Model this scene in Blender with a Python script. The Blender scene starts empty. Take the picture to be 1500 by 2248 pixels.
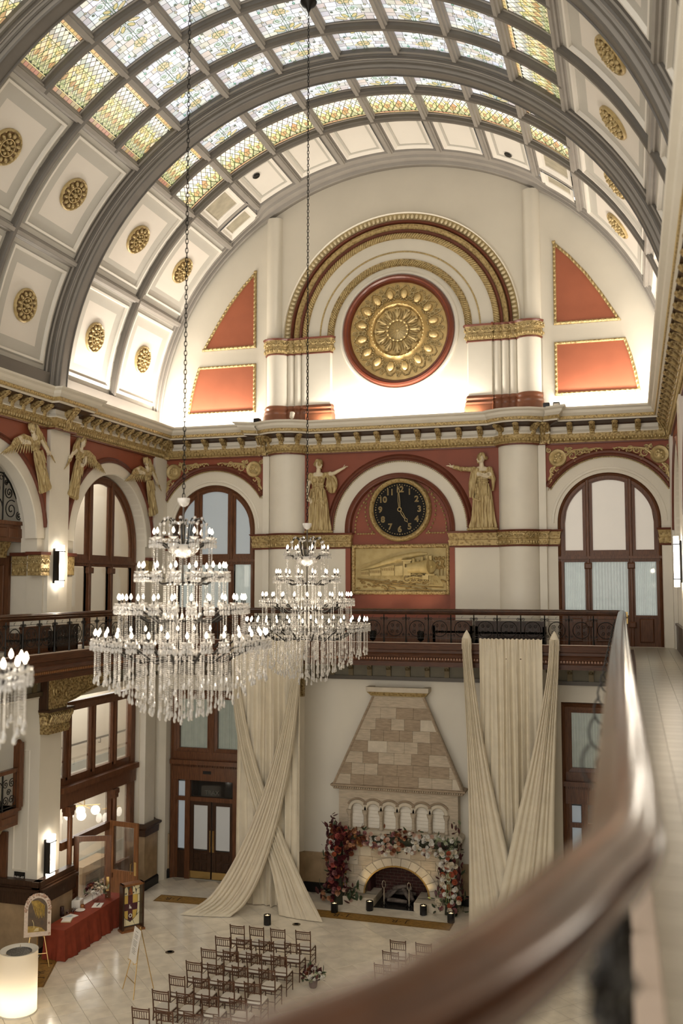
import bpy, math, random
from math import sin, cos, pi, radians, sqrt, atan2, hypot
from mathutils import Vector, Matrix
from mathutils.geometry import tessellate_polygon

# ------------------------------------------------------------------ camera, world, exposure
S = bpy.context.scene
COL = S.collection
Z0 = 9.65                      # eye height above the hall floor; heights below are written relative to the eye
YAW, PIT = 0.291963, 0.077015
cam_d = bpy.data.cameras.new('camera'); cam = bpy.data.objects.new('camera', cam_d); COL.objects.link(cam)
cam.location = (7.0924, -30.0, Z0)
cam.rotation_euler = (pi/2 + PIT, 0.00096*0, YAW)
cam_d.sensor_fit = 'VERTICAL'; cam_d.sensor_height = 36; cam_d.sensor_width = 24
cam_d.lens = 36*2122.9/2248
cam_d.clip_start = 0.05; cam_d.clip_end = 200
cam_d.dof.use_dof = True; cam_d.dof.focus_distance = 25.0; cam_d.dof.aperture_fstop = 0.7
S.camera = cam
W = bpy.data.worlds.new('world'); S.world = W; W.use_nodes = True
bg = W.node_tree.nodes['Background']; bg.inputs[0].default_value = (1.0, 0.95, 0.87, 1); bg.inputs[1].default_value = 1.9
S.view_settings.view_transform = 'Standard'; S.view_settings.look = 'None'
S.view_settings.exposure = 0.15; S.view_settings.gamma = 1.0; S.view_settings.use_curve_mapping = False
S.cycles.use_denoising = True
S.cycles.max_bounces = 6; S.cycles.diffuse_bounces = 4; S.cycles.glossy_bounces = 3; S.cycles.transmission_bounces = 4; S.cycles.transparent_max_bounces = 6
S.cycles.sample_clamp_indirect = 4.0; S.cycles.caustics_reflective = False; S.cycles.caustics_refractive = False

def area(name, loc, size, rot, power, col=(1, .91, .79)):
    d = bpy.data.lights.new(name, 'AREA'); d.shape = 'RECTANGLE'; d.size = size[0]; d.size_y = size[1]
    d.energy = power; d.color = col
    o = bpy.data.objects.new(name, d); COL.objects.link(o); o.location = (loc[0], loc[1], loc[2]+Z0); o.rotation_euler = rot
    return o
def point(name, loc, power, col=(1, .82, .6), r=.08):
    d = bpy.data.lights.new(name, 'POINT'); d.energy = power; d.color = col; d.shadow_soft_size = r
    o = bpy.data.objects.new(name, d); COL.objects.link(o); o.location = (loc[0], loc[1], loc[2]+Z0); return o
def spot(name, loc, tgt, power, ang, col=(1, .8, .55), r=.04):
    d = bpy.data.lights.new(name, 'SPOT'); d.energy = power; d.color = col; d.spot_size = radians(ang); d.spot_blend = .7; d.shadow_soft_size = r
    o = bpy.data.objects.new(name, d); COL.objects.link(o); o.location = (loc[0], loc[1], loc[2]+Z0)
    o.rotation_euler = (Vector(tgt)-Vector(loc)).to_track_quat('-Z', 'Y').to_euler(); return o
# cove lamps lying on top of the cornice, shining up at lunette and vault feet
area('cove_far_left', (-6.4, -.42, 5.34), (3.2, .12), (pi, 0, 0), 150)
area('cove_far_middle', (0, -.42, 5.34), (5.2, .12), (pi, 0, 0), 230)
area('cove_far_right', (6.4, -.42, 5.34), (3.2, .12), (pi, 0, 0), 150)
area('cove_left', (-7.95, -3.3, 5.36), (.12, 5.6), (pi, 0, 0), 210)
area('cove_right', (7.95, -3.3, 5.36), (.12, 5.6), (pi, 0, 0), 180)

# ------------------------------------------------------------------ materials
MATS = {}
def mat(name, col, rough=.6, metal=0., var=.06, vscale=3., bump=0., bscale=30., col2=None, trans=0., emis=None, es=1., stretch=None, pat='noise', spec=.5, coat=0., ramp=(.35, .65), attr=None, subsurf=0., alpha=1.):
    if name in MATS: return MATS[name]
    m = bpy.data.materials.new(name); m.use_nodes = True
    nt = m.node_tree; N = nt.nodes; Lk = nt.links; b = N['Principled BSDF']
    b.inputs['Roughness'].default_value = rough; b.inputs['Metallic'].default_value = metal
    b.inputs['Specular IOR Level'].default_value = spec
    if trans: b.inputs['Transmission Weight'].default_value = trans
    if coat: b.inputs['Coat Weight'].default_value = coat; b.inputs['Coat Roughness'].default_value = .12
    if alpha < 1: b.inputs['Alpha'].default_value = alpha
    c = (*col, 1)
    b.inputs['Base Color'].default_value = c
    if attr:
        a = N.new('ShaderNodeAttribute'); a.attribute_name = attr; Lk.new(a.outputs['Color'], b.inputs['Base Color'])
        if emis: Lk.new(a.outputs['Color'], b.inputs['Emission Color']); b.inputs['Emission Strength'].default_value = es
    elif emis:
        b.inputs['Emission Color'].default_value = (*emis, 1); b.inputs['Emission Strength'].default_value = es
    if (var or bump or col2) and not attr:
        tc = N.new('ShaderNodeTexCoord'); src = tc.outputs['Object']
        if stretch:
            mp_ = N.new('ShaderNodeMapping'); mp_.inputs['Scale'].default_value = stretch; Lk.new(src, mp_.inputs['Vector']); src = mp_.outputs['Vector']
        def tex(kind, sc):
            if kind == 'noise':
                t = N.new('ShaderNodeTexNoise'); t.inputs['Scale'].default_value = sc; t.inputs['Detail'].default_value = 4; o = t.outputs['Fac']
            elif kind == 'voronoi':
                t = N.new('ShaderNodeTexVoronoi'); t.inputs['Scale'].default_value = sc; t.feature = 'SMOOTH_F1'; o = t.outputs['Distance']
            else:
                t = N.new('ShaderNodeTexWave'); t.inputs['Scale'].default_value = sc; t.inputs['Distortion'].default_value = 6; t.inputs['Detail'].default_value = 2; o = t.outputs['Fac']
            Lk.new(src, t.inputs['Vector']); return o
        o = tex(pat, vscale)
        r = N.new('ShaderNodeValToRGB'); r.color_ramp.elements[0].position = ramp[0]; r.color_ramp.elements[1].position = ramp[1]
        if col2: ca, cb = col2, col
        else: ca, cb = tuple(x*(1-var) for x in col), tuple(min(1, x*(1+var)) for x in col)
        r.color_ramp.elements[0].color = (*ca, 1); r.color_ramp.elements[1].color = (*cb, 1)
        Lk.new(o, r.inputs['Fac']); Lk.new(r.outputs['Color'], b.inputs['Base Color'])
        if bump:
            bo = o if bscale == vscale else tex(pat, bscale)
            bn = N.new('ShaderNodeBump'); bn.inputs['Strength'].default_value = bump; bn.inputs['Distance'].default_value = .03
            Lk.new(bo, bn.inputs['Height']); Lk.new(bn.outputs['Normal'], b.inputs['Normal'])
    MATS[name] = m
    return m
CREAM = mat('cream_plaster', (.72, .672, .575), .55, var=.03, vscale=.8, bump=.02, bscale=60)
CREAM2 = mat('ivory_plaster', (.76, .715, .62), .5, var=.03, vscale=1.5)
RED = mat('terracotta_paint', (.235, .055, .024), .55, var=.07, vscale=1.2)
REDP = mat('salmon_terracotta_paint', (.36, .105, .05), .6, var=.05, vscale=1.5)
MAROON = mat('maroon_moulding_paint', (.13, .035, .018), .4, var=.1, vscale=4)
GOLD = mat('gold_shaded_hollows', (.48, .36, .165), .42, .3, col2=(.22, .14, .05), vscale=16, bump=.7, bscale=16, pat='voronoi', ramp=(.25, .55))  # darker gold in the bump hollows imitates shade in the recesses
GOLDS = mat('smooth_gold', (.50, .38, .18), .4, .3, var=.16, vscale=8, bump=.15, bscale=40)
GOLDR = mat('carved_gold_shaded_relief', (.46, .34, .15), .45, .25, col2=(.25, .165, .06), vscale=14, bump=.5, bscale=14, pat='voronoi', ramp=(.15, .5))  # hollows of the carving coloured darker, as if shaded
FIGG = mat('old_gold_figure', (.52, .41, .205), .5, .15, col2=(.25, .165, .06), vscale=22, bump=.5, bscale=22, ramp=(.36, .56), stretch=(1, 1, .09))  # dark vertical streaks stand in for shade in the robe folds
FIGS = mat('ivory_gold_skin', (.66, .57, .41), .45, .05, var=.06, vscale=6)
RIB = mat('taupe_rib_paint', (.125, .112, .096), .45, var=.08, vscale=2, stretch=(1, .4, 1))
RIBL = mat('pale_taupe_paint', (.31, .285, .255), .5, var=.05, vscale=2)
COFW = mat('coffer_white', (.80, .76, .69), .5, var=.02, vscale=1)
COFG = mat('coffer_grey_band', (.50, .48, .43), .5, var=.03, vscale=1)
COFC = mat('coffer_cream_field', (.74, .69, .62), .5, var=.02, vscale=.7)
BEIGE = mat('dull_beige_panel', (.40, .36, .27), .6, var=.12, vscale=3, stretch=(.3, 2, 2))
WOOD = mat('red_brown_wood', (.125, .05, .022), .32, var=.3, vscale=5, stretch=(8, 8, .6), bump=.04, bscale=20, coat=.04, spec=.3)
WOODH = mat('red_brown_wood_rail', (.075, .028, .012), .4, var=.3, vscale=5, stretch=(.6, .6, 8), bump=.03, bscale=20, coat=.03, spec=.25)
WOODD = mat('dark_wood', (.05, .024, .013), .32, var=.25, vscale=5, stretch=(8, 8, .7), coat=.05, spec=.3)
WOODO = mat('orange_oak', (.22, .09, .032), .4, var=.25, vscale=4, stretch=(8, 8, .6), coat=.05, spec=.3)
IRON = mat('black_iron', (.018, .016, .014), .35, .6, var=.1)
BLACK = mat('black_gloss', (.012, .011, .011), .22, 0, var=.1, spec=.3)
MARBLE = mat('cream_marble', (.86, .79, .66), .12, var=.09, vscale=2.2, spec=.5)
MARBLE2 = mat('grey_cream_marble', (.81, .74, .62), .14, var=.1, vscale=2.2)
GROUT = mat('grey_grout', (.46, .41, .33), .7)
STONE = mat('buff_limestone', (.49, .41, .31), .8, var=.14, vscale=4, stretch=(1, 1, 6), bump=.25, bscale=25)
STONE2 = mat('brown_limestone', (.35, .27, .19), .82, var=.16, vscale=5, stretch=(1, 1, 5), bump=.25, bscale=25)
STONEW = mat('pale_limestone', (.58, .51, .405), .75, var=.08, vscale=4, bump=.15, bscale=25)
TANST = mat('tan_marble_wainscot', (.36, .255, .15), .35, var=.14, vscale=3)
BRICK = mat('dark_red_brick', (.062, .016, .012), .8, var=.3, vscale=9, bump=.2, bscale=40)
MORTAR = mat('mortar', (.26, .2, .15), .9)
BRASS = mat('brass', (.72, .5, .2), .25, .9, var=.06)
DRAPE = mat('champagne_chiffon', (.70, .63, .50), .75, var=.04, vscale=3, spec=.2)
CLOTH = mat('terracotta_linen', (.23, .042, .02), .75, var=.1, vscale=5, spec=.2)
FROST = mat('frosted_glass_lit', (.62, .57, .50), .35, var=.03, vscale=.8, emis=(.9, .83, .72), es=.22)
FROSTB = mat('frosted_glass_daylight', (.48, .53, .55), .35, var=.03, vscale=.8, emis=(.62, .74, .86), es=.12)
FROSTD = mat('frosted_door_glass', (.52, .52, .5), .3, var=.03, vscale=.8, emis=(.8, .8, .78), es=.06)
GLASS = mat('clear_glass', (.93, .95, .94), .03, var=0, trans=1., alpha=.25)
CURT = mat('glowing_sheer_curtain', (.60, .62, .58), .8, var=.05, vscale=6, emis=(.80, .84, .78), es=.2)  # emission stands in for daylight coming through the sheer cloth
CRYST = mat('cut_crystal', (.88, .86, .83), .06, var=0, trans=.6, spec=.8)
BULB = mat('flame_bulb_light', (1, .9, .75), .4, var=0, emis=(1, .83, .62), es=10)
SCON = mat('sconce_light', (1, .95, .85), .4, var=0, emis=(1, .9, .76), es=9)
WHITE = mat('white_paper', (.78, .75, .70), .6, var=.02)
VITR = mat('leaded_glass_light', (.5, .5, .5), .25, attr='Col', emis=True, es=.64)
LEAD = mat('lead_came', (.10, .095, .08), .5, .4)

# ------------------------------------------------------------------ mesh helpers
def F(y0): return lambda a, b, d: (a, y0-d, b)          # far wall: a = x, b = z, d towards the hall
def LW(x0): return lambda a, b, d: (x0+d, a, b)         # left wall: a = y
def RW(x0): return lambda a, b, d: (x0-d, a, b)         # right wall: a = y
def PL(a, b, d): return (a, b, d)                       # plan: a = x, b = y, d = z
def arc(cx, cz, r, a0, a1, n, rz=None):
    rz = rz or r
    return [(cx+r*cos(radians(a0+(a1-a0)*i/n)), cz+rz*sin(radians(a0+(a1-a0)*i/n))) for i in range(n+1)]
def archpts(cx, cz, r, zb, n=32): return [(cx-r, zb)] + arc(cx, cz, r, 180, 0, n) + [(cx+r, zb)]
def rect(x0, x1, z0, z1): return [(x0, z0), (x1, z0), (x1, z1), (x0, z1)]

class MB:
    def __init__(s): s.v = []; s.f = []; s.mi = []; s.c = 0; s.col = []; s.cc = None
    def add(s, v, f):
        o = len(s.v); s.v += [tuple(p) for p in v]
        for q in f: s.f.append([i+o for i in q]); s.mi.append(s.c); s.col.append(s.cc)
    def box(s, x0, x1, y0, y1, z0, z1):
        s.add([(x0, y0, z0), (x1, y0, z0), (x1, y1, z0), (x0, y1, z0), (x0, y0, z1), (x1, y0, z1), (x1, y1, z1), (x0, y1, z1)],
              [(0, 3, 2, 1), (4, 5, 6, 7), (0, 1, 5, 4), (1, 2, 6, 5), (2, 3, 7, 6), (3, 0, 4, 7)])
        return s
    def slab(s, mp, a0, a1, b0, b1, d0, d1, bev=0):
        if bev:
            s.add([mp(a, b, d) for (a, b, d) in ((a0, b0, d0), (a1, b0, d0), (a1, b1, d0), (a0, b1, d0), (a0, b0, d1-bev), (a1, b0, d1-bev), (a1, b1, d1-bev), (a0, b1, d1-bev),
                   (a0+bev, b0+bev, d1), (a1-bev, b0+bev, d1), (a1-bev, b1-bev, d1), (a0+bev, b1-bev, d1))],
                  [(8, 9, 10, 11)] + [(i, (i+1) % 4, 4+(i+1) % 4, 4+i) for i in range(4)] + [(4+i, 4+(i+1) % 4, 8+(i+1) % 4, 8+i) for i in range(4)])
        else:
            s.add([mp(a, b, d) for (a, b, d) in ((a0, b0, d0), (a1, b0, d0), (a1, b1, d0), (a0, b1, d0), (a0, b0, d1), (a1, b0, d1), (a1, b1, d1), (a0, b1, d1))],
                  [(0, 3, 2, 1), (4, 5, 6, 7), (0, 1, 5, 4), (1, 2, 6, 5), (2, 3, 7, 6), (3, 0, 4, 7)])
        return s
    def grid(s, P, cu=False, cv=False):
        nu, nv = len(P), len(P[0]); v = [p for r in P for p in r]; f = []
        for i in range(nu if cu else nu-1):
            for j in range(nv if cv else nv-1):
                f.append((i*nv+j, ((i+1) % nu)*nv+j, ((i+1) % nu)*nv+(j+1) % nv, i*nv+(j+1) % nv))
        s.add(v, f); return s
    def tube(s, pts, r, n=6, closed=False, caps=True):
        pts = [Vector(p) for p in pts]; m = len(pts); R = r if isinstance(r, (list, tuple)) else [r]*m
        P = []; up = None
        for i, p in enumerate(pts):
            if closed: t = pts[(i+1) % m]-pts[i-1]
            else: t = pts[min(i+1, m-1)]-pts[max(i-1, 0)]
            t.normalize()
            if up is None: up = t.orthogonal().normalized()
            else:
                up = up-t*up.dot(t)
                up = up.normalized() if up.length > 1e-6 else t.orthogonal().normalized()
            w = t.cross(up)
            P.append([tuple(p+(up*cos(2*pi*k/n)+w*sin(2*pi*k/n))*R[i]) for k in range(n)])
        o = len(s.v); s.grid(P, cu=closed, cv=True)
        if caps and not closed: s.add(P[0], [tuple(range(n))]); s.add(P[-1], [tuple(range(n))[::-1]])
        return s
    def lathe(s, prof, n=16, c=(0, 0, 0), M=None, sc=(1, 1), cap=True):
        P = []
        for r, z in prof:
            ring = [Vector((r*cos(2*pi*k/n)*sc[0], r*sin(2*pi*k/n)*sc[1], z)) for k in range(n)]
            if M is not None: ring = [M @ p for p in ring]
            P.append([(p[0]+c[0], p[1]+c[1], p[2]+c[2]) for p in ring])
        s.grid(P, cv=True)
        if cap and prof[0][0] > 1e-4: s.add(P[0], [tuple(range(n))[::-1]])
        if cap and prof[-1][0] > 1e-4: s.add(P[-1], [tuple(range(n))])
        return s
    def ell(s, c, r, n=8, m=5, M=None):
        r = r if isinstance(r, (tuple, list)) else (r, r, r); P = []
        for i in range(m+1):
            t = -pi/2+pi*i/m
            ring = [Vector((r[0]*cos(t)*cos(2*pi*k/n), r[1]*cos(t)*sin(2*pi*k/n), r[2]*sin(t))) for k in range(n)]
            if M is not None: ring = [M @ p for p in ring]
            P.append([(p[0]+c[0], p[1]+c[1], p[2]+c[2]) for p in ring])
        s.grid(P, cv=True); return s
    def prism(s, loops, mp, d0, d1, back=True):
        flat = [p for l in loops for p in l]
        tri = tessellate_polygon([[Vector((p[0], p[1], 0)) for p in l] for l in loops])
        s.add([mp(p[0], p[1], d1) for p in flat], [tuple(t) for t in tri])
        if back: s.add([mp(p[0], p[1], d0) for p in flat], [tuple(t)[::-1] for t in tri])
        for l in loops:
            n = len(l); v = [mp(p[0], p[1], d0) for p in l]+[mp(p[0], p[1], d1) for p in l]
            s.add(v, [(i, (i+1) % n, n+(i+1) % n, n+i) for i in range(n)])
        return s
    def sweep(s, path, prof, mp, closed=False, cprof=True, caps=True):
        m = len(path); P = []
        for i, p in enumerate(path):
            a = path[i-1] if (i > 0 or closed) else None; b = path[(i+1) % m] if (i < m-1 or closed) else None
            t1 = Vector((p[0]-a[0], p[1]-a[1])).normalized() if a else None
            t2 = Vector((b[0]-p[0], b[1]-p[1])).normalized() if b else None
            t1 = t1 or t2; t2 = t2 or t1
            n1 = Vector((-t1.y, t1.x)); n2 = Vector((-t2.y, t2.x)); nn = n1+n2
            if nn.length < 1e-6: nn = n1.copy()
            nn.normalize(); k = 1/max(.35, nn.dot(n1))
            P.append([mp(p[0]+nn.x*o*k, p[1]+nn.y*o*k, d) for o, d in prof])
        s.grid(P, cu=closed, cv=cprof)
        if caps and not closed and cprof: s.add(P[0], [tuple(range(len(prof)))]); s.add(P[-1], [tuple(range(len(prof)))[::-1]])
        return s
    def build(s, name, mats, parent=None, loc=None, smooth=None, **tags):
        me = bpy.data.meshes.new(name); me.from_pydata(s.v, [], s.f)
        mats = mats if isinstance(mats, (list, tuple)) else [mats]
        for m in mats: me.materials.append(m)
        if len(mats) > 1: me.polygons.foreach_set('material_index', [min(i, len(mats)-1) for i in s.mi])
        if any(c is not None for c in s.col):
            at = me.color_attributes.new('Col', 'FLOAT_COLOR', 'CORNER'); buf = []
            for q, c in zip(s.f, s.col): buf += list((*(c or (.3, .3, .3)), 1))*len(q)
            at.data.foreach_set('color', buf)
        if smooth is not None:
            me.polygons.foreach_set('use_smooth', [True]*len(me.polygons)); me.set_sharp_from_angle(angle=radians(smooth))
        me.update()
        return link(name, me, parent, loc, **tags)
def link(name, me, parent=None, loc=None, rot=None, **tags):
    o = bpy.data.objects.new(name, me); COL.objects.link(o)
    if parent is not None:
        o.parent = parent
        if loc: o.location = loc
    else: o.location = (loc[0], loc[1], loc[2]+Z0) if loc else (0, 0, Z0)
    if rot: o.rotation_euler = rot
    for k, v in tags.items(): o[k] = v
    return o
def thing(name, label, cat, loc=(0, 0, 0), rz=0, group=None):
    o = bpy.data.objects.new(name, None); COL.objects.link(o); o.empty_display_size = .1
    o.location = (loc[0], loc[1], loc[2]+Z0); o.rotation_euler = (0, 0, rz); o['label'] = label; o['category'] = cat
    if group: o['group'] = group
    return o
def copytree(o, parent=None):
    c = o.copy(); COL.objects.link(c)
    if parent is not None: c.parent = parent
    for ch in KIDS.get(o.name) or list(o.children): copytree(ch, c)
    return c
KIDS = {}
def struct(mb, name, mats, smooth=None): return mb.build(name, mats, smooth=smooth, kind='structure')
rnd = random.Random(7)
# ------------------------------------------------------------------ floor of diagonal marble tiles
FZ = -9.65; BZ = -1.77
fb = MB().box(-13.5, 9, -33, 1.2, FZ-.3, FZ-.012)
floor = struct(fb, 'floor', GROUT)
TS = .56
def tile_mesh(m, k):
    b = MB(); h = TS/2-.004; q = h-.004
    b.add([(-h, -h, -.011), (h, -h, -.011), (h, h, -.011), (-h, h, -.011), (-h, -h, -.003), (h, -h, -.003), (h, h, -.003), (-h, h, -.003), (-q, -q, 0), (q, -q, 0), (q, q, 0), (-q, q, 0)],
          [(8, 9, 10, 11)]+[(i, (i+1) % 4, 4+(i+1) % 4, 4+i) for i in range(4)]+[(4+i, 4+(i+1) % 4, 8+(i+1) % 4, 8+i) for i in range(4)])
    me = bpy.data.meshes.new('tile'); me.from_pydata(b.v, [], b.f); me.materials.append(m); return me
tmes = [tile_mesh(MARBLE, 0), tile_mesh(MARBLE2, 1), tile_mesh(mat('warm_marble', (.86, .785, .65), .1, var=.1, vscale=2.6), 2)]
cand = []
for i in range(-40, 40):
    for j in range(-40, 40):
        x = (i-j)*TS*cos(pi/4); y = (i+j)*TS*cos(pi/4)-9
        if -8.25 < x < 8.2 and -33 < y < -.25:
            vis = (-8 < x < 3.2 and -11.8 < y < -.8)
            dd = hypot(x-7.1, y+30)
            cand.append((0 if vis else 1, dd, x, y))
cand.sort()
rest = MB()
for k, (vv, dd, x, y) in enumerate(cand):
    if k < 300:
        o = link('tile', tmes[rnd.choice((0, 0, 1, 2))], floor, (x, y, FZ)); o.rotation_euler = (0, 0, pi/4+pi/2*rnd.randint(0, 3))
    else:
        h = (TS/2-.004)*sqrt(2); rest.add([(x-h, y, FZ-.001), (x, y-h, FZ-.001), (x+h, y, FZ-.001), (x, y+h, FZ-.001)], [(0, 1, 2, 3)])
rest.build('distant_tiles', MARBLE, floor, kind='stuff')

# ------------------------------------------------------------------ far wall
XC = 6.44
outl = [(-8.6, FZ), (8.6, FZ), (8.6, 5.25)] + arc(0, 5.25, 8.6, 4, 176, 48) + [(-8.6, 5.25)]
holes = [archpts(XC, 1.93, 1.5, BZ), archpts(-XC, 1.93, 1.5, BZ), archpts(0, 1.83, 1.78, BZ),
         rect(4.95, 7.95, FZ+.001, -3.45), rect(-7.95, -4.95, FZ+.001, -3.45), archpts(0, -9.3, .98, FZ+.002, 20)]
wf = struct(MB().prism([outl]+[h[::-1] for h in holes], F(0), -.45, 0), 'wall_far', CREAM)
# deeper void closers behind the openings
MB().slab(F(0), -1.9, 1.9, BZ, 3.8, -.6, -.16).build('niche_back', RED, wf)
def redzone(loops, name):
    return MB().prism(loops, F(0), -.01, .02, back=False).build(name, RED, wf)
# red field round the clock arch
redzone([[(-3.2, 1.72), (-2.3, 1.72)] + arc(0, 1.83, 2.3, 177, 3, 40) + [(2.3, 1.72), (3.2, 1.72), (3.2, 4.4), (-3.2, 4.4)]], 'red_field')
for s in (-1, 1):
    a0, a1 = (4.62, 8.3) if s > 0 else (-8.3, -4.62)
    c = s*XC; R = 2.12
    zl = 1.93+sqrt(R*R-(a0-c)**2); zr = 1.93+sqrt(R*R-(a1-c)**2)
    al = math.degrees(atan2(zl-1.93, a0-c)); ar = math.degrees(atan2(zr-1.93, a1-c))
    redzone([[(a0, zl)] + arc(c, 1.93, R, al, ar, 32) + [(a1, zr), (a1, 4.4), (a0, 4.4)]], 'red_spandrel')
    # maroon archivolt and gold bead round the white ring
    pth = arc(c, 1.93, 2.0, al-1, ar+1, 40)
    MB().sweep(pth, [(0, 0), (0, .07), (.05, .1), (.09, .06), (.15, .08), (.2, .03), (.22, 0)], F(0)).build('archivolt', MAROON, wf, smooth=40)
    gb = MB()
    for i in range(0, 90):
        t = radians(al+(ar-al)*(i+.5)/90); gb.ell((c+1.975*cos(t), -.03, 1.93+1.975*sin(t)), (.024, .03, .024), 6, 4)
    gb.build('bead_course', GOLDS, wf, smooth=60, kind='stuff')
    MB().sweep(arc(c, 1.93, 1.62, 180, 0, 40), [(-.03, 0), (-.01, .03), (.05, .02), (.06, 0)], F(0)).build('arch_fillet', CREAM2, wf, smooth=40)
# clock arch mouldings
MB().sweep([(-2.2, 1.72)]+arc(0, 1.83, 2.2, 180, 0, 48)+[(2.2, 1.72)], [(0, 0), (0, .08), (.04, .11), (.08, .06), (.13, .09), (.2, .04), (.22, 0)], F(0)).build('archivolt', MAROON, wf, smooth=40)
gb = MB()
for i in range(110):
    t = pi*(i+.5)/110; gb.ell((2.17*cos(t), -.03, 1.83+2.17*sin(t)), (.022, .03, .022), 6, 4)
gb.build('bead_course', GOLDS, wf, smooth=60, kind='stuff')
MB().sweep([(-1.78, 1.74)]+arc(0, 1.83, 1.78, 180, 0, 48)+[(1.78, 1.74)], [(.02, 0), (.02, .06), (-.03, .09), (-.08, .03), (-.13, .02), (-.16, -.04), (-.16, -.14), (.02, -.14)], F(0)).build('archivolt', MAROON, wf, smooth=40)
for s in (-1, 1):
    MB().slab(F(0), min(s*1.62, s*1.78), max(s*1.62, s*1.78), BZ, 1.24, -.15, .03).build('niche_jamb', RED, wf)
# husk garlands left and right of the clock
hg = MB()
for s in (-1, 1):
    line = [(s*1.5, 1.72)]+[(s*1.5*cos(radians(a)), 1.83+1.5*sin(radians(a))) for a in range(4, 60, 5)]
    line2 = [(s*1.16*cos(radians(a)), 2.46+1.16*sin(radians(a))) for a in range(50, -46, -7)]
    line3 = [(s*(1.45-.09*k), 1.7) for k in range(8)]
    for ln in (line, line2, line3):
        for i in range(len(ln)-1):
            (x0, z0), (x1, z1) = ln[i], ln[i+1]; n_ = max(1, int(hypot(x1-x0, z1-z0)/.085))
            for k in range(n_):
                t = (k+.5)/n_; an = atan2(z1-z0, x1-x0)
                hg.ell((x0+(x1-x0)*t, .13, z0+(z1-z0)*t), (.048, .05, .03), 6, 4, Matrix.Rotation(-an, 3, 'Y'))
hg.build('husk_garlands', GOLDS, wf, smooth=60, kind='stuff')
# engaged round columns
def colpath(s, r=.66, o=0, n=14, yc=.2):
    c = s*3.8; a = math.degrees(math.asin(yc/(r+o)))
    return [(c+(r+o)*cos(radians(t)), yc+(r+o)*sin(radians(t))) for t in [180+a+(180-2*a)*i/n for i in range(n+1)]]
for s in (-1, 1):
    MB().sweep(colpath(s), [(0, FZ), (0, 4.4)], PL, cprof=False).build('engaged_column', CREAM2, wf, smooth=50)
    MB().slab(F(0), min(s*4.4, s*4.62), max(s*4.4, s*4.62), FZ, 4.4, -.05, .12).build('pilaster_strip', CREAM2, wf)
# impost band of carved gold running round the columns
def impost_path(s):
    p = colpath(s); 
    if s < 0: return [(-4.95, .12), (-4.95, -.03), (-4.62, -.03), (-4.62, -.14), (-4.42, -.14)] + p + [(-1.66, 0), (-1.66, .15)]
    return [(1.66, .15), (1.66, 0)] + p + [(4.42, -.14), (4.62, -.14), (4.62, -.03), (4.95, -.03), (4.95, .12)]
def band(pth, name, z0, z1, par, dep=.05):
    h = z1-z0
    MB().sweep(pth, [(-.0, z0+.04), (-dep, z0+.06), (-dep-.015, z0+h*.3), (-dep-.03, z0+h*.44), (-dep, z0+h*.48), (-dep-.03, z0+h*.8), (-dep-.05, z1-.06), (0, z1-.05)], PL).build(name, GOLDR, par, smooth=35)
    MB().sweep(pth, [(0, z0), (-dep*.6, z0), (-dep*.8, z0+.025), (-dep*.6, z0+.05), (0, z0+.05)], PL).build('impost_fillet', MAROON, par, smooth=35)
    MB().sweep(pth, [(0, z1-.06), (-dep-.05, z1-.06), (-dep-.08, z1-.03), (-dep-.09, z1), (0, z1)], PL).build('impost_fillet', MAROON, par, smooth=35)
def alongpath(P, step, start=0):
    out = []; acc = start
    for (a, b) in zip(P[:-1], P[1:]):
        L_ = hypot(b[0]-a[0], b[1]-a[1])
        while acc < L_:
            t = acc/L_; out.append((a[0]+(b[0]-a[0])*t, a[1]+(b[1]-a[1])*t, atan2(b[1]-a[1], b[0]-a[0]))); acc += step
        acc -= L_
    return out
def spiral(cx, cz, r, turns, a0, d=1, n=26, k=.12):
    return [(cx+r*(1-(1-k)*i/n)*cos(a0+d*2*pi*turns*i/n), cz+r*(1-(1-k)*i/n)*sin(a0+d*2*pi*turns*i/n)) for i in range(n+1)]
def relief(pth, z0, z1, par, dep=.075, step=.17):
    h = z1-z0; b = MB()
    for q, (x, y, a) in enumerate(alongpath(pth, step, step/2)):
        T = lambda u, d, z: (x+cos(a)*u+sin(a)*(dep+d), y+sin(a)*u-cos(a)*(dep+d), z)
        M = Matrix.Rotation(a, 3, 'Z'); R_ = lambda t: M @ Matrix.Rotation(t, 3, 'Y')
        b.tube([T(u, .02, z0+h*.66+w) for u, w in spiral(0, 0, h*.14, 1.3, 0 if q % 2 else pi, 1 if q % 2 else -1, 9)], .018, 4)
        b.ell(T(step*.5, .01, z0+h*.66+h*.07*(1 if q % 2 else -1)), (.05, .03, .025), 6, 4, R_(.7 if q % 2 else -.7))
        b.ell(T(0, .015, z0+h*.26), (.035, .03, h*.1), 6, 4, R_(0)); b.ell(T(step*.5, .01, z0+h*.27), (.02, .025, h*.11), 5, 4, R_(0))
        b.ell(T(step*.25, .01, z0+h*.86), (.03, .02, .016), 5, 3, R_(0)); b.ell(T(step*.75, .01, z0+h*.86), (.03, .02, .016), 5, 3, R_(0))
    b.build('carved_relief', GOLDS, par, smooth=60, kind='stuff')
for s in (-1, 1): band(impost_path(s), 'impost_band', 1.22, 1.73, wf); relief(impost_path(s)[2:-2] if s > 0 else impost_path(s)[2:-1], 1.22, 1.73, wf)
for s in (-1, 1):
    x0, x1 = (7.92, 8.3) if s > 0 else (-8.3, -7.92)
    band([(x0, .1), (x0, -.03), (x1, -.03)], 'impost_band', 1.22, 1.73, wf)
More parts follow.
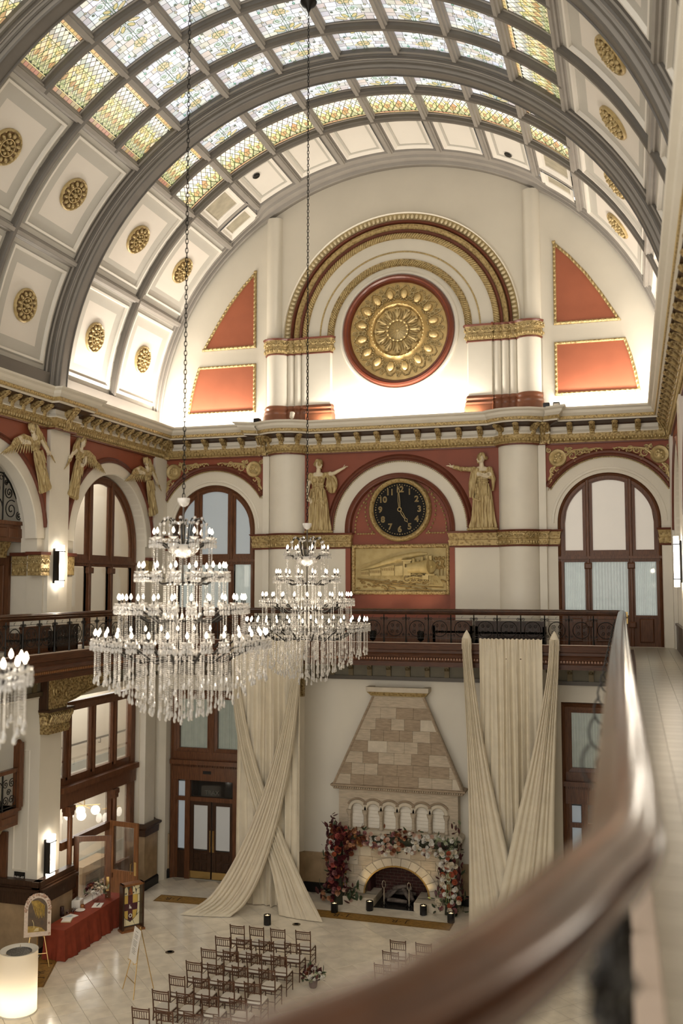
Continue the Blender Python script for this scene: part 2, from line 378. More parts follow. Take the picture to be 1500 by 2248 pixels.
# ---- upper lunette dressings
for s in (-1, 1):
    g = lambda pts: [(s*x, z) for x, z in (pts if s > 0 else pts)]
    up = [(4.93, 10.74)] + [(7.16*cos(radians(a))+.0, 5.25+7.38*sin(radians(a))) for a in (44, 40, 36, 32, 28, 24)] + [(6.93, 8.05), (4.93, 8.05)]
    up = [(4.93, 10.74), (5.45, 10.22), (5.95, 9.62), (6.38, 8.98), (6.72, 8.42), (6.93, 8.05), (4.93, 8.05)]
    lo = [(4.93, 7.52), (7.05, 7.52), (7.22, 7.0), (7.36, 6.4), (7.46, 5.84), (4.93, 5.84)]
    for k, pl in enumerate((up, lo)):
        pl = [(s*x, z) for x, z in pl]
        MB().prism([pl], F(0), -.01, .015, back=False).build('lunette_panel', REDP, wf)
        fr = pl if s > 0 else pl[::-1]
        MB().sweep(fr, [(-.09, .0), (-.09, .05), (-.05, .08), (-.01, .05), (0.0, .02), (0, 0)], F(0), closed=True).build('panel_frame', GOLDR, wf, smooth=40)
        bd = MB()
        for i in range(len(pl)):
            (x0, z0), (x1, z1) = pl[i], pl[(i+1) % len(pl)]; L_ = hypot(x1-x0, z1-z0); n_ = max(1, round(L_/.15))
            for q in range(n_):
                t = (q+.5)/n_; an = atan2(z1-z0, x1-x0)
                cx, cz = sum(p[0] for p in pl)/len(pl), sum(p[1] for p in pl)/len(pl)
                x, z = x0+(x1-x0)*t, z0+(z1-z0)*t; dx, dz = -sin(an), cos(an)
                if (cx-x)*dx+(cz-z)*dz < 0: dx, dz = -dx, -dz
                bd.ell((x+dx*.05, -.07, z+dz*.05), (.06, .03, .035), 6, 4, Matrix.Rotation(-an+.5, 3, 'Y'))
        bd.build('guilloche_links', GOLDS, wf, smooth=60, kind='stuff')
# piers of the great arch: round column, three colonnettes, flat pilaster
def pierpath(s, g=0.):
    P = []
    def hr(c, r, y0=.06):
        a = math.degrees(math.asin(y0/(r+g)))
        return [(c+(r+g)*cos(radians(t)), y0+(r+g)*sin(radians(t))) for t in [180+a+(180-2*a)*i/8 for i in range(9)]]
    P += [(-4.5-g, .05)] if False else []
    P += [(-4.58-g, .0)] + hr(-4.16, .38) + hr(-3.68, .125, .03) + hr(-3.43, .125, .03) + hr(-3.18, .125, .03) + [(-3.02, -.11-g), (-2.28+g, -.11-g), (-2.24+g, .0)]
    return P if s < 0 else [(-x, y) for x, y in P][::-1]
for s in (-1, 1):
    MB().sweep(pierpath(s), [(0, 5.2), (0, 8.25)], PL, cprof=False).build('arch_pier', CREAM2, wf, smooth=45)
    MB().sweep([(s*4.28+.28*cos(radians(t)), .06+.28*sin(radians(t))) for t in range(192, 349, 12)], [(0, 8.2), (0, 12.42)], PL, cprof=False).build('upper_shaft', CREAM, wf, smooth=50)
    band(pierpath(s), 'pier_capital', 7.68, 8.22, wf, .05); relief(pierpath(s), 7.68, 8.22, wf, .075, .13)
    MB().sweep(pierpath(s), [(0, 5.2), (-.12, 5.2), (-.12, 5.62), (-.09, 5.68), (-.1, 5.74), (-.05, 5.82), (-.08, 5.88), (-.04, 5.96), (0, 5.98)], PL).build('pier_base', mat('copper_brown_paint', (.21, .075, .035), .35, var=.12, vscale=3), wf, smooth=35)
ZA = 8.22
def ring(r, prof, m, name, n=64): MB().sweep(arc(0, ZA, r, 180, 0, n), prof, F(0)).build(name, m, wf, smooth=40)
ring(3.93, [(0, 0), (0, .16), (-.03, .2), (-.05, .14), (-.05, 0)], CREAM2, 'arch_fillet')
ring(3.88, [(0, 0), (0, .12), (-.2, .05), (-.2, 0)], mat('olive_gold_cove', (.36, .27, .12), .45, .2, var=.1), 'egg_cove')
ring(3.68, [(0, 0), (0, .09), (-.05, .13), (-.1, .05), (-.1, 0)], MAROON, 'arch_roll')
ring(3.58, [(0, 0), (-.03, .08), (-.1, .1), (-.17, .06), (-.2, 0)], GOLDR, 'lattice_roll')
ring(3.38, [(0, 0), (0, .04), (-.06, .06), (-.1, .02), (-.1, 0)], MAROON, 'arch_roll')
ring(3.28, [(0, 0), (-.04, .05), (-.12, .06), (-.2, .0)], GOLDR, 'rope_roll')
eggm = MB().ell((0, 0, 0), (.055, .05, .085), 8, 6)
eme = bpy.data.meshes.new('egg'); eme.from_pydata(eggm.v, [], eggm.f); eme.materials.append(mat('egg_ivory_gold', (.62, .52, .33), .4, .15, var=.06)); eme.polygons.foreach_set('use_smooth', [True]*len(eme.polygons))
for i in range(82):
    t = pi*(i+.5)/82; o = link('egg', eme, wf, (3.78*cos(t), -.1, ZA+3.78*sin(t))); o.rotation_euler = (0, -(t-pi/2), 0)
rp = MB()
for i in range(120):
    t = pi*(i+.5)/120
    rp.ell((3.18*cos(t), -.05, ZA+3.18*sin(t)), (.035, .035, .11), 6, 4, Matrix.Rotation(-(t-pi/2)+.6, 3, 'Y'))
rp.build('rope_strands', GOLDS, wf, smooth=60, kind='stuff')
rp = MB()
for i in range(100):
    t = pi*(i+.5)/100
    rp.ell((2.29*cos(t), -.03, ZA+2.29*sin(t)), (.035, .045, .1), 6, 4, Matrix.Rotation(-(t-pi/2)+.7, 3, 'Y'))
for i in range(130):
    t = pi*(i+.5)/130; rp.ell((2.66*cos(t), -.012, ZA+2.66*sin(t)), (.016, .02, .026), 6, 4, Matrix.Rotation(-(t-pi/2), 3, 'Y'))
rp.build('rope_strands', GOLDS, wf, smooth=60, kind='stuff')
ring(2.4, [(0, 0), (0, .05), (-.03, .03), (-.2, .03), (-.23, .05), (-.23, 0)], GOLD, 'rope_cove')
ring(2.68, [(0, 0), (0, .014), (-.05, .014), (-.05, 0)], GOLDS, 'bead_fillet')
# scrolled gold spandrel ornaments beside the side windows
def ornament(x0, s):
    b = MB(); X = lambda u: x0+s*u
    tb = lambda pts, r: b.tube([(X(u), -.045, z) for u, z in pts], r, 5)
    b.lathe([(0, .09), (.1, .08), (.16, .03), (.2, .05), (.25, .06), (.28, .02), (.28, 0)], 20, (X(.36), -.02, 3.92), Matrix.Rotation(pi/2, 3, 'X'))
    for k in range(6): b.ell((X(.36+.08*cos(k)), -.1, 3.92+.1*sin(k*1.7)), (.05, .04, .05), 6, 4)
    for (u, z, r, a, d) in ((.78, 3.98, .15, 2.6, -1), (1.02, 4.05, .11, .4, 1), (1.2, 4.1, .1, 2.8, -1), (.72, 4.14, .08, .5, 1), (.24, 3.5, .14, 1.2, 1), (.17, 3.27, .1, 4.2, -1), (.42, 3.5, .08, 2, 1), (.9, 3.86, .08, 5, -1), (.1, 4.16, .08, 2, 1), (.6, 4.17, .06, 2, -1)):
        tb(spiral(u, z, r, 1.5, a, d), [.026*(1-.5*i/26) for i in range(27)])
    tb([(.6, 3.95), (.8, 4.12), (1.05, 4.15), (1.3, 4.14), (1.5, 4.17), (1.7, 4.16)], [.03, .03, .026, .026, .022, .008])
    tb([(.3, 3.66), (.16, 3.5), (.12, 3.3), (.1, 3.1), (.06, 2.92)], [.03, .03, .026, .02, .008])
    for k in range(16):
        t = k/15; b.ell((X(.6+1.05*t), -.05, 4.03+.1*t+.05*sin(k*2.3)), (.06, .03, .028), 6, 4, Matrix.Rotation(k*1.1, 3, 'Y'))
        if k < 9: b.ell((X(.2-.1*t), -.05, 3.62-.9*t), (.05, .03, .025), 6, 4, Matrix.Rotation(k*1.3, 3, 'Y'))
    b.build('spandrel_ornament', GOLDS, wf, smooth=50)
ornament(4.62, 1); ornament(8.3, -1); ornament(-8.3, 1); ornament(-4.62, -1)

# ------------------------------------------------------------------ cornice
bow = lambda s, o=0: [(s*3.8+(.66+o)*cos(radians(t)), .2+(.66+o)*sin(radians(t))) for t in (200, 215, 230, 250, 270, 290, 310, 325, 340)]
CP = [(-8.3, -27), (-8.3, -13.2), (-8.08, -13.2), (-8.08, -12.3), (-8.3, -12.3), (-8.3, -7.02), (-8.08, -7.02), (-8.08, -6.06), (-8.3, -6.06), (-8.3, 0), (-4.62, 0), (-4.62, -.12)] + bow(-1) + [(-3.1, 0), (3.1, 0)] + bow(1) + [(4.62, -.12), (4.62, 0), (8.3, 0), (8.3, -28.5)]
cn = struct(MB().sweep(CP, [(0, 4.74), (-.1, 4.74), (-.1, 4.93), (-.42, 4.97), (-.42, 5.0), (-.47, 5.02), (-.47, 5.12), (-.56, 5.2), (-.58, 5.27), (-.66, 5.31), (-.68, 5.36), (-.6, 5.36), (-.52, 5.26), (0, 5.26)], PL), 'trim_1', CREAM2, 30)
MB().sweep(CP, [(0, 4.36), (-.06, 4.36), (-.08, 4.4), (-.06, 4.43), (-.1, 4.46), (-.13, 4.55), (-.15, 4.63), (0, 4.63)], PL).build('egg_band', GOLDR, cn, smooth=35)
bb_ = MB()
for q, (x, y, a) in enumerate(alongpath(CP, .11, .05)):
    if y < -17: continue
    bb_.ell((x+sin(a)*.11, y-cos(a)*.11, 4.47), (.035, .04, .055), 6, 4, Matrix.Rotation(a, 3, 'Z')).ell((x+sin(a)*.15, y-cos(a)*.15, 4.6), (.04, .025, .02), 5, 3, Matrix.Rotation(a, 3, 'Z'))
bb_.build('egg_course', GOLDS, cn, smooth=60, kind='stuff')
bb_ = MB()
for q, (x, y, a) in enumerate(alongpath(CP, .09, .05)):
    if y < -17: continue
    bb_.ell((x+sin(a)*.485, y-cos(a)*.485, 5.07), (.055, .014, .02), 5, 3, Matrix.Rotation(a, 3, 'Z') @ Matrix.Rotation(.7 if q % 2 else -.7, 3, 'Y'))
bb_.build('lattice_links', mat('pale_gold_leaf', (.64, .48, .22), .34, .4, var=.1), cn, smooth=60, kind='stuff')
MB().sweep(CP, [(0, 4.32), (-.07, 4.32), (-.07, 4.365), (0, 4.365)], PL).build('brown_fillet', MAROON, cn)
MB().sweep(CP, [(0, 4.63), (-.16, 4.63), (-.17, 4.66), (-.12, 4.74), (0, 4.74)], PL).build('cream_frieze', CREAM, cn)
MB().sweep(CP, [(0, 4.86), (-.14, 4.86), (-.2, 4.9), (-.41, 4.955), (-.41, 4.968), (0, 4.968)], PL).build('dark_soffit', WOODD, cn)
MB().sweep(CP, [(-.43, 5.005), (-.485, 5.025), (-.485, 5.115), (-.43, 5.13)], PL).build('lattice_band', GOLDR, cn, smooth=35)
bk = MB()     # modillion: x along the wall, y out of the wall (negative)
pr = [(0, 4.62), (-.1, 4.62), (-.14, 4.66), (-.12, 4.72), (-.2, 4.78), (-.33, 4.84), (-.38, 4.9), (-.34, 4.96), (0, 4.96)]
bk.prism([[(y, z) for y, z in pr]], lambda a, b, d: (d, a, b), -.085, .085)
for dx in (-.05, 0, .05): bk.tube([(dx, -.16, 4.67), (dx, -.17, 4.74), (dx, -.25, 4.8), (dx, -.39, 4.88), (dx, -.4, 4.93)], .025, 5)
bk.ell((0, -.39, 4.91), (.1, .05, .05), 8, 5); bk.ell((0, -.15, 4.65), (.09, .05, .045), 8, 5)
bme = bpy.data.meshes.new('modillion'); bme.from_pydata(bk.v, [], bk.f); bme.materials.append(GOLD)
straight = [(CP[i], CP[i+1]) for i in range(len(CP)-1)]
spots_ = []
for y in [-.55-.48*k for k in range(11)]: spots_.append((-8.3, y, pi/2))
for y in [-7.4-.48*k for k in range(11)]: spots_.append((-8.3, y, pi/2))
for y in [-.55-.7*k for k in range(38)]: spots_.append((8.3, y, -pi/2))
for x in [-8.0+.66*k for k in range(6)]: spots_.append((x, 0, 0)); spots_.append((-x, 0, 0))
for k in range(9): spots_.append((-2.64+.66*k, 0, 0))
for s in (-1, 1):
    for t in (232, 270, 308): spots_.append((s*3.8+.66*cos(radians(t)), .2+.66*sin(radians(t)), radians(t)+pi/2))
for x, y, a in spots_:
    o = link('modillion', bme, cn, (x, y, 0)); o.rotation_euler = (0, 0, a)
# carved blocks where a pilaster meets the cornice
for x, y, a in ((-8.08, -6.54, pi/2), (-8.08, -12.75, pi/2), (-8.25, -.12, pi/4), (-4.62, -.1, 0), (4.62, -.1, 0), (8.25, -.12, -pi/4)):
    b = MB().prism([[(.1, 4.34), (-.1, 4.34), (-.12, 4.6), (-.2, 4.7), (-.34, 4.85), (-.42, 4.97), (.1, 4.97)]], lambda a_, b_, d: (d, a_, b_), -.14, .14)
    for dx in (-.09, 0, .09): b.tube([(dx, -.13, 4.45), (dx, -.15, 4.6), (dx, -.3, 4.78), (dx, -.44, 4.93)], .035, 5)
    b.ell((0, -.42, 4.93), (.15, .06, .06), 8, 5)
    o = b.build('corner_console', GOLD, cn, (x, y, 0), smooth=40); o.rotation_euler = (0, 0, a)

# ------------------------------------------------------------------ barrel vault
VZ = 5.25; DG = 10.67; RP = 8.66
def vp(th, r, y): return (r*sin(radians(th)), y, VZ+r*cos(radians(th)))
PALE_STEPS = {36: (1, 5, 6, 8, 12, 22, 26, 28, 29, 33), 14: (1, 2, 10, 11)}  # profile steps that take the paler rib paint
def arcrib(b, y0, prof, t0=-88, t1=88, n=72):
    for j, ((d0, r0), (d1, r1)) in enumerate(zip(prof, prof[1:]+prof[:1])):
        lit = j in PALE_STEPS.get(len(prof), ()); b.c = 1 if lit else 0  # lit marks the steps in the paler rib paint
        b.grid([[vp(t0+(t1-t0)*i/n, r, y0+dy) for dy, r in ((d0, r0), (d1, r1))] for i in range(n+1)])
ceil = struct(MB().grid([[vp(-92+184*i/48, 9.1, y) for y in (1, -27)] for i in range(49)]), 'ceiling', RIB)
_h = [(.46, 8.8), (.46, 8.54), (.42, 8.51), (.42, 8.46), (.385, 8.455), (.37, 8.41), (.345, 8.40), (.34, 8.43), (.315, 8.43), (.305, 8.36), (.27, 8.33), (.25, 8.35), (.235, 8.35), (.225, 8.26), (.2, 8.225), (.17, 8.22), (.16, 8.25), (.1, 8.25)]
bigp = [(-a, b) for a, b in _h]+_h[::-1]
_m = [(.17, 8.8), (.17, 8.62), (.155, 8.6), (.13, 8.6), (.115, 8.52), (.085, 8.5), (.05, 8.46)]
minp = [(-a, b) for a, b in _m]+_m[::-1]
BAY = 6.4
for k in (1, 2, 3, 4):
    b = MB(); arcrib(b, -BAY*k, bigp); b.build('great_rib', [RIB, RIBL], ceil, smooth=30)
for k in range(1, 17):
    y = -1.6*k
    if k % 4 == 0 or k == 1: continue
    b = MB()
    if k % 2 == 0: arcrib(b, y, minp)
    else: arcrib(b, y, minp, -43, 43, 36)
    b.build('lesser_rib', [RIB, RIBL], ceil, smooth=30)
for s in (-1, 1):
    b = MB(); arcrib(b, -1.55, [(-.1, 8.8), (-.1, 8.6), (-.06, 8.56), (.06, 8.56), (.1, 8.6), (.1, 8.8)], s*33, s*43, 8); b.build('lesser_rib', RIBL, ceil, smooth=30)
purl = [(-.13, 8.8), (-.13, 8.6), (-.1, 8.58), (-.1, 8.53), (-.06, 8.51), (-.05, 8.46), (.05, 8.46), (.06, 8.51), (.1, 8.53), (.1, 8.58), (.13, 8.6), (.13, 8.8)]
def purlin(th, y0, y1, pf=purl, m=RIBL):
    r_ = radians(th); u = Vector((cos(r_), 0, -sin(r_))); 
    P = [[tuple(Vector(vp(th, r, y))+u*dx) for dx, r in pf] for y in (y0, y1)]
    MB().grid(P, cv=True).build('purlin', m, ceil)
bays = [(-.9 if abs(0) else 0, -BAY+.4)] + [(-BAY*k-.4, -BAY*(k+1)+.4) for k in (1, 2, 3)]
for k, (ya, yb) in enumerate(bays):
    for j in range(-4, 5):
        purlin(j*DG, (-1.0 if k == 0 and abs(j) < 4 else ya if k else -.3), yb)
    for s in (-1, 1):
        purlin(s*DG*6, ya if k else -.3, yb)
        purlin(s*86.5, ya if k else -.3, yb, [(-.3, 8.8), (-.3, 8.55), (-.2, 8.5), (-.16, 8.44), (.2, 8.42), (.2, 8.8)], RIB)
# end moulding against the far wall: stepped bands, wide in the middle with reversed curves at both ends
def yend(th, w):
    a = abs(th); t = min(1, max(0, (a-30.5)/4.5)); t = t*t*(3-2*t); return -(w*(1-t)+(.12+.36*w)*t)
b = MB()
steps = [(1.0, 8.62), (.96, 8.53), (.82, 8.53), (.79, 8.57), (.62, 8.57), (.58, 8.49), (.42, 8.49), (.39, 8.54), (.22, 8.54), (.18, 8.44), (0, 8.42)]
angs = [-88+2*i for i in range(29)]+[-30.5-4.5+.5*i for i in range(-4, 12)]
angs = sorted(set([round(-88+i*1.0, 2) for i in range(177)]))
b.grid([[vp(t, r, yend(t, w)) for w, r in steps] for t in angs]); b.build('end_moulding', RIBL, ceil, smooth=25)
# coffers
def coffer(t0, t1, y0, y1, rosette=True, big=True):
    b = MB(); tm, ym = (t0+t1)/2, (y0+y1)/2; h = radians(abs(t1-t0)/2)*RP; w = abs(y1-y0)/2
    n = 6
    def rg(i0, i1, m, r0, r1):       # ring between two insets
        b.c = m
        def P(ins, r, u, v): return vp(tm+math.degrees((h-ins)*u/RP), r, ym+(w-ins)*v)
        for (ua, va, ub, vb) in ((-1, -1, 1, -1), (1, -1, 1, 1), (1, 1, -1, 1), (-1, 1, -1, -1)):
            b.grid([[P(ins, r, ua+(ub-ua)*i/n, va+(vb-va)*i/n) for i in range(n+1)] for ins, r in ((i0, r0), (i1, r1))])
    if big: seq = [(0, .12, 0, 8.6, 8.6), (.12, .16, 0, 8.6, 8.55), (.16, .22, 1, 8.55, 8.55), (.22, .24, 1, 8.55, 8.63), (.24, .55, 2, 8.63, 8.63)]; last = .55
    else: seq = [(0, .06, 0, 8.6, 8.6), (.06, .1, 1, 8.55, 8.55), (.1, .18, 1, 8.55, 8.61), (.18, .25, 2, 8.61, 8.61), (.25, .26, 2, 8.61, 8.635)]; last = .26
    for i0, i1, m, r0, r1 in seq: rg(i0, i1, m, r0, r1)
    b.c = 3
    rr = 8.63 if big else 8.635
    b.grid([[vp(tm+math.degrees((h-last)*(-1+2*i/n)/RP), rr, ym+(w-last)*v) for v in (-1, 1)] for i in range(n+1)])
    return b
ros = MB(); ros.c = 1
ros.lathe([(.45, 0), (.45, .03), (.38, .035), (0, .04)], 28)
ros.c = 0
ros.lathe([(.46, 0), (.46, .055), (.43, .08), (.40, .05), (.39, .03)], 28, cap=False).lathe([(.235, .03), (.225, .09), (.205, .09), (.195, .03)], 24, cap=False).ell((0, 0, .07), (.07, .07, .09), 10, 6)
for k in range(12):
    a = 2*pi*k/12; ros.ell((.31*cos(a), .31*sin(a), .07), (.07, .045, .06), 8, 4, Matrix.Rotation(a, 3, 'Z'))
    a += pi/12; ros.ell((.415*cos(a), .415*sin(a), .06), (.03, .05, .03), 6, 4, Matrix.Rotation(a, 3, 'Z'))
for k in range(8):
    a = 2*pi*k/8; ros.ell((.14*cos(a), .14*sin(a), .07), (.055, .028, .06), 8, 4, Matrix.Rotation(a, 3, 'Z'))
rme = bpy.data.meshes.new('rosette'); rme.from_pydata(ros.v, [], ros.f); rme.materials.append(GOLDS); rme.materials.append(mat('umber_crevice_shade', (.17, .10, .032), .55, .15, var=.15)); rme.polygons.foreach_set('material_index', ros.mi); rme.polygons.foreach_set('use_smooth', [True]*len(rme.polygons)); rme.set_sharp_from_angle(angle=radians(50))  # dark umber base disc stands in for shade in the rosette crevices
ns = [0]
for k in range(8):
    ya, yb = -3.2*k-(.12 if k else .25), -3.2*(k+1)+.12
    if k % 2 == 0 and k: ya -= .3
    if k % 2 == 1: yb += .3
    for s in (-1, 1):
        for (ta, tb) in ((DG*4+.9, DG*6-.9), (DG*6+.9, DG*8-.6)):
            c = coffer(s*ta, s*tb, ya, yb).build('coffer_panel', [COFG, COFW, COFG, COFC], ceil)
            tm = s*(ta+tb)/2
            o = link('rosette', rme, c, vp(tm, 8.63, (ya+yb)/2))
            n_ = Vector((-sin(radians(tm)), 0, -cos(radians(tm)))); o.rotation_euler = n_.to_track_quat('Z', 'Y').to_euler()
for j in range(-3, 3):
    coffer(j*DG+.75, (j+1)*DG-.75, -1.02, -3.1, big=False).build('white_ceiling_panel', [RIBL, COFW, COFG, COFW], ceil)
for s in (-1, 1):
    for (ya, yb) in ((-1.62, -3.1), (-.42, -1.48)):
        coffer(s*(3*DG+.9), s*(4*DG-.9), ya, yb, big=False).build('beige_ceiling_panel', [RIBL, COFW, COFW, BEIGE], ceil)
# small round vent in a white panel
dl = MB().lathe([(0, .02), (.1, .03), (.13, 0)], 16).build('ceiling_lamp', IRON, ceil, vp(-27.5, 8.6, -2.5))
dl.rotation_euler = Vector((sin(radians(27.5)), 0, -cos(radians(27.5)))).to_track_quat('Z', 'Y').to_euler()
dl2 = MB().lathe([(0, .02), (.1, .03), (.13, 0)], 16).build('ceiling_lamp', IRON, ceil, vp(26.0, 8.6, -1.5))
dl2.rotation_euler = Vector((-sin(radians(26)), 0, -cos(radians(26)))).to_track_quat('Z', 'Y').to_euler()

# ------------------------------------------------------------------ stained glass: each pane a sheet of separate pieces between lead cames
def glass_mesh(kind, seed):
    r = random.Random(seed); b = MB(); U = radians(DG)*RP; Hh = U/2-.12; Vh = .68
    def V(u, v, d=0): th = (u)/RP; rr = RP-d; return (rr*sin(th), v, rr*cos(th))
    def quad(u0, u1, v0, v1, col, g=.006, d=.012):
        b.cc = col; b.add([V(u0+g, v0+g, d), V(u1-g, v0+g, d), V(u1-g, v1-g, d), V(u0+g, v1-g, d)], [(0, 1, 2, 3)])
    def poly(pts, col, d=.02): b.cc = col; b.add([V(u, v, d) for u, v in pts], [tuple(range(len(pts)))])
    def line(pts, w=.012, col=(.07, .10, .05), d=.03):
        b.cc = col
        for p, q in zip(pts[:-1], pts[1:]):
            L_ = hypot(q[0]-p[0], q[1]-p[1]) or 1; nx, nz = -(q[1]-p[1])/L_*w/2, (q[0]-p[0])/L_*w/2
            b.add([V(p[0]+nx, p[1]+nz, d), V(q[0]+nx, q[1]+nz, d), V(q[0]-nx, q[1]-nz, d), V(p[0]-nx, p[1]-nz, d)], [(0, 1, 2, 3)])
    def oval(cu, cv, ru, rv, col, rot=0, d=.022, lw=.016, lc=(.10, .14, .06)):
        pts = [(cu+ru*cos(t)*cos(rot)-rv*sin(t)*sin(rot), cv+ru*cos(t)*sin(rot)+rv*sin(t)*cos(rot)) for t in [2*pi*i/14 for i in range(14)]]
        poly(pts, col, d); line(pts+[pts[0]], lw, lc, d+.006)
    b.cc = (.045, .045, .04); b.grid([[V(-Hh+2*Hh*i/6, v, 0) for v in (-Vh, Vh)] for i in range(7)])
    j = lambda c, a=.06: tuple(max(0, min(1, x*(1+r.uniform(-a, a)))) for x in c)
    if kind == 'white':
        pal = [(.72, .77, .84), (.82, .86, .92), (.56, .59, .63), (.60, .58, .55), (.88, .93, 1.), (.68, .72, .78), (.52, .53, .55), (.80, .79, .75)]
        v = -Vh
        rows = [.2, .16, .22, .17, .2, .16, .21, .2]; sc = 2*Vh/sum(rows)
        for q in rows:
            q *= sc; u = -Hh+r.uniform(-.08, 0)
            while u < Hh:
                w = r.choice((.11, .17, .24, .28, .2)); u1 = min(Hh, u+w)
                if Hh-u1 < .04: u1 = Hh
                quad(max(u, -Hh), u1, v, v+q, j(r.choice(pal), .05)); u = u1
            v += q
        for du in (-.03, .03): line([(du, -Vh), (du, Vh)], .014, (.06, .14, .07))
        am = (.60, .55, .36); gr = (.25, .33, .17)
        for cv in (.22,):
            oval(0, cv, .17, .12, j(am)); 
            for a in range(4): oval(.11*cos(a*pi/2+.8), cv+.09*sin(a*pi/2+.8), .065, .05, (.66, .54, .34), a, .03, .014)
            poly([(-.26, cv+.1), (-.14, cv+.12), (-.2, cv)], am, .021); poly([(.26, cv-.1), (.14, cv-.12), (.2, cv)], am, .021)
        for s in (-1, 1):
            oval(s*.15, -.13, .12, .1, (.86, .9, .95), 0, .022); oval(s*.16, -.11, .05, .04, (.45, .54, .48), s*.6, .03)
            line([(s*(.15+.1*cos(t)*(1-t/9)), -.13+.09*sin(t)*(1-t/9)) for t in [i*.5 for i in range(14)]], .014, (.16, .3, .2), .036)
            oval(s*.24, -.5, .15, .05, (.64, .55, .34), s*.45, .022); oval(s*.12, -.41, .1, .05, (.6, .52, .26), s*.8, .024)
            for (du, dv, c) in ((.45, .4, (.2, .45, .38)), (.4, -.2, (.12, .14, .13)), (.5, .02, (.4, .36, .3)), (.33, .5, (.16, .17, .15))):
                oval(s*du, dv, .035, .035, c, 0, .03, .012)
    elif kind in ('amber', 'amberend'):
        # u runs from the coffer side (low) to the crown side (high) for 'amber'; v for 'amberend'
        end = kind == 'amberend'
        if end: A, Bn = Vh, Hh; T = lambda a, c: (c, a)
        else: A, Bn = Hh, Vh; T = lambda a, c: (a, c)
        def q4(a0, a1, c0, c1, col, g=.007, d=.012):
            p = [T(a0+g, c0+g), T(a1-g, c0+g), T(a1-g, c1-g), T(a0+g, c1-g)]; poly(p, col, d)
        n = 9; st = 2*Bn/n
        for i in range(n): q4(-A, -A+.12, -Bn+i*st, -Bn+(i+1)*st, j((.42, .26, .15), .2))
        if not end:
            for i in range(n): q4(A-.1, A, -Bn+i*st, -Bn+(i+1)*st, j((.72, .50, .24), .1))
        lo = -A+.13; hi = A-(.11 if not end else 0); m_, ns_ = (7, 8) if end else (10, 8)
        # lattice of lozenges
        for ia in range(m_):
            for ic in range(ns_+1):
                a = lo+(hi-lo)*(ia+.5)/m_; sc_ = 2*Bn/ns_; c = -Bn+sc_*(ic+(.5 if ia % 2 else 0)); da = (hi-lo)/m_*.98; dc = sc_*.49
                t = (a-lo)/(hi-lo)
                if t < .2: col = r.choice(((.62, .58, .38), (.50, .49, .28), (.66, .61, .42)))
                elif t < .38: col = r.choice(((.80, .66, .34), (.58, .38, .18), (.84, .72, .40), (.82, .70, .38)))
                elif t < (.66 if not end else .5): col = r.choice(((.90, .80, .48), (.93, .85, .58), (.86, .73, .38), (.95, .91, .74)))
                elif t < .76 and not end: col = r.choice(((.50, .52, .44), (.56, .57, .5)))
                else: col = r.choice(((.93, .89, .78), (.90, .85, .70), (.95, .92, .85)))
                pts = [(a-da, c), (a, c-dc), (a+da, c), (a, c+dc)]
                pts = [(max(lo, min(hi, p)), max(-Bn, min(Bn, q))) for p, q in pts]
                s_ = .9; pts = [(a+(p-a)*s_, c+(q-c)*s_) for p, q in pts]; pts = [(max(lo, min(hi, p)), max(-Bn, min(Bn, q))) for p, q in pts]
                poly([T(*p) for p in pts], j(col, .07), .012)
        gl = (.10, .15, .05)
        for k in range(4):
            c0 = -Bn+2*Bn*(k+.5)/4
            for s in (-1, 1):
                line([T(lo+.02+(hi-lo)*.62*t, c0+s*Bn/4*sin(t*pi*.95)*1.0) for t in [i/10 for i in range(11)]], .02, gl, .03)
            aa = lo+.27*(hi-lo)
            oval(*T(aa, c0), *( (.1, .045) if not end else (.045, .1)), (.5, .31, .16), 0, .03, .014)
            ab = lo+.52*(hi-lo); oval(*T(ab, c0+Bn/4), *((.06, .05)), (.82, .62, .28), 0, .03, .012)
            ac = lo+.07*(hi-lo)
            for q in (-1, 0, 1): oval(*T(ac, c0+q*Bn/6), .04, .04, (.58, .55, .34), 0, .03, .014, (.22, .26, .1))
        line([T(lo, -Bn), T(lo, Bn)], .02, (.7, .62, .3), .03)
        if not end:
            line([T(hi, -Bn), T(hi, Bn)], .02, (.8, .75, .5), .03); line([T(lo+.63*(hi-lo), -Bn), T(lo+.63*(hi-lo), Bn)], .014, gl, .03)
    if True:
        me = bpy.data.meshes.new('stained_glass_pane'); me.from_pydata(b.v, [], b.f); me.materials.append(VITR)
        at = me.color_attributes.new('Col', 'FLOAT_COLOR', 'CORNER'); buf = []
        for q, c in zip(b.f, b.col): buf += [c[0], c[1], c[2], 1]*len(q)
        at.data.foreach_set('color', buf); me.update(); return me
gw = [glass_mesh('white', s) for s in (3, 11, 23)]
ga = [glass_mesh('amber', 5), glass_mesh('amber', 6)]; ge = glass_mesh('amberend', 9)
for k in range(16):
    yc = -1.6*k-.8
    if k < 2: continue
    for jj in range(-4, 4):
        th = (jj+.5)*DG; row = -1.6*k
        if k == 2 - 0: me = ge
        elif jj in (-4, 3): me = ga[k % 2]
        else: me = gw[(k+jj) % 3]
        o = link('stained_glass_pane', me, ceil, (0, yc, VZ)); flip = 1
        o.rotation_euler = (0, radians(th), 0)
        if me in ga and jj == 3: o.scale = (-1, 1, 1); o.rotation_euler = (0, radians(th), 0)
        if me is ge: o.scale = (1, -1, 1)
        elif me in gw and k % 2: o.scale = (1, -1, 1)
        if k % 4 in (0, 3): o.scale = (o.scale[0], o.scale[1]*.86, 1); o.location.y = yc+(-.12 if k % 4 == 0 else .12)
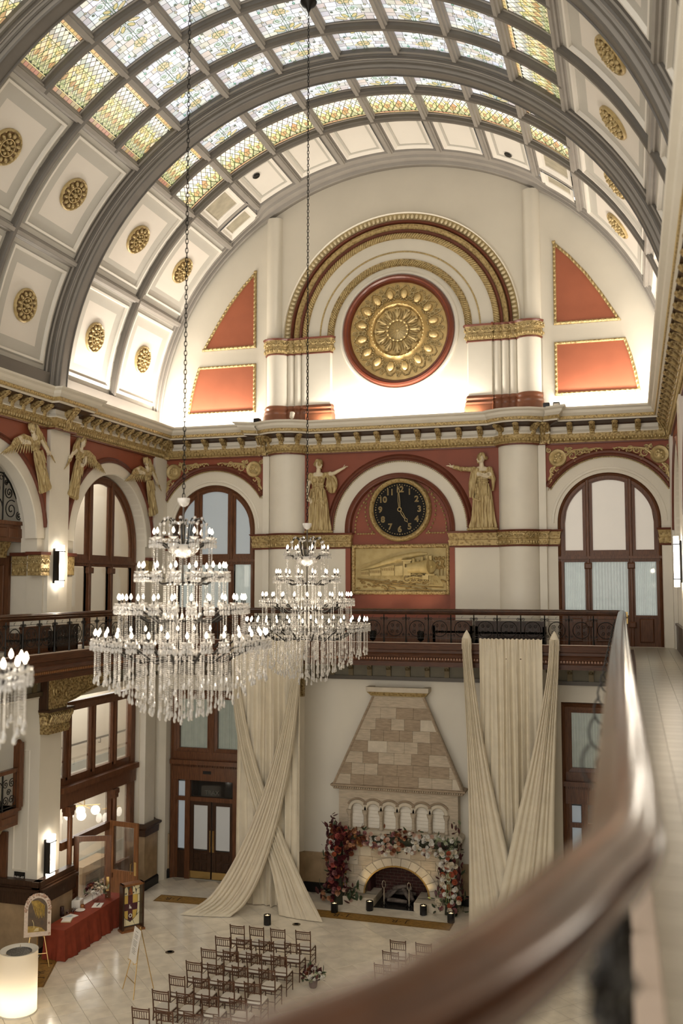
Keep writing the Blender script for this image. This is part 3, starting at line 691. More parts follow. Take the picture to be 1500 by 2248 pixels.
# ------------------------------------------------------------------ side walls
B1, B2 = -3.46, -9.64           # centres of the two bays that show on the left
RIN, ROUT = 2.15, 2.62
lo_out = [(-27, FZ), (0, FZ), (0, 5.28), (-27, 5.28)]
wl = struct(MB().prism([lo_out, archpts(B1, 1.3, RIN, BZ)[::-1], [(-12.2, BZ), (-7.08, BZ), (-7.08, .93), (B2+RIN+.12, .93)][::1]+arc(B2, 1.3, RIN+.12, 0, 180, 32)+[(B2-RIN-.12, .93), (-12.2, .93)], rect(-5.98, -1.5, FZ+.001, -3.15)[::-1], rect(-12.2, -7.0, FZ+.001, -3.0)[::-1]], LW(-8.3), -.5, 0), 'wall_left', CREAM)
wr = struct(MB().prism([[(-31, FZ), (0, FZ), (0, 5.28), (-31, 5.28)], archpts(B1, 1.3, RIN, BZ+.01)[::-1]], RW(8.3), -.5, 0), 'wall_right', CREAM)
MB().slab(RW(8.3), -5.8, -1.1, BZ, 4.0, -.62, -.5).build('niche_back', CREAM2, wr)
for mpf, par, ys in ((LW(-8.3), wl, (-6.54, -12.75)), (RW(8.3), wr, (-6.54, -12.75, -19.1))):
    for y in ys: MB().slab(mpf, y-.48, y+.48, BZ-1.1, 4.36, -.02, .12).build('pilaster', CREAM2, par)
    MB().slab(mpf, -.85, -.02, BZ-1.1, 4.36, -.02, .1).build('pilaster', CREAM2, par)
    for c in (B1, B2):
        MB().sweep(arc(c, 1.3, ROUT, 173, 7, 44), [(-.1, 0), (-.1, .06), (-.05, .1), (0, .05), (.04, .07), (.07, .02), (.08, 0)], mpf).build('archivolt', MAROON, par, smooth=40)
        MB().sweep(arc(c, 1.3, RIN, 180, 0, 40), [(0, -.3), (0, .04), (.04, .055), (.08, .04), (.42, .04), (.47, 0)], mpf, caps=False, cprof=False).build('arch_ring', CREAM2, par, smooth=40)
        top = arc(c, 1.3, 2.66, 172, 8, 40)+[(c+2.6, 4.4), (c-2.6, 4.4)]
        MB().prism([top], mpf, -.01, .015, back=False).build('spandrel_field', RED, par)
# impost pieces on the left piers
for c in (B1,):
    for s in (-1, 1):
        y0 = c+s*2.2; y1 = c+s*2.58
        MB().slab(LW(-8.3), min(y0, y1), max(y0, y1), .32, .86, -.4, .1, .02).build('impost_block', GOLDR, wl)
        MB().slab(LW(-8.3), min(y0, y1)-.03, max(y0, y1)+.03, .86, .95, -.4, .15).build('impost_block', MAROON, wl)

# ------------------------------------------------------------------ rooms behind the left openings
rm = struct(MB().box(-11.4, -11.2, -13, 3.4, FZ, 4.8).box(-13.2, -8.75, 3.2, 3.4, FZ, 4.8).box(-8.75, -8.65, .4, 3.4, FZ, 4.8).box(-13.2, -8.78, -6.9, -6.7, FZ, 4.8).box(-13.2, -8.7, -6.9, 3.4, 4.4, 4.6).box(-13.2, -8.8, -13.2, -13, FZ, 4.8), 'wall_corridor', mat('warm_cream_corridor', (.74, .67, .56), .6, var=.03, vscale=.6))
struct(MB().box(-13.2, -8.8, -6.8, 3.3, BZ-.35, BZ).box(-13.2, -8.8, -6.8, 3.3, -2.75, -2.6), 'floor_corridor', mat('pale_plank_floor', (.60, .56, .50), .5, var=.08, vscale=4, stretch=(6, .6, 1)))
MB().box(-11.2, -11.15, -6.7, 3.2, FZ, FZ+.34).box(-11.2, -11.12, -6.7, 3.2, FZ+.34, FZ+.4).build('baseboard_corridor', mat('grey_green_skirting', (.42, .45, .42), .5), None, kind='structure')
rp2 = MB().box(-11.2, -8.8, -6.6, 3.2, FZ-.01, FZ+.006); struct(rp2, 'floor_entry', mat('pale_entry_tile', (.60, .56, .50), .4, var=.06, vscale=5, stretch=(1, 8, 1)))
# intermediate landing floor seen through the upper lights
ld = MB().box(-11.2, -9.3, -6.7, 3.2, -6.42, -6.22); struct(ld, 'floor_landing', mat('pale_plank_floor', (.6, .56, .5)))
MB().box(-11.2, -11.14, -6.7, 3.2, -6.22, -5.95).build('baseboard_landing', mat('grey_green_skirting', (.42, .45, .42)), None, kind='structure')
area('corridor_lamp_upper', (-10, -2.3, 4.2), (2, 6), (0, 0, 0), 150, (1, .95, .87))
area('corridor_lamp_mid', (-10, -2.2, -2.85), (2, 7), (0, 0, 0), 150, (1, .96, .9))
area('corridor_lamp_low', (-10, -2.2, -6.6), (1.6, 6), (0, 0, 0), 95, (1, .96, .9))
hr = thing('stair_handrail', 'dark metal handrail on the corridor wall behind the upper left glazing', 'handrail', (-11.15, -1.0, -5.31))
MB().tube([(.08, -4, 0), (.08, 4, 0)], .035, 6).build('rail', IRON, hr)
for y in (-2.2, -.2, 1.8): MB().tube([(0, y, -.18), (.08, y, -.18), (.08, y, -.02)], .016, 5).build('rail_bracket', IRON, hr)

# ------------------------------------------------------------------ glazed woodwork
def arch_window(name, mp, c, R, zs, zb, zt, mull, fd, pane, panel_z=None, fw=.17, door=False, curtain=None, wood=WOOD, mw=.1):
    """arched timber window: frame, mullions, transom, every pane"""
    fr = MB().sweep(archpts(c, zs, R, zb), [(0, fd-.1), (0, fd+.06), (-.05, fd+.1), (-.09, fd+.05), (-fw, fd+.05), (-fw, fd-.1)], mp)
    fr.slab(mp, c-R, c+R, zt-.19, zt+.02, fd-.1, fd+.06); fr.slab(mp, c-R, c+R, zt-.1, zt-.02, fd, fd+.11)
    fr.slab(mp, c-R, c+R, zt-.02, zt+.13, fd-.08, fd+.04)
    o = fr.build(name, wood, None, smooth=35, kind='structure')
    dn = MB()
    for i in range(int(2*R/.055)): dn.slab(mp, c-R+.055*i, c-R+.055*i+.03, zt-.17, zt-.11, fd+.05, fd+.085)
    dn.build('dentil_row', wood, o, kind='stuff')
    xs = [c-R+fw]; 
    for m in mull: xs += [m-mw, m+mw]
    xs.append(c+R-fw)
    for m in mull:
        zt2 = zs+sqrt(max(0, (R-.05)**2-(m-c)**2))
        MB().slab(mp, m-mw, m+mw, zb, zt2, fd-.08, fd+.02).slab(mp, m-mw*.5, m+mw*.5, zb, zt2, fd, fd+.08, .02).build('mullion', wood, o)
        b = MB()
        for q in (zt-.3, zb+.65 if panel_z else zb+.2): b.slab(mp, m-mw*1.1, m+mw*1.1, q-.1, q+.08, fd, fd+.12, .03)
        b.build('mullion_capital', wood, o)
    for i in range(0, len(xs), 2):
        a0, a1 = xs[i], xs[i+1]; Ri = R-fw; n = 12
        tp = [(a0+(a1-a0)*k/n, zs+sqrt(max(0, Ri*Ri-(a0+(a1-a0)*k/n-c)**2))) for k in range(n+1)]
        if i == 0: tp[0] = (a0, zs)
        if i+2 >= len(xs): tp[-1] = (a1, zs)
        poly = [(a0, zt+.12)]+tp+[(a1, zt+.12)]
        pl = [poly[0]]
        for q in poly[1:]:
            if hypot(q[0]-pl[-1][0], q[1]-pl[-1][1]) > 1e-3: pl.append(q)
        MB().prism([pl[::-1]], mp, fd-.05, fd-.03).build('pane', pane, o)
        MB().sweep(pl, [(0, fd-.06), (0, fd+.02), (-.045, fd+.02), (-.045, fd-.06)], mp, closed=True).build('pane_bead', wood, o)
        zl = panel_z if panel_z else zb+.12
        if panel_z:
            MB().slab(mp, a0, a1, zb, zl, fd-.06, fd).slab(mp, a0+.1, a1-.1, zb+.12, zl-.1, fd, fd+.05, .03).build('wood_panel', wood, o)
        ins = .14 if (door and 0 < i < len(xs)-2) else .06
        MB().sweep(rect(a0, a1, zl, zt-.19)[::-1], [(0, fd-.06), (0, fd+.03), (ins, fd+.03), (ins, fd-.06)][::-1] and [(0, fd-.06), (0, fd+.03), (ins, fd+.03), (ins, fd-.06)], mp, closed=True).build('sash', wood, o)
        MB().slab(mp, a0+ins*.5, a1-ins*.5, zl+ins*.5, zt-.19-ins*.5, fd-.05, fd-.035).build('pane', GLASS if curtain else pane, o)
        if curtain:
            b = MB(); m = 60; P = [[], []]
            for k in range(m+1):
                a = a0+(a1-a0)*k/m; d = fd-.13+.03*sin(k*1.25)+.012*sin(k*2.9)
                P[0].append(mp(a, zl, d)); P[1].append(mp(a, zt-.19, d))
            b.grid(P).build('curtain', curtain, o, smooth=80)
        if door and 0 < i < len(xs)-2:
            MB().slab(mp, a1-.11, a1-.03, zl-.25, zl+.1, fd+.03, fd+.05).lathe([(.035, 0), (.035, .03), (.02, .05), (.04, .09), (0, .1)], 10, mp(a1-.07, zl-.05, fd+.05), Matrix.Rotation(pi/2, 3, 'X')).build('door_handle', BRASS, o)
    return o
arch_window('window_1', F(0), XC, 1.5, 1.93, BZ, .93, (XC-.62, XC+.62), -.12, FROST, -.85, door=True, curtain=CURT)
arch_window('window_2', F(0), -XC, 1.5, 1.93, BZ, .93, (-XC-.62, -XC+.62), -.12, FROSTB, -.85, door=True, curtain=CURT)
arch_window('window_3', LW(-8.3), B1, RIN-.01, 1.3, BZ, .8, (B1-.66, B1+.62), -.4, GLASS, None, fw=.22, mw=.14)
MB().box(-9, 9, .5, .62, FZ-.1, 4.6).build('wall_behind_windows', CREAM, None, kind='structure')

# ------------------------------------------------------------------ ground floor doors in the far wall
def text_obj(s, size, name, m, parent, loc, rot, ext=.006, align='CENTER', outline=0, **k):
    cu = bpy.data.curves.new(name, 'FONT'); cu.body = s; cu.size = size; cu.extrude = 0 if outline else ext; cu.align_x = align; cu.align_y = 'CENTER'; cu.resolution_u = 4
    if outline: cu.fill_mode = 'NONE'; cu.bevel_depth = outline; cu.bevel_resolution = 0
    t = bpy.data.objects.new('tmp', cu); COL.objects.link(t)
    me = bpy.data.meshes.new_from_object(t.evaluated_get(bpy.context.evaluated_depsgraph_get())); bpy.data.objects.remove(t); bpy.data.curves.remove(cu)
    me.materials.clear(); me.materials.append(m)
    return link(name, me, parent, loc, rot, **k)
DARKG = mat('dark_reflecting_glass', (.02, .02, .018), .06, var=0, spec=.8)
for s, nm, wd in ((-1, 'door_1', WOOD), (1, 'door_2', WOOD)):
    mp = (lambda a, b, d, s=s: (s*XC+a, .12-d, b))
    fr = MB().sweep([(-1.5, FZ), (-1.5, -3.47), (1.5, -3.47), (1.5, FZ)], [(0, -.1), (0, .1), (-.06, .16), (-.12, .1), (-.2, .08), (-.2, -.1)], mp)
    fr.slab(mp, -1.4, 1.4, -5.76, -5.5, -.1, .1); fr.slab(mp, -1.45, 1.45, -5.9, -5.76, -.1, .26); fr.slab(mp, -1.4, 1.4, -6.42, -5.9, -.1, .16); fr.slab(mp, -1.4, 1.4, -7.12, -6.98, -.08, .08)
    for x in (-.86, .86): fr.slab(mp, x-.09, x+.09, FZ, -6.42, -.08, .1)
    for x in (-1.28, 1.28): fr.slab(mp, x-.05, x+.05, FZ, -6.42, -.08, .06)
    d = fr.build(nm, WOOD, None, smooth=30, kind='structure')
    dn = MB()
    for i in range(48): dn.slab(mp, -1.4+.058*i, -1.37+.058*i, -5.98, -5.9, .15, .22)
    dn.build('dentil_row', WOOD, d, kind='stuff')
    MB().slab(mp, -.28, .02, -6.2, -6.1, .15, .17).build('vent_slot', BLACK, d)
    for (x0, x1) in ((-1.3, -.08), (.08, 1.3)):
        MB().sweep(rect(x0, x1, -5.48, -3.66), [(-.02, -.06), (-.02, .07), (.1, .05), (.1, -.06)], mp, closed=True).build('sash', WOOD, d)
        MB().slab(mp, x0+.05, x1-.05, -5.42, -3.7, -.02, -.008).build('pane', GLASS, d)
        P = [[], []]
        for k in range(91):
            a = x0+.05+(x1-x0-.1)*k/90; P[0].append(mp(a, -5.45, -.12+.04*sin(k*1.0)+.015*sin(k*2.3))); P[1].append(mp(a, -3.66, -.12+.04*sin(k*1.0)+.015*sin(k*2.3+.4)))
        MB().grid(P).build('curtain', mat('green_grey_sheer', (.50, .51, .44), .85, var=.06, vscale=5, emis=(.6, .62, .5), es=.10), d, smooth=80)  # curtain glows faintly in place of light from behind it
    MB().slab(mp, -.08, .08, -5.5, -3.5, -.06, .1).build('mullion', WOOD, d)
    MB().slab(mp, -.77, .77, -6.98, -6.42, -.04, -.02).build('transom_pane', DARKG, d)
    if s < 0: text_obj('TRAX', .2, 'transom_lettering', mat('faded_grey_lettering', (.12, .12, .1), .5), d, (s*XC-.02, .13, -6.84), (pi/2, 0, 0), .002)
    for x in (-1.13, 1.13):
        MB().slab(mp, x-.16, x+.16, -8.7, -6.5, -.03, -.015).build('sidelight_pane', FROSTB, d)
        MB().slab(mp, x-.2, x+.2, FZ, -8.75, -.05, .05).build('sidelight_panel', WOODD, d)
    for x in (-.4, .4):
        lf = MB().sweep(rect(x-.38, x+.38, FZ+.02, -7.12), [(0, -.03), (0, .04), (.13, .04), (.13, -.03)], mp, closed=True)
        lf.slab(mp, x-.3, x+.3, FZ+.1, -8.72, -.02, .02)
        l = lf.build('door_leaf', WOODD, d)
        MB().slab(mp, x-.26, x+.26, -8.68, -7.24, 0, .012).build('door_pane', FROSTD, l)
        for q in (-.14, .14):
            MB().slab(mp, x+q-.1, x+q+.1, -9.35, -9.1, .02, .05, .02).slab(mp, x+q-.1, x+q+.1, -9.02, -8.8, .02, .05, .02).build('leaf_panel', WOODD, l)
        MB().slab(mp, x-.37, x+.37, FZ+.03, FZ+.26, .04, .05).build('kick_plate', BRASS, l)
        MB().slab(mp, (.03 if x > 0 else -.07), (.1 if x > 0 else -.03), -8.75, -8.05, .04, .055).build('push_plate', BRASS, l)

# ------------------------------------------------------------------ left ground floor: wooden shopfront with its doors open
mpL = LW(-8.55)
fr = MB().sweep([(-6.0, FZ), (-6.0, -3.3), (-1.5, -3.3), (-1.5, FZ)], [(0, -.1), (0, .1), (-.08, .14), (-.26, .1), (-.26, -.1)], mpL)
fr.slab(mpL, -5.9, -1.6, -5.78, -5.62, -.1, .32); fr.slab(mpL, -5.9, -1.6, -6.2, -5.78, -.1, .2)
fr.slab(mpL, -5.6, -1.6, -5.62, -5.42, -.1, .06)
fr.slab(mpL, -5.6, -2.85, -7.42, -7.2, -.1, .08)
for y in (-2.85,): fr.slab(mpL, y-.1, y+.1, FZ, -6.2, -.1, .1)
fr.slab(mpL, -5.65, -5.05, FZ, -8.25, -.1, .15)
sf = fr.build('window_4', WOOD, None, smooth=30, kind='structure')
for y in (-5.3, -3.98, -2.72): MB().slab(mpL, y-.13, y+.13, -5.5, -3.4, -.08, .06).slab(mpL, y-.06, y+.06, -5.5, -3.4, .04, .12, .02).build('mullion', WOOD, sf)
for (a, b_) in ((-5.74, -5.4), (-5.2, -4.1), (-3.86, -2.85), (-2.59, -1.76)): MB().slab(mpL, a, b_, -5.45, -3.5, -.02, -.008).build('pane', GLASS, sf)
MB().slab(mpL, -5.44, -2.95, -7.2, -6.2, -.02, -.008).build('pane', GLASS, sf)
MB().slab(mpL, -2.75, -1.76, -8.6, -6.2, -.02, -.008).build('pane', GLASS, sf)
MB().slab(mpL, -2.75, -1.76, FZ, -8.6, -.08, .06).slab(mpL, -2.65, -1.86, FZ+.15, -8.75, .06, .1, .03).build('wood_panel', WOOD, sf)
for y in (-5.32, -2.85):
    b = MB()
    for q, w in ((-6.28, .17), (-6.4, .13), (-8.55, .16), (-8.75, .2)): b.slab(mpL, y-w, y+w, q-.1, q+.06, .0, .2+w*.3, .03)
    b.tube([mpL(y, -8.5, .16), mpL(y, -6.4, .16)], .075, 10); b.build('turned_colonnette', WOOD, sf, smooth=40)
def open_door(name, hinge, ang, w, h, m, label, glass_lo):
    t = bpy.data.objects.new(name, None); COL.objects.link(t); t.location = (hinge[0], hinge[1], FZ+Z0); t.rotation_euler = (0, 0, ang); t['kind'] = 'structure'
    mp = lambda a, b, d: (a, -d, b)
    MB().sweep(rect(0, w, .02, h), [(0, -.025), (0, .025), (.15, .025), (.15, -.025)], mp, closed=True).build('stile', m, t)
    MB().slab(mp, .1, w-.1, .02, glass_lo, -.022, .022).build('lower_panel', m, t)
    MB().slab(mp, .14, w-.14, glass_lo, h-.14, -.006, .006).build('door_pane', GLASS, t)
    MB().slab(mp, w-.12, w-.04, .95, 1.35, .025, .035).slab(mp, w-.12, w-.04, .95, 1.35, -.035, -.025).build('push_plate', BRASS, t)
    MB().tube([mp(w-.2, 1.0, .03), mp(w-.2, 1.0, .1), mp(w-.2, 1.3, .1), mp(w-.2, 1.3, .03)], .012, 6).build('door_handle', BRASS, t)
    return t
open_door('door_3', (-8.45, -5.0), radians(22), 1.06, 2.5, WOOD, '', .35)
open_door('door_4', (-8.45, -2.98), radians(-8), 1.06, 2.5, WOODO, '', 1.05)
rc = thing('radiator_cover', 'brown wooden radiator cover with a dark grille behind the open door', 'radiator', (-9.6, -2.2, FZ))
MB().box(-.2, .2, -.75, .75, 0, .95).box(-.24, .24, -.8, .8, .95, 1.0).build('case', TANST, rc)
MB().box(.2, .21, -.55, .55, .35, .7).build('grille', BLACK, rc)
# globe pendant in the entry
gp = thing('globe_pendant', 'cluster of four lit white globes hanging in the lobby behind the left shopfront', 'lamp', (-10.2, -1.6, -6.5))
MB().tube([(0, 0, -.62), (0, 0, 0)], .02, 6).tube([(-.4, -.3, -.62), (.4, .3, -.62)], .02, 6).tube([(-.4, .3, -.62), (.4, -.3, -.62)], .02, 6).build('brass_stem', BRASS, gp)
gl = MB().ell((0, 0, 0), .17, 14, 10); 
for x, y in ((-.2, -.6), (.2, .35), (-.2, .1), (.2, -.5)):
    q = MB().ell((0, 0, 0), .15, 14, 10).build('globe', mat('globe_light', (1, .95, .85), .4, var=0, emis=(1, .9, .76), es=2.5), gp, (x, y, -.82), smooth=80)

# ------------------------------------------------------------------ alcove beside it (upper and lower), with juliet balconies
al = struct(MB().box(-13, -8.52, -6.98, -6.88, FZ, 4.3).box(-10.4, -10.3, -13, -6.9, FZ, 4.5).box(-10.4, -8.8, -13, -6.9, 4.3, 4.5).box(-10.4, -8.8, -13, -6.9, BZ-.3, BZ), 'wall_alcove', CREAM2)
MB().slab(lambda a, b, d: (a, -6.98-d, b), -9.32, -8.56, .3, .84, 0, .07, .015).build('impost_band', GOLDR, al)
MB().slab(lambda a, b, d: (a, -6.98-d, b), -9.36, -8.52, .84, .93, 0, .11).build('impost_fillet', MAROON, al)
MB().slab(lambda a, b, d: (a, -7.0-d, b), -8.6, -8.17, .3, .86, -.05, .36, .02).build('impost_block', GOLDR, al)
MB().slab(lambda a, b, d: (a, -7.0-d, b), -8.62, -8.13, .86, .94, -.05, .42).build('impost_block', MAROON, al)
relief([(-9.3, -6.98), (-8.6, -6.98)], .3, .86, al, .07, .15); relief([(-8.6, -7.36), (-8.17, -7.36), (-8.17, -7.02)], .3, .86, al, .0, .13)
MB().slab(lambda a, b, d: (a, -7.0-d, b), -10.3, -9.36, BZ, .85, 0, .1).slab(lambda a, b, d: (a, -7.0-d, b), -10.2, -9.5, BZ, .6, .1, .14, .02).build('door_surround', WOOD, al)
MB().slab(lambda a, b, d: (a, -7.0-d, b), -10.3, -9.22, FZ, -6.6, 0, .08).build('door_surround', WOOD, al)
MB().sweep(rect(-9.1, -8.6, -7.6, -4.4), [(0, 0), (0, .02), (.03, .03), (.06, .0)], lambda a, b, d: (a, -6.98-d, b), closed=True).build('panel_mould', CREAM2, al)
b = MB().slab(lambda a, b, d: (a, -6.98-d, b), -10.3, -8.1, FZ, FZ+1.25, 0, .2)
b.slab(LW(-8.3), -7.0, -5.55, FZ, FZ+1.25, 0, .18); b.build('stone_wainscot', TANST, wl)
b = MB()
for mp, a0, a1 in ((lambda a, b, d: (a, -6.98-d, b), -10.3, -8.06), (LW(-8.3), -7.24, -5.5)):
    b.slab(mp, a0, a1, FZ+1.25, FZ+1.72, 0, .26); b.slab(mp, a0, a1, FZ+1.6, FZ+1.68, 0, .34); b.slab(mp, a0, a1, FZ+1.72, FZ+1.86, 0, .2)
b.build('wainscot_cap', WOODD, wl)
MB().slab(LW(-8.3), -7.24, -5.5, FZ, FZ+.14, 0, .24).build('black_plinth', BLACK, wl)
def juliet(name, label, cat, yend_, x, zb, zt, iron):
    t = thing(name, label, cat, (x, yend_-1.5, zb))
    h = zt-zb; mp = lambda a, b, d: (d, a, b)
    bx = MB().box(-1.0, 0, -1.5, 1.5, 0, h).box(-1.0, .06, -1.5, 1.56, h-.1, h).build('wood_box', WOOD, t)
    for k in range(4): MB().slab(mp, -1.38+.72*k, -.76+.72*k, .1, h-.18, 0, .025, .02).build('box_panel', WOOD, t)
    MB().prism([[(0, 0), (.32, 0), (.28, -.12), (.2, -.25), (.18, -.42), (0, -.42)]], lambda a, b, d: (-.55+a, 1.1+d, b), -.12, .12).build('gold_corbel', GOLD, t)
    if iron == 'fan':
        ir = MB()
        top = lambda a: h+1.18-.1*((a+1.5)/3)*0 if a < .55 else h+1.18-(a-.55)/.95*1.1
        ir.tube([mp(-1.5, h+1.3, 0), mp(.45, h+1.25, 0), mp(.55, h+1.2, 0)], .025, 6).tube([mp(.55, h+1.2, 0), mp(.8, h+1.0, 0), mp(1.1, h+.6, 0), mp(1.32, h+.25, 0), mp(1.45, h, 0)], .025, 6)
        for a in (-1.4, -.8, -.15, .5): ir.tube([mp(a, h, 0), mp(a, h+1.27, 0)], .022, 6)
        for (u, v, r, s_) in ((.85, .3, .27, 1), (.75, .75, .17, 2.5), (.2, .35, .28, 0), (.2, .85, .2, 3), (-.45, .35, .28, 1), (-.45, .85, .2, 2), (-1.1, .35, .28, 0), (-1.1, .85, .2, 1), (1.2, .15, .12, 2), (.62, 1.0, .08, 0)):
            ir.tube([mp(p, q, 0) for p, q in spiral(u, h+v, r, 1.75, s_)], .016, 5)
        for k in range(13): ir.tube([mp(p, q, 0) for p, q in arc(-1.4+.15*k, h+1.13, .06, 0, 330, 8)], .01, 4)
        ir.build('iron_scrollwork', IRON, t)
    else:
        ir = MB()
        for a in (-1.45, -.9, -.35, .2, .8, 1.4): ir.tube([mp(a, h, 0), mp(a, h+.95, 0)], .025, 6)
        for i in range(6):
            for (u, v, r) in ((.14, .25, .13), (.4, .25, .13), (.14, .68, .12), (.4, .68, .12), (.27, .46, .09)):
                ir.tube([mp(p, q, 0) for p, q in spiral(-1.45+.56*i+u, h+v, r, 1.6, i+v*5)], .013, 5)
        ir.tube([mp(-1.5, h+.06, 0), mp(1.45, h+.06, 0)], .018, 5)
        ir.build('iron_scrollwork', IRON, t)
        MB().box(-.07, .07, -1.5, 1.5, h+.95, h+1.05).build('handrail', WOOD, t)
        MB().box(-.1, .1, 1.38, 1.56, h, h+1.7).tube([(0, 1.47, h+1.7), (0, 1.47, h+1.78)], [.1, .03], 8).build('newel_post', WOOD, t)
    return t
juliet('juliet_balcony', 'upper wooden juliet balcony with curving black iron scrolls inside the left arch', 'balcony', -7.2, -8.8, 1.2, 1.75, 'fan')
juliet('juliet_balcony', 'lower wooden juliet balcony with black scroll railing and tall newel post', 'balcony', -7.2, -8.8, -6.34, -5.87, 'rail')
pq = thing('wall_plaque', 'small black plaque with white lettering on the lower left pier above the dark wainscot', 'sign', (-8.84, -6.99, -7.76))
MB().box(-.17, .17, -.015, 0, -.13, .13).build('plate', BLACK, pq)
text_obj('401-407', .075, 'plaque_lettering', WHITE, pq, (.02, -.018, -.01), (pi/2, 0, 0), .002)
MB().box(-.15, -.12, -.018, -.014, -.02, .02).build('white_square', WHITE, pq)
# wainscot in the far left corner and at the far wall
b = MB(); c2 = MB(); c3 = MB()
def wains(pth, h=1.55, dk=True, plinth=.3):
    b.sweep(pth, [(.0, FZ+plinth), (-.06, FZ+plinth), (-.06, FZ+h-.32), (0, FZ+h-.32)], PL)
    c3.sweep(pth, [(0, FZ), (-.1, FZ), (-.1, FZ+plinth-.05), (-.07, FZ+plinth), (0, FZ+plinth)], PL)
    if dk: c2.sweep(pth, [(0, FZ+h-.32), (-.09, FZ+h-.32), (-.1, FZ+h-.12), (-.16, FZ+h-.06), (-.16, FZ+h), (-.05, FZ+h+.06), (0, FZ+h+.06)], PL)
wains([(-8.3, -1.5), (-8.08, -1.5), (-8.08, -.75), (-8.3, -.75), (-8.3, -.35)], 2.0); wains([(-8.3, -.35), (-7.95, 0)], 1.75, False)
wains([(-4.95, 0), (-4.62, 0)]+colpath(-1)+[(-3.17, 0), (-1.9, 0)], 1.55, False); wains([(1.9, 0), (3.17, 0)]+colpath(1)+[(4.62, 0), (4.95, 0)], 1.55, False); wains([(7.95, 0), (8.3, 0)], 1.55, False)
b.build('stone_wainscot', TANST, wf); c2.build('wainscot_cap', WOODD, wf); c3.build('black_plinth', BLACK, wf)
MB().slab(LW(-8.3), -1.45, -.8, FZ, -2.9, 0, .2).build('corner_pilaster', CREAM2, wl)
MB().sweep([(-8.3, -.5), (-8.1, -.5), (-7.95, -.3), (-7.95, 0)], [(0, FZ), (0, -2.8)], PL, cprof=False).build('corner_pier', CREAM2, wl)

# ------------------------------------------------------------------ balcony round three sides
NR = [(6.78, -1.6), (6.83, -8), (6.9, -15), (6.97, -21), (7.03, -25), (7.05, -26.6), (7.04, -27.1), (6.965, -27.43), (6.895, -27.75), (6.805, -28.06), (6.685, -28.34), (6.535, -28.58), (6.35, -28.82), (6.2, -29.12), (5.9, -29.4), (5.5, -29.7), (5.0, -29.98), (4.4, -30.2)]
EP = [(-7.0, -27), (-7.0, -1.6)] + NR
dk = MB().box(-8.3, -7.0, -27, 0, BZ-.4, BZ).box(-7.0, 6.9, -1.6, 0, BZ-.4, BZ).box(6.95, 8.3, -29.5, 0, BZ-.4, BZ-.01)
bal = struct(dk, 'floor_balcony', mat('warm_grey_screed', (.42, .37, .3), .5, var=.05))
MB().sweep(EP[:-6], [(0, BZ), (0, -1.66), (-.1, -1.66), (-.12, -1.7), (-.1, -1.86), (-.06, -1.88), (-.06, -1.96), (-.12, -2.0), (-.16, -2.08), (-.1, -2.12), (-.08, -2.2), (-.04, -2.22), (-.04, -2.36), (.3, -2.36), (.3, BZ)], PL).build('fascia', WOODH, bal, smooth=30)
MB().sweep(EP[:3], [(-.11, -1.668), (-.11, -1.652), (.05, -1.652), (.05, -1.668)], PL).build('curb_strip', mat('pinkish_stone', (.55, .44, .36), .4, var=.05), bal)
MB().sweep(EP[2:-6], [(.02, BZ), (.02, -1.64), (.13, -1.64), (.15, BZ)], PL).build('curb_strip', mat('pinkish_stone', (.55, .44, .36)), bal)
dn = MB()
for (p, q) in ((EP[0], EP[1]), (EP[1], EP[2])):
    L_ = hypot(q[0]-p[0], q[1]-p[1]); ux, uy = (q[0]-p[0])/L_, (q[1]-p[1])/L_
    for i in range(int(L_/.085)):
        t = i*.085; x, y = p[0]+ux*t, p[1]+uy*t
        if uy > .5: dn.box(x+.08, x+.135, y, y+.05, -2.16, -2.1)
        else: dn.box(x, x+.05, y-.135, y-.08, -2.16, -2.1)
dn.build('dentil_row', mat('orange_brown_dentil_wood', (.22, .09, .03), .35), bal, kind='stuff')  # dentils in a lighter orange-brown than the fascia
OLV = mat('olive_grey_panel', (.16, .142, .10), .6, var=.08)
FP = [(-8.3, -27), (-8.3, 0), (8.3, 0)]
MB().sweep(FP, [(-.02, -2.36), (-.02, -2.9), (.2, -2.9), (.2, -2.36)], PL).build('frieze_ground', OLV, bal)
MB().sweep(FP, [(-.1, -2.82), (-.1, -2.94), (.2, -2.94), (.2, -2.82)], PL).build('frieze_rail', mat('olive_dark_wood', (.06, .042, .02), .4), bal)
MB().sweep(FP, [(-.05, -2.38), (-.05, -2.47), (.2, -2.47), (.2, -2.38)], PL).build('frieze_rail', mat('olive_dark_wood', (.06, .042, .02), .4), bal)
MB().box(-8.3, -7.0, -27, 0, -2.36, -2.3).box(-7.0, 6.9, -1.6, 0, -2.36, -2.3).box(6.95, 8.3, -27, 0, -2.36, -2.3).build('soffit', CREAM2, bal)
fbm = MB().prism([[(0, -2.36), (.16, -2.36), (.15, -2.54), (.09, -2.62), (.07, -2.92), (0, -2.92)]], lambda a, b, d: (d, -a, b), -.075, .075).ell((0, -.14, -2.55), (.05, .03, .05), 6, 4)
fme = bpy.data.meshes.new('frieze_bracket'); fme.from_pydata(fbm.v, [], fbm.f); fme.materials.append(mat('dull_olive_gold', (.12, .09, .042), .5, .2, var=.2))
for k in range(22): link('frieze_bracket', fme, bal, (-6.55+.62*k, 0, 0))
for k in range(24):
    o = link('frieze_bracket', fme, bal, (-8.3, -7.4-.62*k, 0)); o.rotation_euler = (0, 0, pi/2)
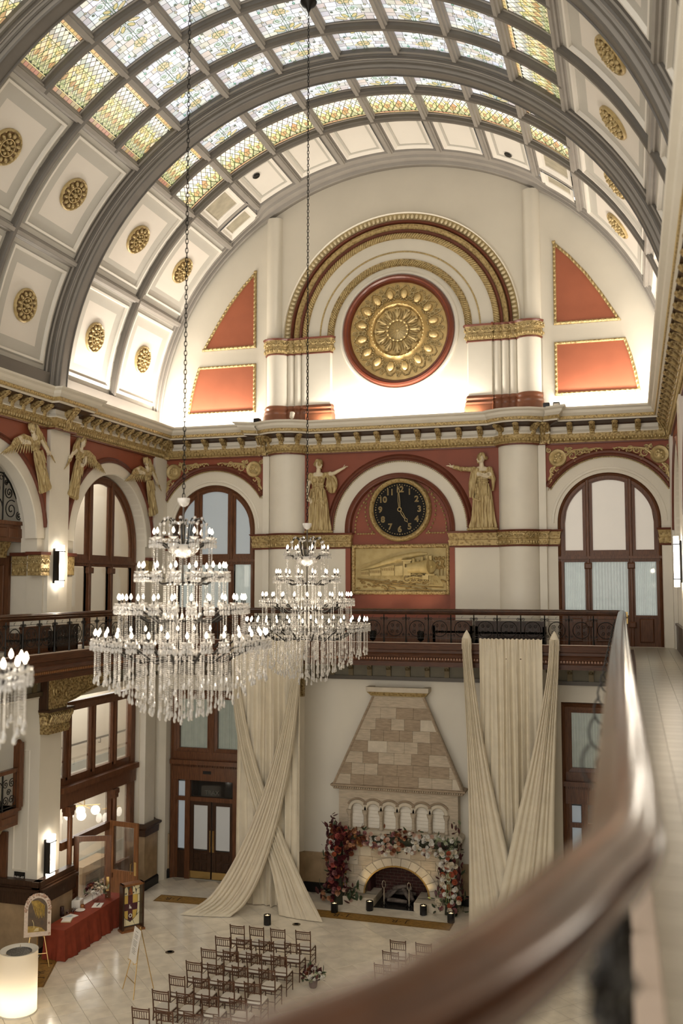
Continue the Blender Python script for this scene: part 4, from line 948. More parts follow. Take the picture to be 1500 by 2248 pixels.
# big carved scroll brackets
def spandrel_bracket(y0, x, w):
    # long carved console lying along the wall under the balcony beam, from the pier towards the far wall
    b = MB(); pr = [(0, -2.36), (3.2, -2.36), (3.25, -2.62), (3.1, -2.78), (2.9, -2.86), (2.4, -2.9), (1.9, -3.0), (1.4, -3.13), (.95, -3.2), (.9, -3.38), (0, -3.38)]
    b.prism([pr], lambda a, b_, d: (x+d, y0+a, b_), 0, w)
    T = lambda u, z, d=0: (x+w+.01+d, y0+u, z)
    for (u, z, r, a, d, tr_) in ((.45, -2.86, .27, 0, 1, 2.2), (2.95, -2.66, .16, 2, -1, 1.8), (1.0, -2.66, .16, 4, 1, 1.6), (1.35, -2.82, .13, 1, -1, 1.6), (1.7, -2.62, .14, 3, 1, 1.5), (2.1, -2.74, .13, 5, -1, 1.5), (2.45, -2.6, .12, 0, 1, 1.5), (.95, -2.98, .12, 2, 1, 1.4), (.2, -2.55, .12, 2, 1, 1.4)):
        b.tube([T(p, q) for p, q in spiral(u, z, r, tr_, a, d)], .026, 5)
    b.tube([T(.75, -3.14), T(1.3, -3.06), T(1.9, -2.93), T(2.5, -2.84), T(2.9, -2.8)], .04, 5).tube([T(.75, -3.22), T(1.3, -3.14), T(1.9, -3.02), T(2.5, -2.92)], .03, 5)
    for k in range(46): b.ell(T(.15+2.6*rnd.random()*.95, -2.46-.35*rnd.random()), (.03, .07, .025), 6, 3, Matrix.Rotation(rnd.uniform(-1.4, 1.4), 3, 'X'))
    for k in range(12): b.ell(T(.05+.07*k, -3.3, .0), (.03, .028, .05), 6, 4)
    b.build('scroll_bracket', GOLD, bal, smooth=50)
    c = MB(); h = .52
    c.prism([[(-.02, -3.98), (.96, -3.98), (.98, -3.5), (1.06, -3.42), (1.06, -3.38), (-.1, -3.38), (-.1, -3.42), (-.03, -3.5)]], lambda a, b_, d: (x+d, y0+a, b_), -.02, w+.04)
    for q in range(12):
        a = .02+.92*q/11; c.tube([(x+w+.05, y0+a, -3.72), (x+w+.08, y0+a, -3.6), (x+w+.13, y0+a*1.05, -3.5), (x+w+.08, y0+a*1.05, -3.44)], [.045, .045, .035, .02], 5)
        if q % 2: c.tube([(x+w+.05, y0+p, q_) for p, q_ in spiral(a, -3.85, .07, 1.4, q)], .016, 4)
    for q in range(5):
        xx = x+w*(q+.5)/5; c.tube([(xx, y0-.02, -3.72), (xx, y0-.05, -3.58), (xx, y0-.1, -3.48)], [.045, .04, .02], 5).ell((xx, y0-.03, -3.85), (.04, .03, .07), 6, 4)
    c.tube([(x+w+.06, y0+p, q_) for p, q_ in spiral(1.02, -3.5, .11, 1.6, 0)], .03, 5)
    c.tube([(x+w+.05, y0-.02, -3.78), (x+w+.05, y0+.98, -3.78)], .02, 5)
    c.build('bracket_capital', GOLD, bal, smooth=50)
    MB().box(x-.02, x+w+.14, y0-.12, y0+1.1, -3.38, -3.32).build('abacus', WOODD, bal)
    MB().box(x-.02, x+w+.02, y0-.1, y0-.01, -3.32, -2.36).build('abacus', WOODD, bal)
spandrel_bracket(-6.98, -8.3, .2)
for s in (-1, 1):
    b = MB().prism([[(0, -2.42), (.5, -2.42), (.46, -2.6), (.3, -2.75), (.2, -3.2), (.16, -3.5), (0, -3.5)]], lambda a, b_, d: (s*3.22+d, -.3-a, b_), -.16, .16)
    for k in range(7): b.ell((s*3.22+.16, -.42-.03*k, -2.5-.12*k), (.03, .07, .05), 6, 4).ell((s*3.22-.16, -.42-.03*k, -2.5-.12*k), (.03, .07, .05), 6, 4)
    b.build('column_bracket', GOLD, bal, smooth=50)
# gallery floor tiles on the right
gt = bpy.data.meshes.new('tile'); b = MB().box(-.148, .148, -.148, .148, -.012, 0); gt.from_pydata(b.v, [], b.f); gt.materials.append(mat('greige_tile', (.43, .395, .315), .3, var=.07, vscale=3, stretch=(1, 6, 1)))
gt2 = gt.copy(); gt2.materials.clear(); gt2.materials.append(mat('greige_tile_dark', (.39, .355, .28), .3, var=.07, vscale=3, stretch=(1, 6, 1)))
n_ = 0; rest = MB()
for r_ in range(98):
    for c in range(4):
        x, y = 7.25+.3*c+.02, -28.3+.3*r_
        if y > -.15: continue
        if n_ < 300: link('tile', gt if (r_+c) % 2 else gt2, bal, (x, y, BZ+.002)); n_ += 1
        else: rest.box(x-.148, x+.148, y-.148, y+.148, BZ-.01, BZ+.002)
rest.build('distant_tiles', mat('greige_tile', (.5, .455, .37)), bal, kind='stuff')
MB().slab(RW(8.3), -29, -.0, BZ, BZ+.72, 0, .05).slab(RW(8.3), -29, 0, BZ+.68, BZ+.74, 0, .08).build('wall_wainscot', WOODD, wr)
MB().box(7.95, 8.3, -.28, 0, BZ, 1.2).build('corner_pilaster', CREAM2, wr)

# ------------------------------------------------------------------ balustrade
bl = thing('balcony_balustrade', 'long balcony balustrade with brown wooden handrail and black iron scroll panels', 'railing', (0, 0, 0))
hp = [(-.075, -.83), (.075, -.83), (.085, -.81), (.075, -.795), (.105, -.78), (.115, -.76), (.105, -.742), (.085, -.738), (.1, -.722), (.1, -.705), (.085, -.693), (.065, -.69), (.06, -.672), (.035, -.66), (0, -.655), (-.035, -.66), (-.06, -.672), (-.065, -.69), (-.085, -.693), (-.1, -.705), (-.1, -.722), (-.085, -.738), (-.105, -.742), (-.115, -.76), (-.105, -.78), (-.075, -.795), (-.085, -.81)]
def smoothpath(P, n=8):
    out = []
    for i in range(len(P)-1):
        p0, p1, p2, p3 = P[max(i-1, 0)], P[i], P[i+1], P[min(i+2, len(P)-1)]
        for k in range(n):
            t = k/n; out.append(tuple(.5*((2*p1[q])+(-p0[q]+p2[q])*t+(2*p0[q]-5*p1[q]+4*p2[q]-p3[q])*t*t+(-p0[q]+3*p1[q]-3*p2[q]+p3[q])*t**3) for q in (0, 1)))
    return out+[P[-1]]
RP_ = [(-7.0, -27), (-7.0, -1.75), (-6.95, -1.65), (-6.85, -1.6), (6.66, -1.6), (6.75, -1.65)] + [NR[0]][:0] + [(6.785, -1.75)] + smoothpath(NR[1:5], 2)[:-1] + smoothpath(NR[4:], 6)
MB().sweep(RP_, hp, PL).build('handrail', mat('polished_dark_handrail', (.055, .02, .008), .32, var=.25, vscale=5, coat=.7, spec=.15), bl, smooth=35)
pm = MB().tube([(0, 0, -1.66), (0, 0, -.78)], .018, 8).tube([(0, 0, -1.66), (0, 0, -1.5)], [.035, .022], 8).tube([(0, 0, -1.0), (0, 0, -.95), (0, 0, -.9)], [.018, .035, .018], 8)
for s in (-1, 1):
    for z, d in ((-1.42, 1), (-.95, -1)): pm.tube([(s*(.075)+p, 0, z+q) for p, q in spiral(0, 0, .05, 1.4, 0 if s < 0 else pi, s*d, 14)], .009, 4)
pme = bpy.data.meshes.new('post'); pme.from_pydata(pm.v, [], pm.f); pme.materials.append(IRON)
def panel_mesh(w, dense):
    b = MB(); h = w/2
    for z in (-.93, -1.0, -1.52): b.tube([(-h, 0, z), (h, 0, z)], .007, 4)
    b.tube([(.23*cos(t), 0, -1.24+.23*sin(t)) for t in [2*pi*i/22 for i in range(22)]], .012, 5, closed=True)
    for sx in (-1, 1):
        for sz in (-1, 1):
            b.tube([(.085*sx+p, 0, -1.24+.085*sz+q) for p, q in spiral(0, 0, .075, 1.7, atan2(-sz, -sx), sx*sz, 18)], .009, 4)
    k = int(w/.034)
    for i in range(1, k):
        x = -h+w*i/k
        b.tube([(x, 0, -1.5), (x, 0, -1.02)], .0035, 3, caps=False)
    b.tube([(-.02, 0, -.93), (-.02, 0, -.88), (.03, 0, -.86)], .006, 4)
    me = bpy.data.meshes.new('scroll_panel'); me.from_pydata(b.v, [], b.f); me.materials.append(IRON); return me
pn = panel_mesh(.64, True)
def run(p, q, n, skip=0):
    ang = atan2(q[1]-p[1], q[0]-p[0])
    for i in range(n+1):
        t = i/n; o = link('post', pme, bl, (p[0]+(q[0]-p[0])*t, p[1]+(q[1]-p[1])*t, 0)); o.rotation_euler = (0, 0, ang)
        if i < n:
            t = (i+.5)/n; o = link('scroll_panel', pn, bl, (p[0]+(q[0]-p[0])*t, p[1]+(q[1]-p[1])*t, 0)); o.rotation_euler = (0, 0, ang)
run((-6.9, -1.6), (6.68, -1.6), 20); run((-7.0, -18.5), (-7.0, -1.7), 25)
run((6.79, -1.9), (6.83, -8), 9); run((6.83, -8.1), (6.9, -15), 10); run((6.9, -15.1), (6.97, -21), 9); run((6.97, -21.1), (7.04, -26.4), 8)
for (x, y, a) in ((7.02, -27.5, -1.7), (6.66, -28.55, -2.1), (6.05, -29.28, -2.4)):
    o = link('post', pme, bl, (x, y, 0)); o.rotation_euler = (0, 0, a); o.scale = (2, 2, 1)
# belly scrolls that bulge over the hall on the right-hand run
bs = MB().tube([(0, p, q) for p, q in spiral(0, -1.1, .17, 1.6, 2.2)], .01, 6)
bsm = bpy.data.meshes.new('belly_scroll'); bsm.from_pydata([(v[1]*.9, v[0], v[2]) for v in bs.v], [], bs.f); bsm.materials.append(IRON)
for k in range(17):
    y = -2.2-1.35*k; x = 6.78+.27*(-y)/26; link('belly_scroll', bsm, bl, (x-.12, y, 0))
# ------------------------------------------------------------------ clock, medallion, train relief
ck = thing('wall_clock', 'large round black wall clock with gold numerals in the red arched niche', 'clock', (0, .13, 2.46))
MX = Matrix.Rotation(pi/2, 3, 'X')
MB().lathe([(.86, .02), (.87, .12), (.92, .17), (.98, .15), (1.02, .08), (1.03, 0)], 64, M=MX, cap=False).build('gold_rim', GOLDR, ck, smooth=40)
MB().lathe([(0, .05), (.86, .05), (.88, .08), (.88, 0)], 64, M=MX).build('dial', mat('matt_black_dial', (.010, .009, .008), .5, var=.1, spec=.12), ck, smooth=30)
lb = MB()
for i in range(36):
    a = 2*pi*i/36
    for da in (-.05, .05): lb.ell((.95*cos(a+da), -.16, .95*sin(a+da)), (.06, .03, .02), 6, 4, Matrix.Rotation(-a-pi/2+da*9, 3, 'Y'))
lb.build('leaf_course', GOLDS, ck, smooth=60, kind='stuff')
dt = MB()
for i in range(60):
    a = 2*pi*i/60; dt.ell((.795*cos(a), -.06, .795*sin(a)), (.017, .012, .017) if i % 5 else (.022, .014, .022), 6, 4)
dt.build('minute_dots', GOLDS, ck, smooth=60, kind='stuff')
for h in range(1, 13):
    a = pi/2-2*pi*h/12
    text_obj(str(h), .27, 'numeral', GOLDS, ck, (.64*cos(a), -.065, .64*sin(a)), (pi/2, 0, 0), outline=.0085)
def hand(name, ang, L_, w):
    b = MB(); u = Vector((sin(ang), 0, cos(ang))); n = Vector((cos(ang), 0, -sin(ang)))
    pt = lambda a, s: tuple(u*a+n*s+Vector((0, -.09, 0)))
    lp = [pt(.07, -.02), pt(L_*.35, -w*.7), pt(L_*.7, -w*.35), pt(L_*.76, -w), pt(L_*.84, -w*.9), pt(L_*.9, -.008), pt(L_, 0), pt(L_*.9, .008), pt(L_*.84, w*.9), pt(L_*.76, w), pt(L_*.7, w*.35), pt(L_*.35, w*.7), pt(.07, .02)]
    b.tube(lp, .01, 5, closed=True); b.build(name, GOLDS, ck, smooth=60)
hand('minute_hand', radians(-3.5), .76, .04); hand('hour_hand', radians(148), .5, .045)
MB().tube([(.06*cos(t), -.09, .06*sin(t)) for t in [2*pi*i/16 for i in range(16)]], .014, 5, closed=True).build('centre_ring', GOLDS, ck, smooth=60)

md = thing('gold_medallion', 'huge round gilded medallion with acanthus rosette and maroon rim high on the end wall', 'medallion', (0, 0, 8.25))
MB().lathe([(1.98, 0), (1.98, .06), (1.93, .1), (1.88, .1), (1.84, .05)], 96, M=MX, cap=False).build('white_rim', CREAM2, md, smooth=35)
MB().lathe([(1.84, 0), (1.84, .13), (1.8, .2), (1.74, .22), (1.7, .16), (1.66, .16), (1.63, .1), (1.6, .02)], 96, M=MX, cap=False).build('maroon_rim', mat('maroon_gloss', (.16, .038, .018), .3, var=.08), md, smooth=35)
MB().lathe([(1.62, .02), (1.4, .05), (1.0, .06), (.9, .14), (.86, .18), (.82, .14), (.78, .06)], 96, M=MX).build('gilded_dish', mat('bright_gold_leaf', (.64, .45, .18), .38, .4, var=.12, vscale=6, bump=.1, bscale=30), md, smooth=40)
rm_ = lambda a: Matrix.Rotation(-a, 3, 'Y')
b = MB()
for i in range(16):
    a = 2*pi*(i+.5)/16
    b.ell((1.2*cos(a), -.12, 1.2*sin(a)), (.17, .12, .11), 10, 6, rm_(a))
b.build('shell_boss', mat('pale_gold_leaf', (.64, .48, .22), .34, .4, var=.1), md, smooth=60, kind='stuff')
b = MB()
for i in range(16):
    a = 2*pi*i/16
    for (r0, rr, st, d) in ((1.38, .1, a, 1), (1.1, .09, a+2, -1), (1.24, .075, a+4, 1), (1.46, .06, a+1, -1)):
        b.tube([(p, -.09, q) for p, q in spiral(r0*cos(a), r0*sin(a), rr, 1.4, st, d, 14)], .018, 4)
    for k in range(9):
        t = -.16+.04*k; q = 1.0+.06*k; b.ell((q*cos(a+t), -.08, q*sin(a+t)), (.06, .035, .028), 6, 4, rm_(a+t*9)); b.ell((q*cos(a-t), -.08, q*sin(a-t)), (.06, .035, .028), 6, 4, rm_(a-t*9))
b.build('scroll_foliage', GOLDS, md, smooth=60, kind='stuff')
MB().lathe([(.79, .055), (0, .058)], 48, M=MX, cap=False).build('umber_shade_disc', mat('umber_crevice_shade', (.17, .10, .032), .55, .15, var=.15), md)  # dark disc paints in the shade between the acanthus leaves
MB().lathe([(.38, .05), (.36, .14), (.33, .14), (.3, .06), (.06, .12), (.05, .16), (0, .18)], 48, M=MX, cap=False).build('centre_boss', GOLDS, md, smooth=40)
b = MB()
for i in range(12):
    a = 2*pi*i/12
    for s in (-1, 0, 1):
        b.ell((.57*cos(a+s*.1), -.1-.03*(s == 0), .57*sin(a+s*.1)), (.2-.04*abs(s), .07, .045), 8, 5, rm_(a+s*.28))
    b.ell((.72*cos(a), -.13, .72*sin(a)), (.06, .05, .08), 8, 5, rm_(a))
    b.ell((.52*cos(a+pi/12), -.08, .52*sin(a+pi/12)), (.16, .04, .035), 8, 4, rm_(a+pi/12))
b.build('acanthus_leaves', GOLDS, md, smooth=60)
b = MB()
for i in range(48): a = 2*pi*i/48; b.ell((.86*cos(a), -.19, .86*sin(a)), .03, 6, 4)
for i in range(16): a = 2*pi*i/16; b.ell((.335*cos(a), -.15, .335*sin(a)), .042, 8, 5); b.tube([(.08*cos(a), -.12, .08*sin(a)), (.28*cos(a), -.075, .28*sin(a))], .012, 4)
b.build('beading', mat('pale_gold_leaf', (.64, .48, .22)), md, smooth=60, kind='stuff')

tr = thing('train_relief', 'rectangular gilded relief panel of a steam locomotive below the black clock', 'relief', (0, .16, .55))
mp = lambda a, b, d: (a, -d, b)
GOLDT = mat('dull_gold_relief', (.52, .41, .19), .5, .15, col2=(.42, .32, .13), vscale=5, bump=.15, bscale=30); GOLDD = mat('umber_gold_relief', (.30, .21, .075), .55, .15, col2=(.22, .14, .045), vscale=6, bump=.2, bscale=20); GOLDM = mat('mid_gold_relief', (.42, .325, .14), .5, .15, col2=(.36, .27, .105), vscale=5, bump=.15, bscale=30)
MB().slab(mp, -1.5, 1.5, -.68, .68, 0, .05).build('ground_panel', GOLDM, tr)
MB().sweep(rect(-1.6, 1.6, -.79, .79), [(-.01, 0), (-.01, .1), (.03, .14), (.09, .12), (.12, .06), (.12, 0)], mp, closed=True).build('frame', GOLD, tr, smooth=35)
b = MB()
for i in range(40):
    for z in (-.74, .74):
        b.ell((-1.53+3.06*i/39, -.13, z), (.045, .03, .022), 6, 4, Matrix.Rotation(.6*(1 if i % 2 else -1), 3, 'Y'))
for i in range(19):
    for x in (-1.55, 1.55): b.ell((x, -.13, -.7+1.4*i/18), (.022, .03, .045), 6, 4, Matrix.Rotation(.6*(1 if i % 2 else -1), 3, 'Y'))
b.build('leaf_border', GOLDS, tr, smooth=60, kind='stuff')
# engine: tapered boiler running to a round smokebox front on the right
b = MB()
MXb = Matrix.Rotation(pi/2, 3, 'Y')
b.tube([(.28, -.1, .03), (.6, -.12, .06), (.92, -.15, .08)], [.16, .19, .22], 20)
b.tube([(.92, -.15, .08), (1.02, -.19, .085)], [.25, .255], 24); b.tube([(1.02, -.19, .085), (1.04, -.21, .085)], [.2, .18], 20); b.ell((1.05, -.22, .085), (.04, .04, .05), 10, 6)
b.build('boiler', GOLDT, tr, smooth=45)
b = MB().tube([(.9, -.15, .27), (.9, -.15, .4)], [.05, .07], 12).tube([(.9, -.15, .4), (.9, -.15, .43)], .085, 12).tube([(.73, -.14, .25), (.73, -.14, .34)], [.06, .05], 12).ell((.73, -.14, .34), .055, 10, 6).tube([(.45, -.12, .2), (.45, -.12, .3)], [.07, .06], 12).ell((.45, -.12, .3), .062, 10, 6).tube([(.6, -.13, .23), (.6, -.13, .3)], .025, 8)
b.slab(mp, .97, 1.06, .28, .42, .12, .24); b.build('chimney_and_domes', GOLDT, tr, smooth=45)
b = MB().prism([rect(.12, .36, -.2, .26), rect(.17, .26, .06, .17)[::-1]], mp, .04, .16).slab(mp, .08, .4, .26, .3, .04, .2); b.build('cab', GOLDT, tr)
b = MB(); b.prism([[(-.16, -.2), (.1, -.2), (.1, .12), (-.16, .09)]], mp, .04, .12); b.build('tender', GOLDT, tr)
for k, (x0, x1, h0, h1) in enumerate(((-.6, -.19, .02, .1), (-1.0, -.63, -.04, .01), (-1.28, -1.02, -.08, -.05))):
    b = MB().prism([[(x0, -.2), (x1, -.2), (x1, h1), (x0, h0)]], mp, .04, .1)
    b.prism([[(x0, h0), (x1, h1), (x1, h1+.035), (x0, h0+.025)]], mp, .04, .13)
    for i in range(7):
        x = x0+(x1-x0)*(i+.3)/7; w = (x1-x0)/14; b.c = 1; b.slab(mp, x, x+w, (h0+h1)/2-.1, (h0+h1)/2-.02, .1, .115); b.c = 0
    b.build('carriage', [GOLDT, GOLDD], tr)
def wheel(x, z, r, spk, d):
    b = MB(); b.tube([(x+r*cos(t), -d, z+r*sin(t)) for t in [2*pi*i/20 for i in range(20)]], r*.13, 5, closed=True)
    for i in range(spk): a = 2*pi*i/spk; b.tube([(x, -d, z), (x+r*cos(a), -d, z+r*sin(a))], r*.06, 4)
    b.ell((x, -d-.01, z), r*.22, 8, 5); b.build('wheel', GOLDT, tr, smooth=50)
for x in (.24, .45, .66): wheel(x, -.28, .13, 10, .14)
for x in (.84, .97): wheel(x, -.34, .07, 6, .17)
for x in (-.1, .03, -.3, -.5, -.7, -.9): wheel(x, -.26, .045, 4, .09)
b = MB().tube([(.2, -.18, -.3), (.45, -.19, -.24), (.8, -.2, -.29)], .022, 5).slab(mp, .75, .95, -.32, -.2, .08, .24).prism([[(.85, -.16), (1.15, -.16), (1.15, -.2), (.85, -.2)]], mp, .08, .26)
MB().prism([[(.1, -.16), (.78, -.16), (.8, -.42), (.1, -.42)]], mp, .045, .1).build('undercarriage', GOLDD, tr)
b.build('rods_and_cylinder', GOLDT, tr)
b = MB()
for i in range(9):
    t = i/8; b.tube([(.98+.22*t, -.22, -.2), (1.0+.42*t, -.3, -.5)], .014, 4)
b.tube([(.98, -.29, -.5), (1.43, -.31, -.51)], .02, 5).build('cowcatcher', GOLDT, tr)
b = MB()
b.tube([(-1.42, -.07, -.28), (-.3, -.09, -.42), (.5, -.1, -.52), (1.4, -.1, -.58)], .018, 5).tube([(-1.42, -.07, -.3), (-.3, -.09, -.5), (.5, -.1, -.62), (1.0, -.1, -.66)], .018, 5)
for i in range(40): b.ell((-1.4+2.8*rnd.random(), -.06, -.36-.28*rnd.random()*1.0), (.07+.05*rnd.random(), .035, .035), 6, 4, Matrix.Rotation(rnd.uniform(-.5, .5), 3, 'Y'))
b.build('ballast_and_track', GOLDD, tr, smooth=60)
b = MB()
pth = [(.88, .48, .05), (.6, .48, .08), (.25, .42, .09), (-.15, .32, .1), (-.5, .22, .09), (-.85, .1, .07), (-1.3, -.02, .03)]
b.tube([(x, -.05, z) for x, z, r in pth], [r for x, z, r in pth], 8)
for k in range(10): b.ell((-.9+.17*k, -.06, .08+.045*k), (.12, .04, .07), 8, 5)
b.build('smoke_plume', GOLDT, tr, smooth=70)
b = MB().prism([[(-1.45, .0), (-1.3, .12), (-1.15, .2), (-1.0, .22), (-.85, .27), (-.7, .24), (-.62, .3), (-.45, .42), (-.3, .47), (-.12, .46), (0, .38), (.1, .3), (.1, -.1), (-1.45, -.15)]], mp, .04, .065).build('mountains', mat('pale_umber_relief', (.38, .285, .115), .55, .1, col2=(.32, .235, .085), vscale=7, bump=.3, bscale=12), tr)
b = MB()
for k in range(18): b.ell((1.28+.13*sin(k*2.4), -.07, .2+.16*cos(k*1.7)), (.06, .04, .05), 6, 4)
b.tube([(1.28, -.06, -.2), (1.27, -.07, .1)], .02, 5); b.tube([(1.38, -.06, -.2), (1.4, -.07, .15)], .014, 5); b.build('tree', GOLDD, tr, smooth=60)

# ------------------------------------------------------------------ relief figures
def remesh(b, vox, nm):
    me = bpy.data.meshes.new('t'); me.from_pydata(b.v, [], b.f); o = bpy.data.objects.new('t', me); COL.objects.link(o)
    m = o.modifiers.new('r', 'REMESH'); m.mode = 'VOXEL'; m.voxel_size = vox
    s = o.modifiers.new('s', 'SMOOTH'); s.iterations = 1; s.factor = .4
    r = bpy.data.meshes.new_from_object(o.evaluated_get(bpy.context.evaluated_depsgraph_get())); bpy.data.objects.remove(o); r.name = nm
    return r
def figure(nm, H, face, armL, armR, loc, rot, label, cat, mantle, wings=None, skinarm=(True, True), base=True, group=None, flat=.72, seed=1, wid=1.):
    r = random.Random(seed); b = MB(); skin = []; hair = []
    h = lambda x, y, z: (x*H, y*H*flat, z*H)
    prof = [(.02, .15, .10), (.05, .165, .11), (.10, .15, .10), (.18, .135, .09), (.30, .125, .082), (.40, .122, .08), (.50, .118, .078), (.56, .105, .07), (.60, .088, .058), (.635, .078, .05), (.66, .085, .055), (.70, .098, .066), (.74, .104, .07), (.78, .108, .062), (.81, .095, .05), (.825, .05, .035)]
    ph = [r.uniform(0, 6) for _ in range(4)]; P = []; n = 56
    for (z, rx, ry) in prof:
        amp = .24*max(0, min(1, (.62-z)/.25)) + .02*(z > .64)
        row = []
        for k in range(n):
            a = 2*pi*k/n; f = 1+amp*(abs(sin(4.5*a+ph[0]+z*1.5))*1.1-.7+sin(15*a+ph[1]-z*2)*.4)
            kn = 1+.12*math.exp(-((z-.32)/.12)**2)*(max(0, cos(a+pi/2-.5))**6+max(0, cos(a+pi/2+.55))**6*.6)
            row.append(h(wid*rx*f*kn*cos(a)+.012*sin(z*6), ry*f*kn*sin(a), z))
        P.append(row)
    b.grid(P, cv=True); b.add(P[0], [tuple(range(n))[::-1]]); b.add(P[-1], [tuple(range(n))])
    # girdle, bust, overfold
    b.tube([h(.082*cos(t), .055*sin(t), .636+.004*sin(3*t)) for t in [2*pi*i/20 for i in range(20)]], .011*H, 6, closed=True)
    for s in (-1, 1): b.ell(h(s*.042, -.052, .715), (.042*H, .034*H, .04*H), 10, 7)
    for k in range(7):
        x = -.09+.03*k; b.tube([h(x, -.07, .6), h(x*1.15+.01*sin(k*2), -.085, .48+.02*sin(k*3)), h(x*1.25, -.08, .42+.03*sin(k*1.7))], [.008*H, .014*H, .006*H], 5)
    # neck, head
    b.tube([h(0, 0, .79), h(.004*face, -.005, .875)], [.036*H, .029*H], 12); skin.append((h(0, -.02, .80), h(.004*face, 0, .875), .04*H)); skin.append((h(-.03, -.03, .795), h(.03, -.03, .795), .035*H))
    hc = Vector(h(.008*face, -.012, .925)); b.ell(hc, (.045*H, .05*H, .062*H), 16, 10); skin.append((tuple(hc), tuple(hc), .062*H))
    fx = face*.8; fy = -.6
    fd = Vector((fx, fy*flat, 0)).normalized()
    sd = Vector((-fd.y, fd.x, 0))
    q = lambda f_, s_, z_: tuple(hc+fd*f_*H+sd*s_*H+Vector((0, 0, z_*H)))
    b.tube([q(.04, 0, .012), q(.054, 0, -.008), q(.058, 0, -.016)], [.006*H, .009*H, .009*H], 6)     # nose
    b.ell(q(.036, 0, -.047), (.018*H, .018*H, .014*H), 8, 6); b.ell(q(.046, 0, -.03), (.012*H, .012*H, .006*H), 8, 4)   # chin, mouth
    for s in (-1, 1): b.ell(q(.036, s*.019, .008), (.011*H, .011*H, .006*H), 8, 5); b.ell(q(.037, s*.02, .018), (.014*H, .012*H, .004*H), 8, 4); b.ell(q(-.005, s*.044, -.004), (.01*H, .006*H, .014*H), 6, 5)
    for k in range(14):
        t = k/13; a = -.5+3.6*t
        for s in (-1, 0, 1):
            c = q(.034*cos(a)-.004, s*.026, .02+.046*sin(a)); rr = (.016+.004*r.random())*H; b.ell(c, rr, 6, 5); hair.append((c, rr*1.35))
    bc = q(-.062, 0, .012); b.ell(bc, (.03*H, .03*H, .028*H), 10, 7); hair.append((bc, .04*H))
    # arms with five-fingered hands
    for s, arm, sk in ((1, armL, skinarm[0]), (-1, armR, skinarm[1])):
        pts = [Vector(h(*p)) for p in arm]; sh, el, wr, hd = pts
        b.tube([sh, (sh+el)/2, el], [.034*H, .031*H, .026*H], 10); b.tube([el, (el*2+wr)/3, wr], [.026*H, .025*H, .016*H], 10)
        b.ell(tuple(sh), .04*H, 10, 7); b.ell(tuple(el), .026*H, 8, 6)
        dr = (hd-wr).normalized(); up = Vector((0, 0, 1)); up = (up-dr*up.dot(dr)).normalized(); sdv = dr.cross(up)
        pc = wr+dr*.022*H; b.ell(tuple(pc), (.024*H, .02*H, .014*H), 8, 6); b.tube([wr-dr*.01*H, pc], [.015*H, .018*H], 8)
        for k in range(4):
            o = sdv*(k-1.5)*.0085*H; L_ = (.038, .046, .043, .032)[k]*H; st = pc+dr*.012*H+o
            b.tube([st, st+dr*L_*.5+o*.3+up*.002*H, st+dr*L_+o*.6-up*.006*H], [.0085*H, .008*H, .006*H], 6)
        b.tube([wr+dr*.01*H, wr+dr*.03*H+up*.022*H, wr+dr*.05*H+up*.034*H], [.0075*H, .0068*H, .005*H], 6)
        skin.append((tuple(wr), tuple(wr+dr*.08*H+up*.02*H), .034*H)); 
        if sk: skin.append((tuple(el+(sh-el)*.45), tuple(wr), .036*H))
        if sk:      # short sleeve puff
            for k in range(6): b.ell(tuple(sh+(el-sh)*(.05+.09*k)), (.042*H, .038*H, .03*H), 8, 5, Matrix.Rotation(k, 3, 'Y'))
        else:
            for k in range(9): b.ell(tuple(sh+(wr-sh)*0+((el-sh)*min(1, k/4) if k < 5 else (el-sh)+(wr-el)*((k-4)/5))), (.036*H, .034*H, .026*H), 8, 5, Matrix.Rotation(k*1.3, 3, 'Y'))
    for kind, pts in mantle:
        if kind == 'fold': b.tube([h(*p[:3]) for p in pts], [p[3]*H for p in pts], 7)
        else:
            c, rr, nn = pts
            b.ell(h(*c), (rr[0]*H, rr[1]*H*flat, rr[2]*H), 14, 10)
            for k in range(nn):
                a = -1.2+2.4*k/(nn-1); b.tube([h(c[0]-rr[0]*.8, c[1]-.02, c[2]+rr[2]*.9), h(c[0]+rr[0]*.5*sin(a), c[1]-rr[1]*1.05, c[2]+rr[2]*.2*cos(a)), h(c[0]+rr[0]*sin(a), c[1]-rr[1]*.7, c[2]-rr[2]*cos(a)*.95)], [.01*H, .016*H, .01*H], 6)
    if wings:
        for (root, tip, up_, nf) in wings:
            A = Vector(h(*root)); T = Vector(h(*tip)); ax = T-A; L_ = ax.length
            b.tube([A, A+ax*.35+Vector(h(0, -.02, up_)), A+ax*.8+Vector(h(0, -.015, up_*.8)), T], [.03*H, .036*H, .024*H, .01*H], 8)
            down = Vector((0, 0, -1)); out = ax.normalized()
            for row, (len_, off, rr) in enumerate(((.16, -.03, .016), (.27, -.01, .014))):
                for k in range(nf):
                    t = (k+.5)/nf; st = A+ax*t+Vector(h(0, off, up_*sin(pi*min(1, t*1.1))))
                    dirv = (down*(1-.75*t)+out*(.15+.95*t)).normalized(); l2 = len_*H*(.75+.45*t)
                    b.tube([st, st+dirv*l2*.6+Vector((0, -.01*H, 0)), st+dirv*l2], [rr*H*.9, rr*H*1.15, rr*H*.3], 6)
    if base: b.lathe([(.20*H, 0), (.21*H, .015*H), (.19*H, .03*H)], 24, sc=(1, flat*.8))
    me = remesh(b, .0046*H, nm)
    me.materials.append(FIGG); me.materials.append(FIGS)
    sk2 = [(Vector(a), Vector(c), rr) for a, c, rr in skin]; hr2 = [(Vector(c), rr) for c, rr in hair]; mi = []
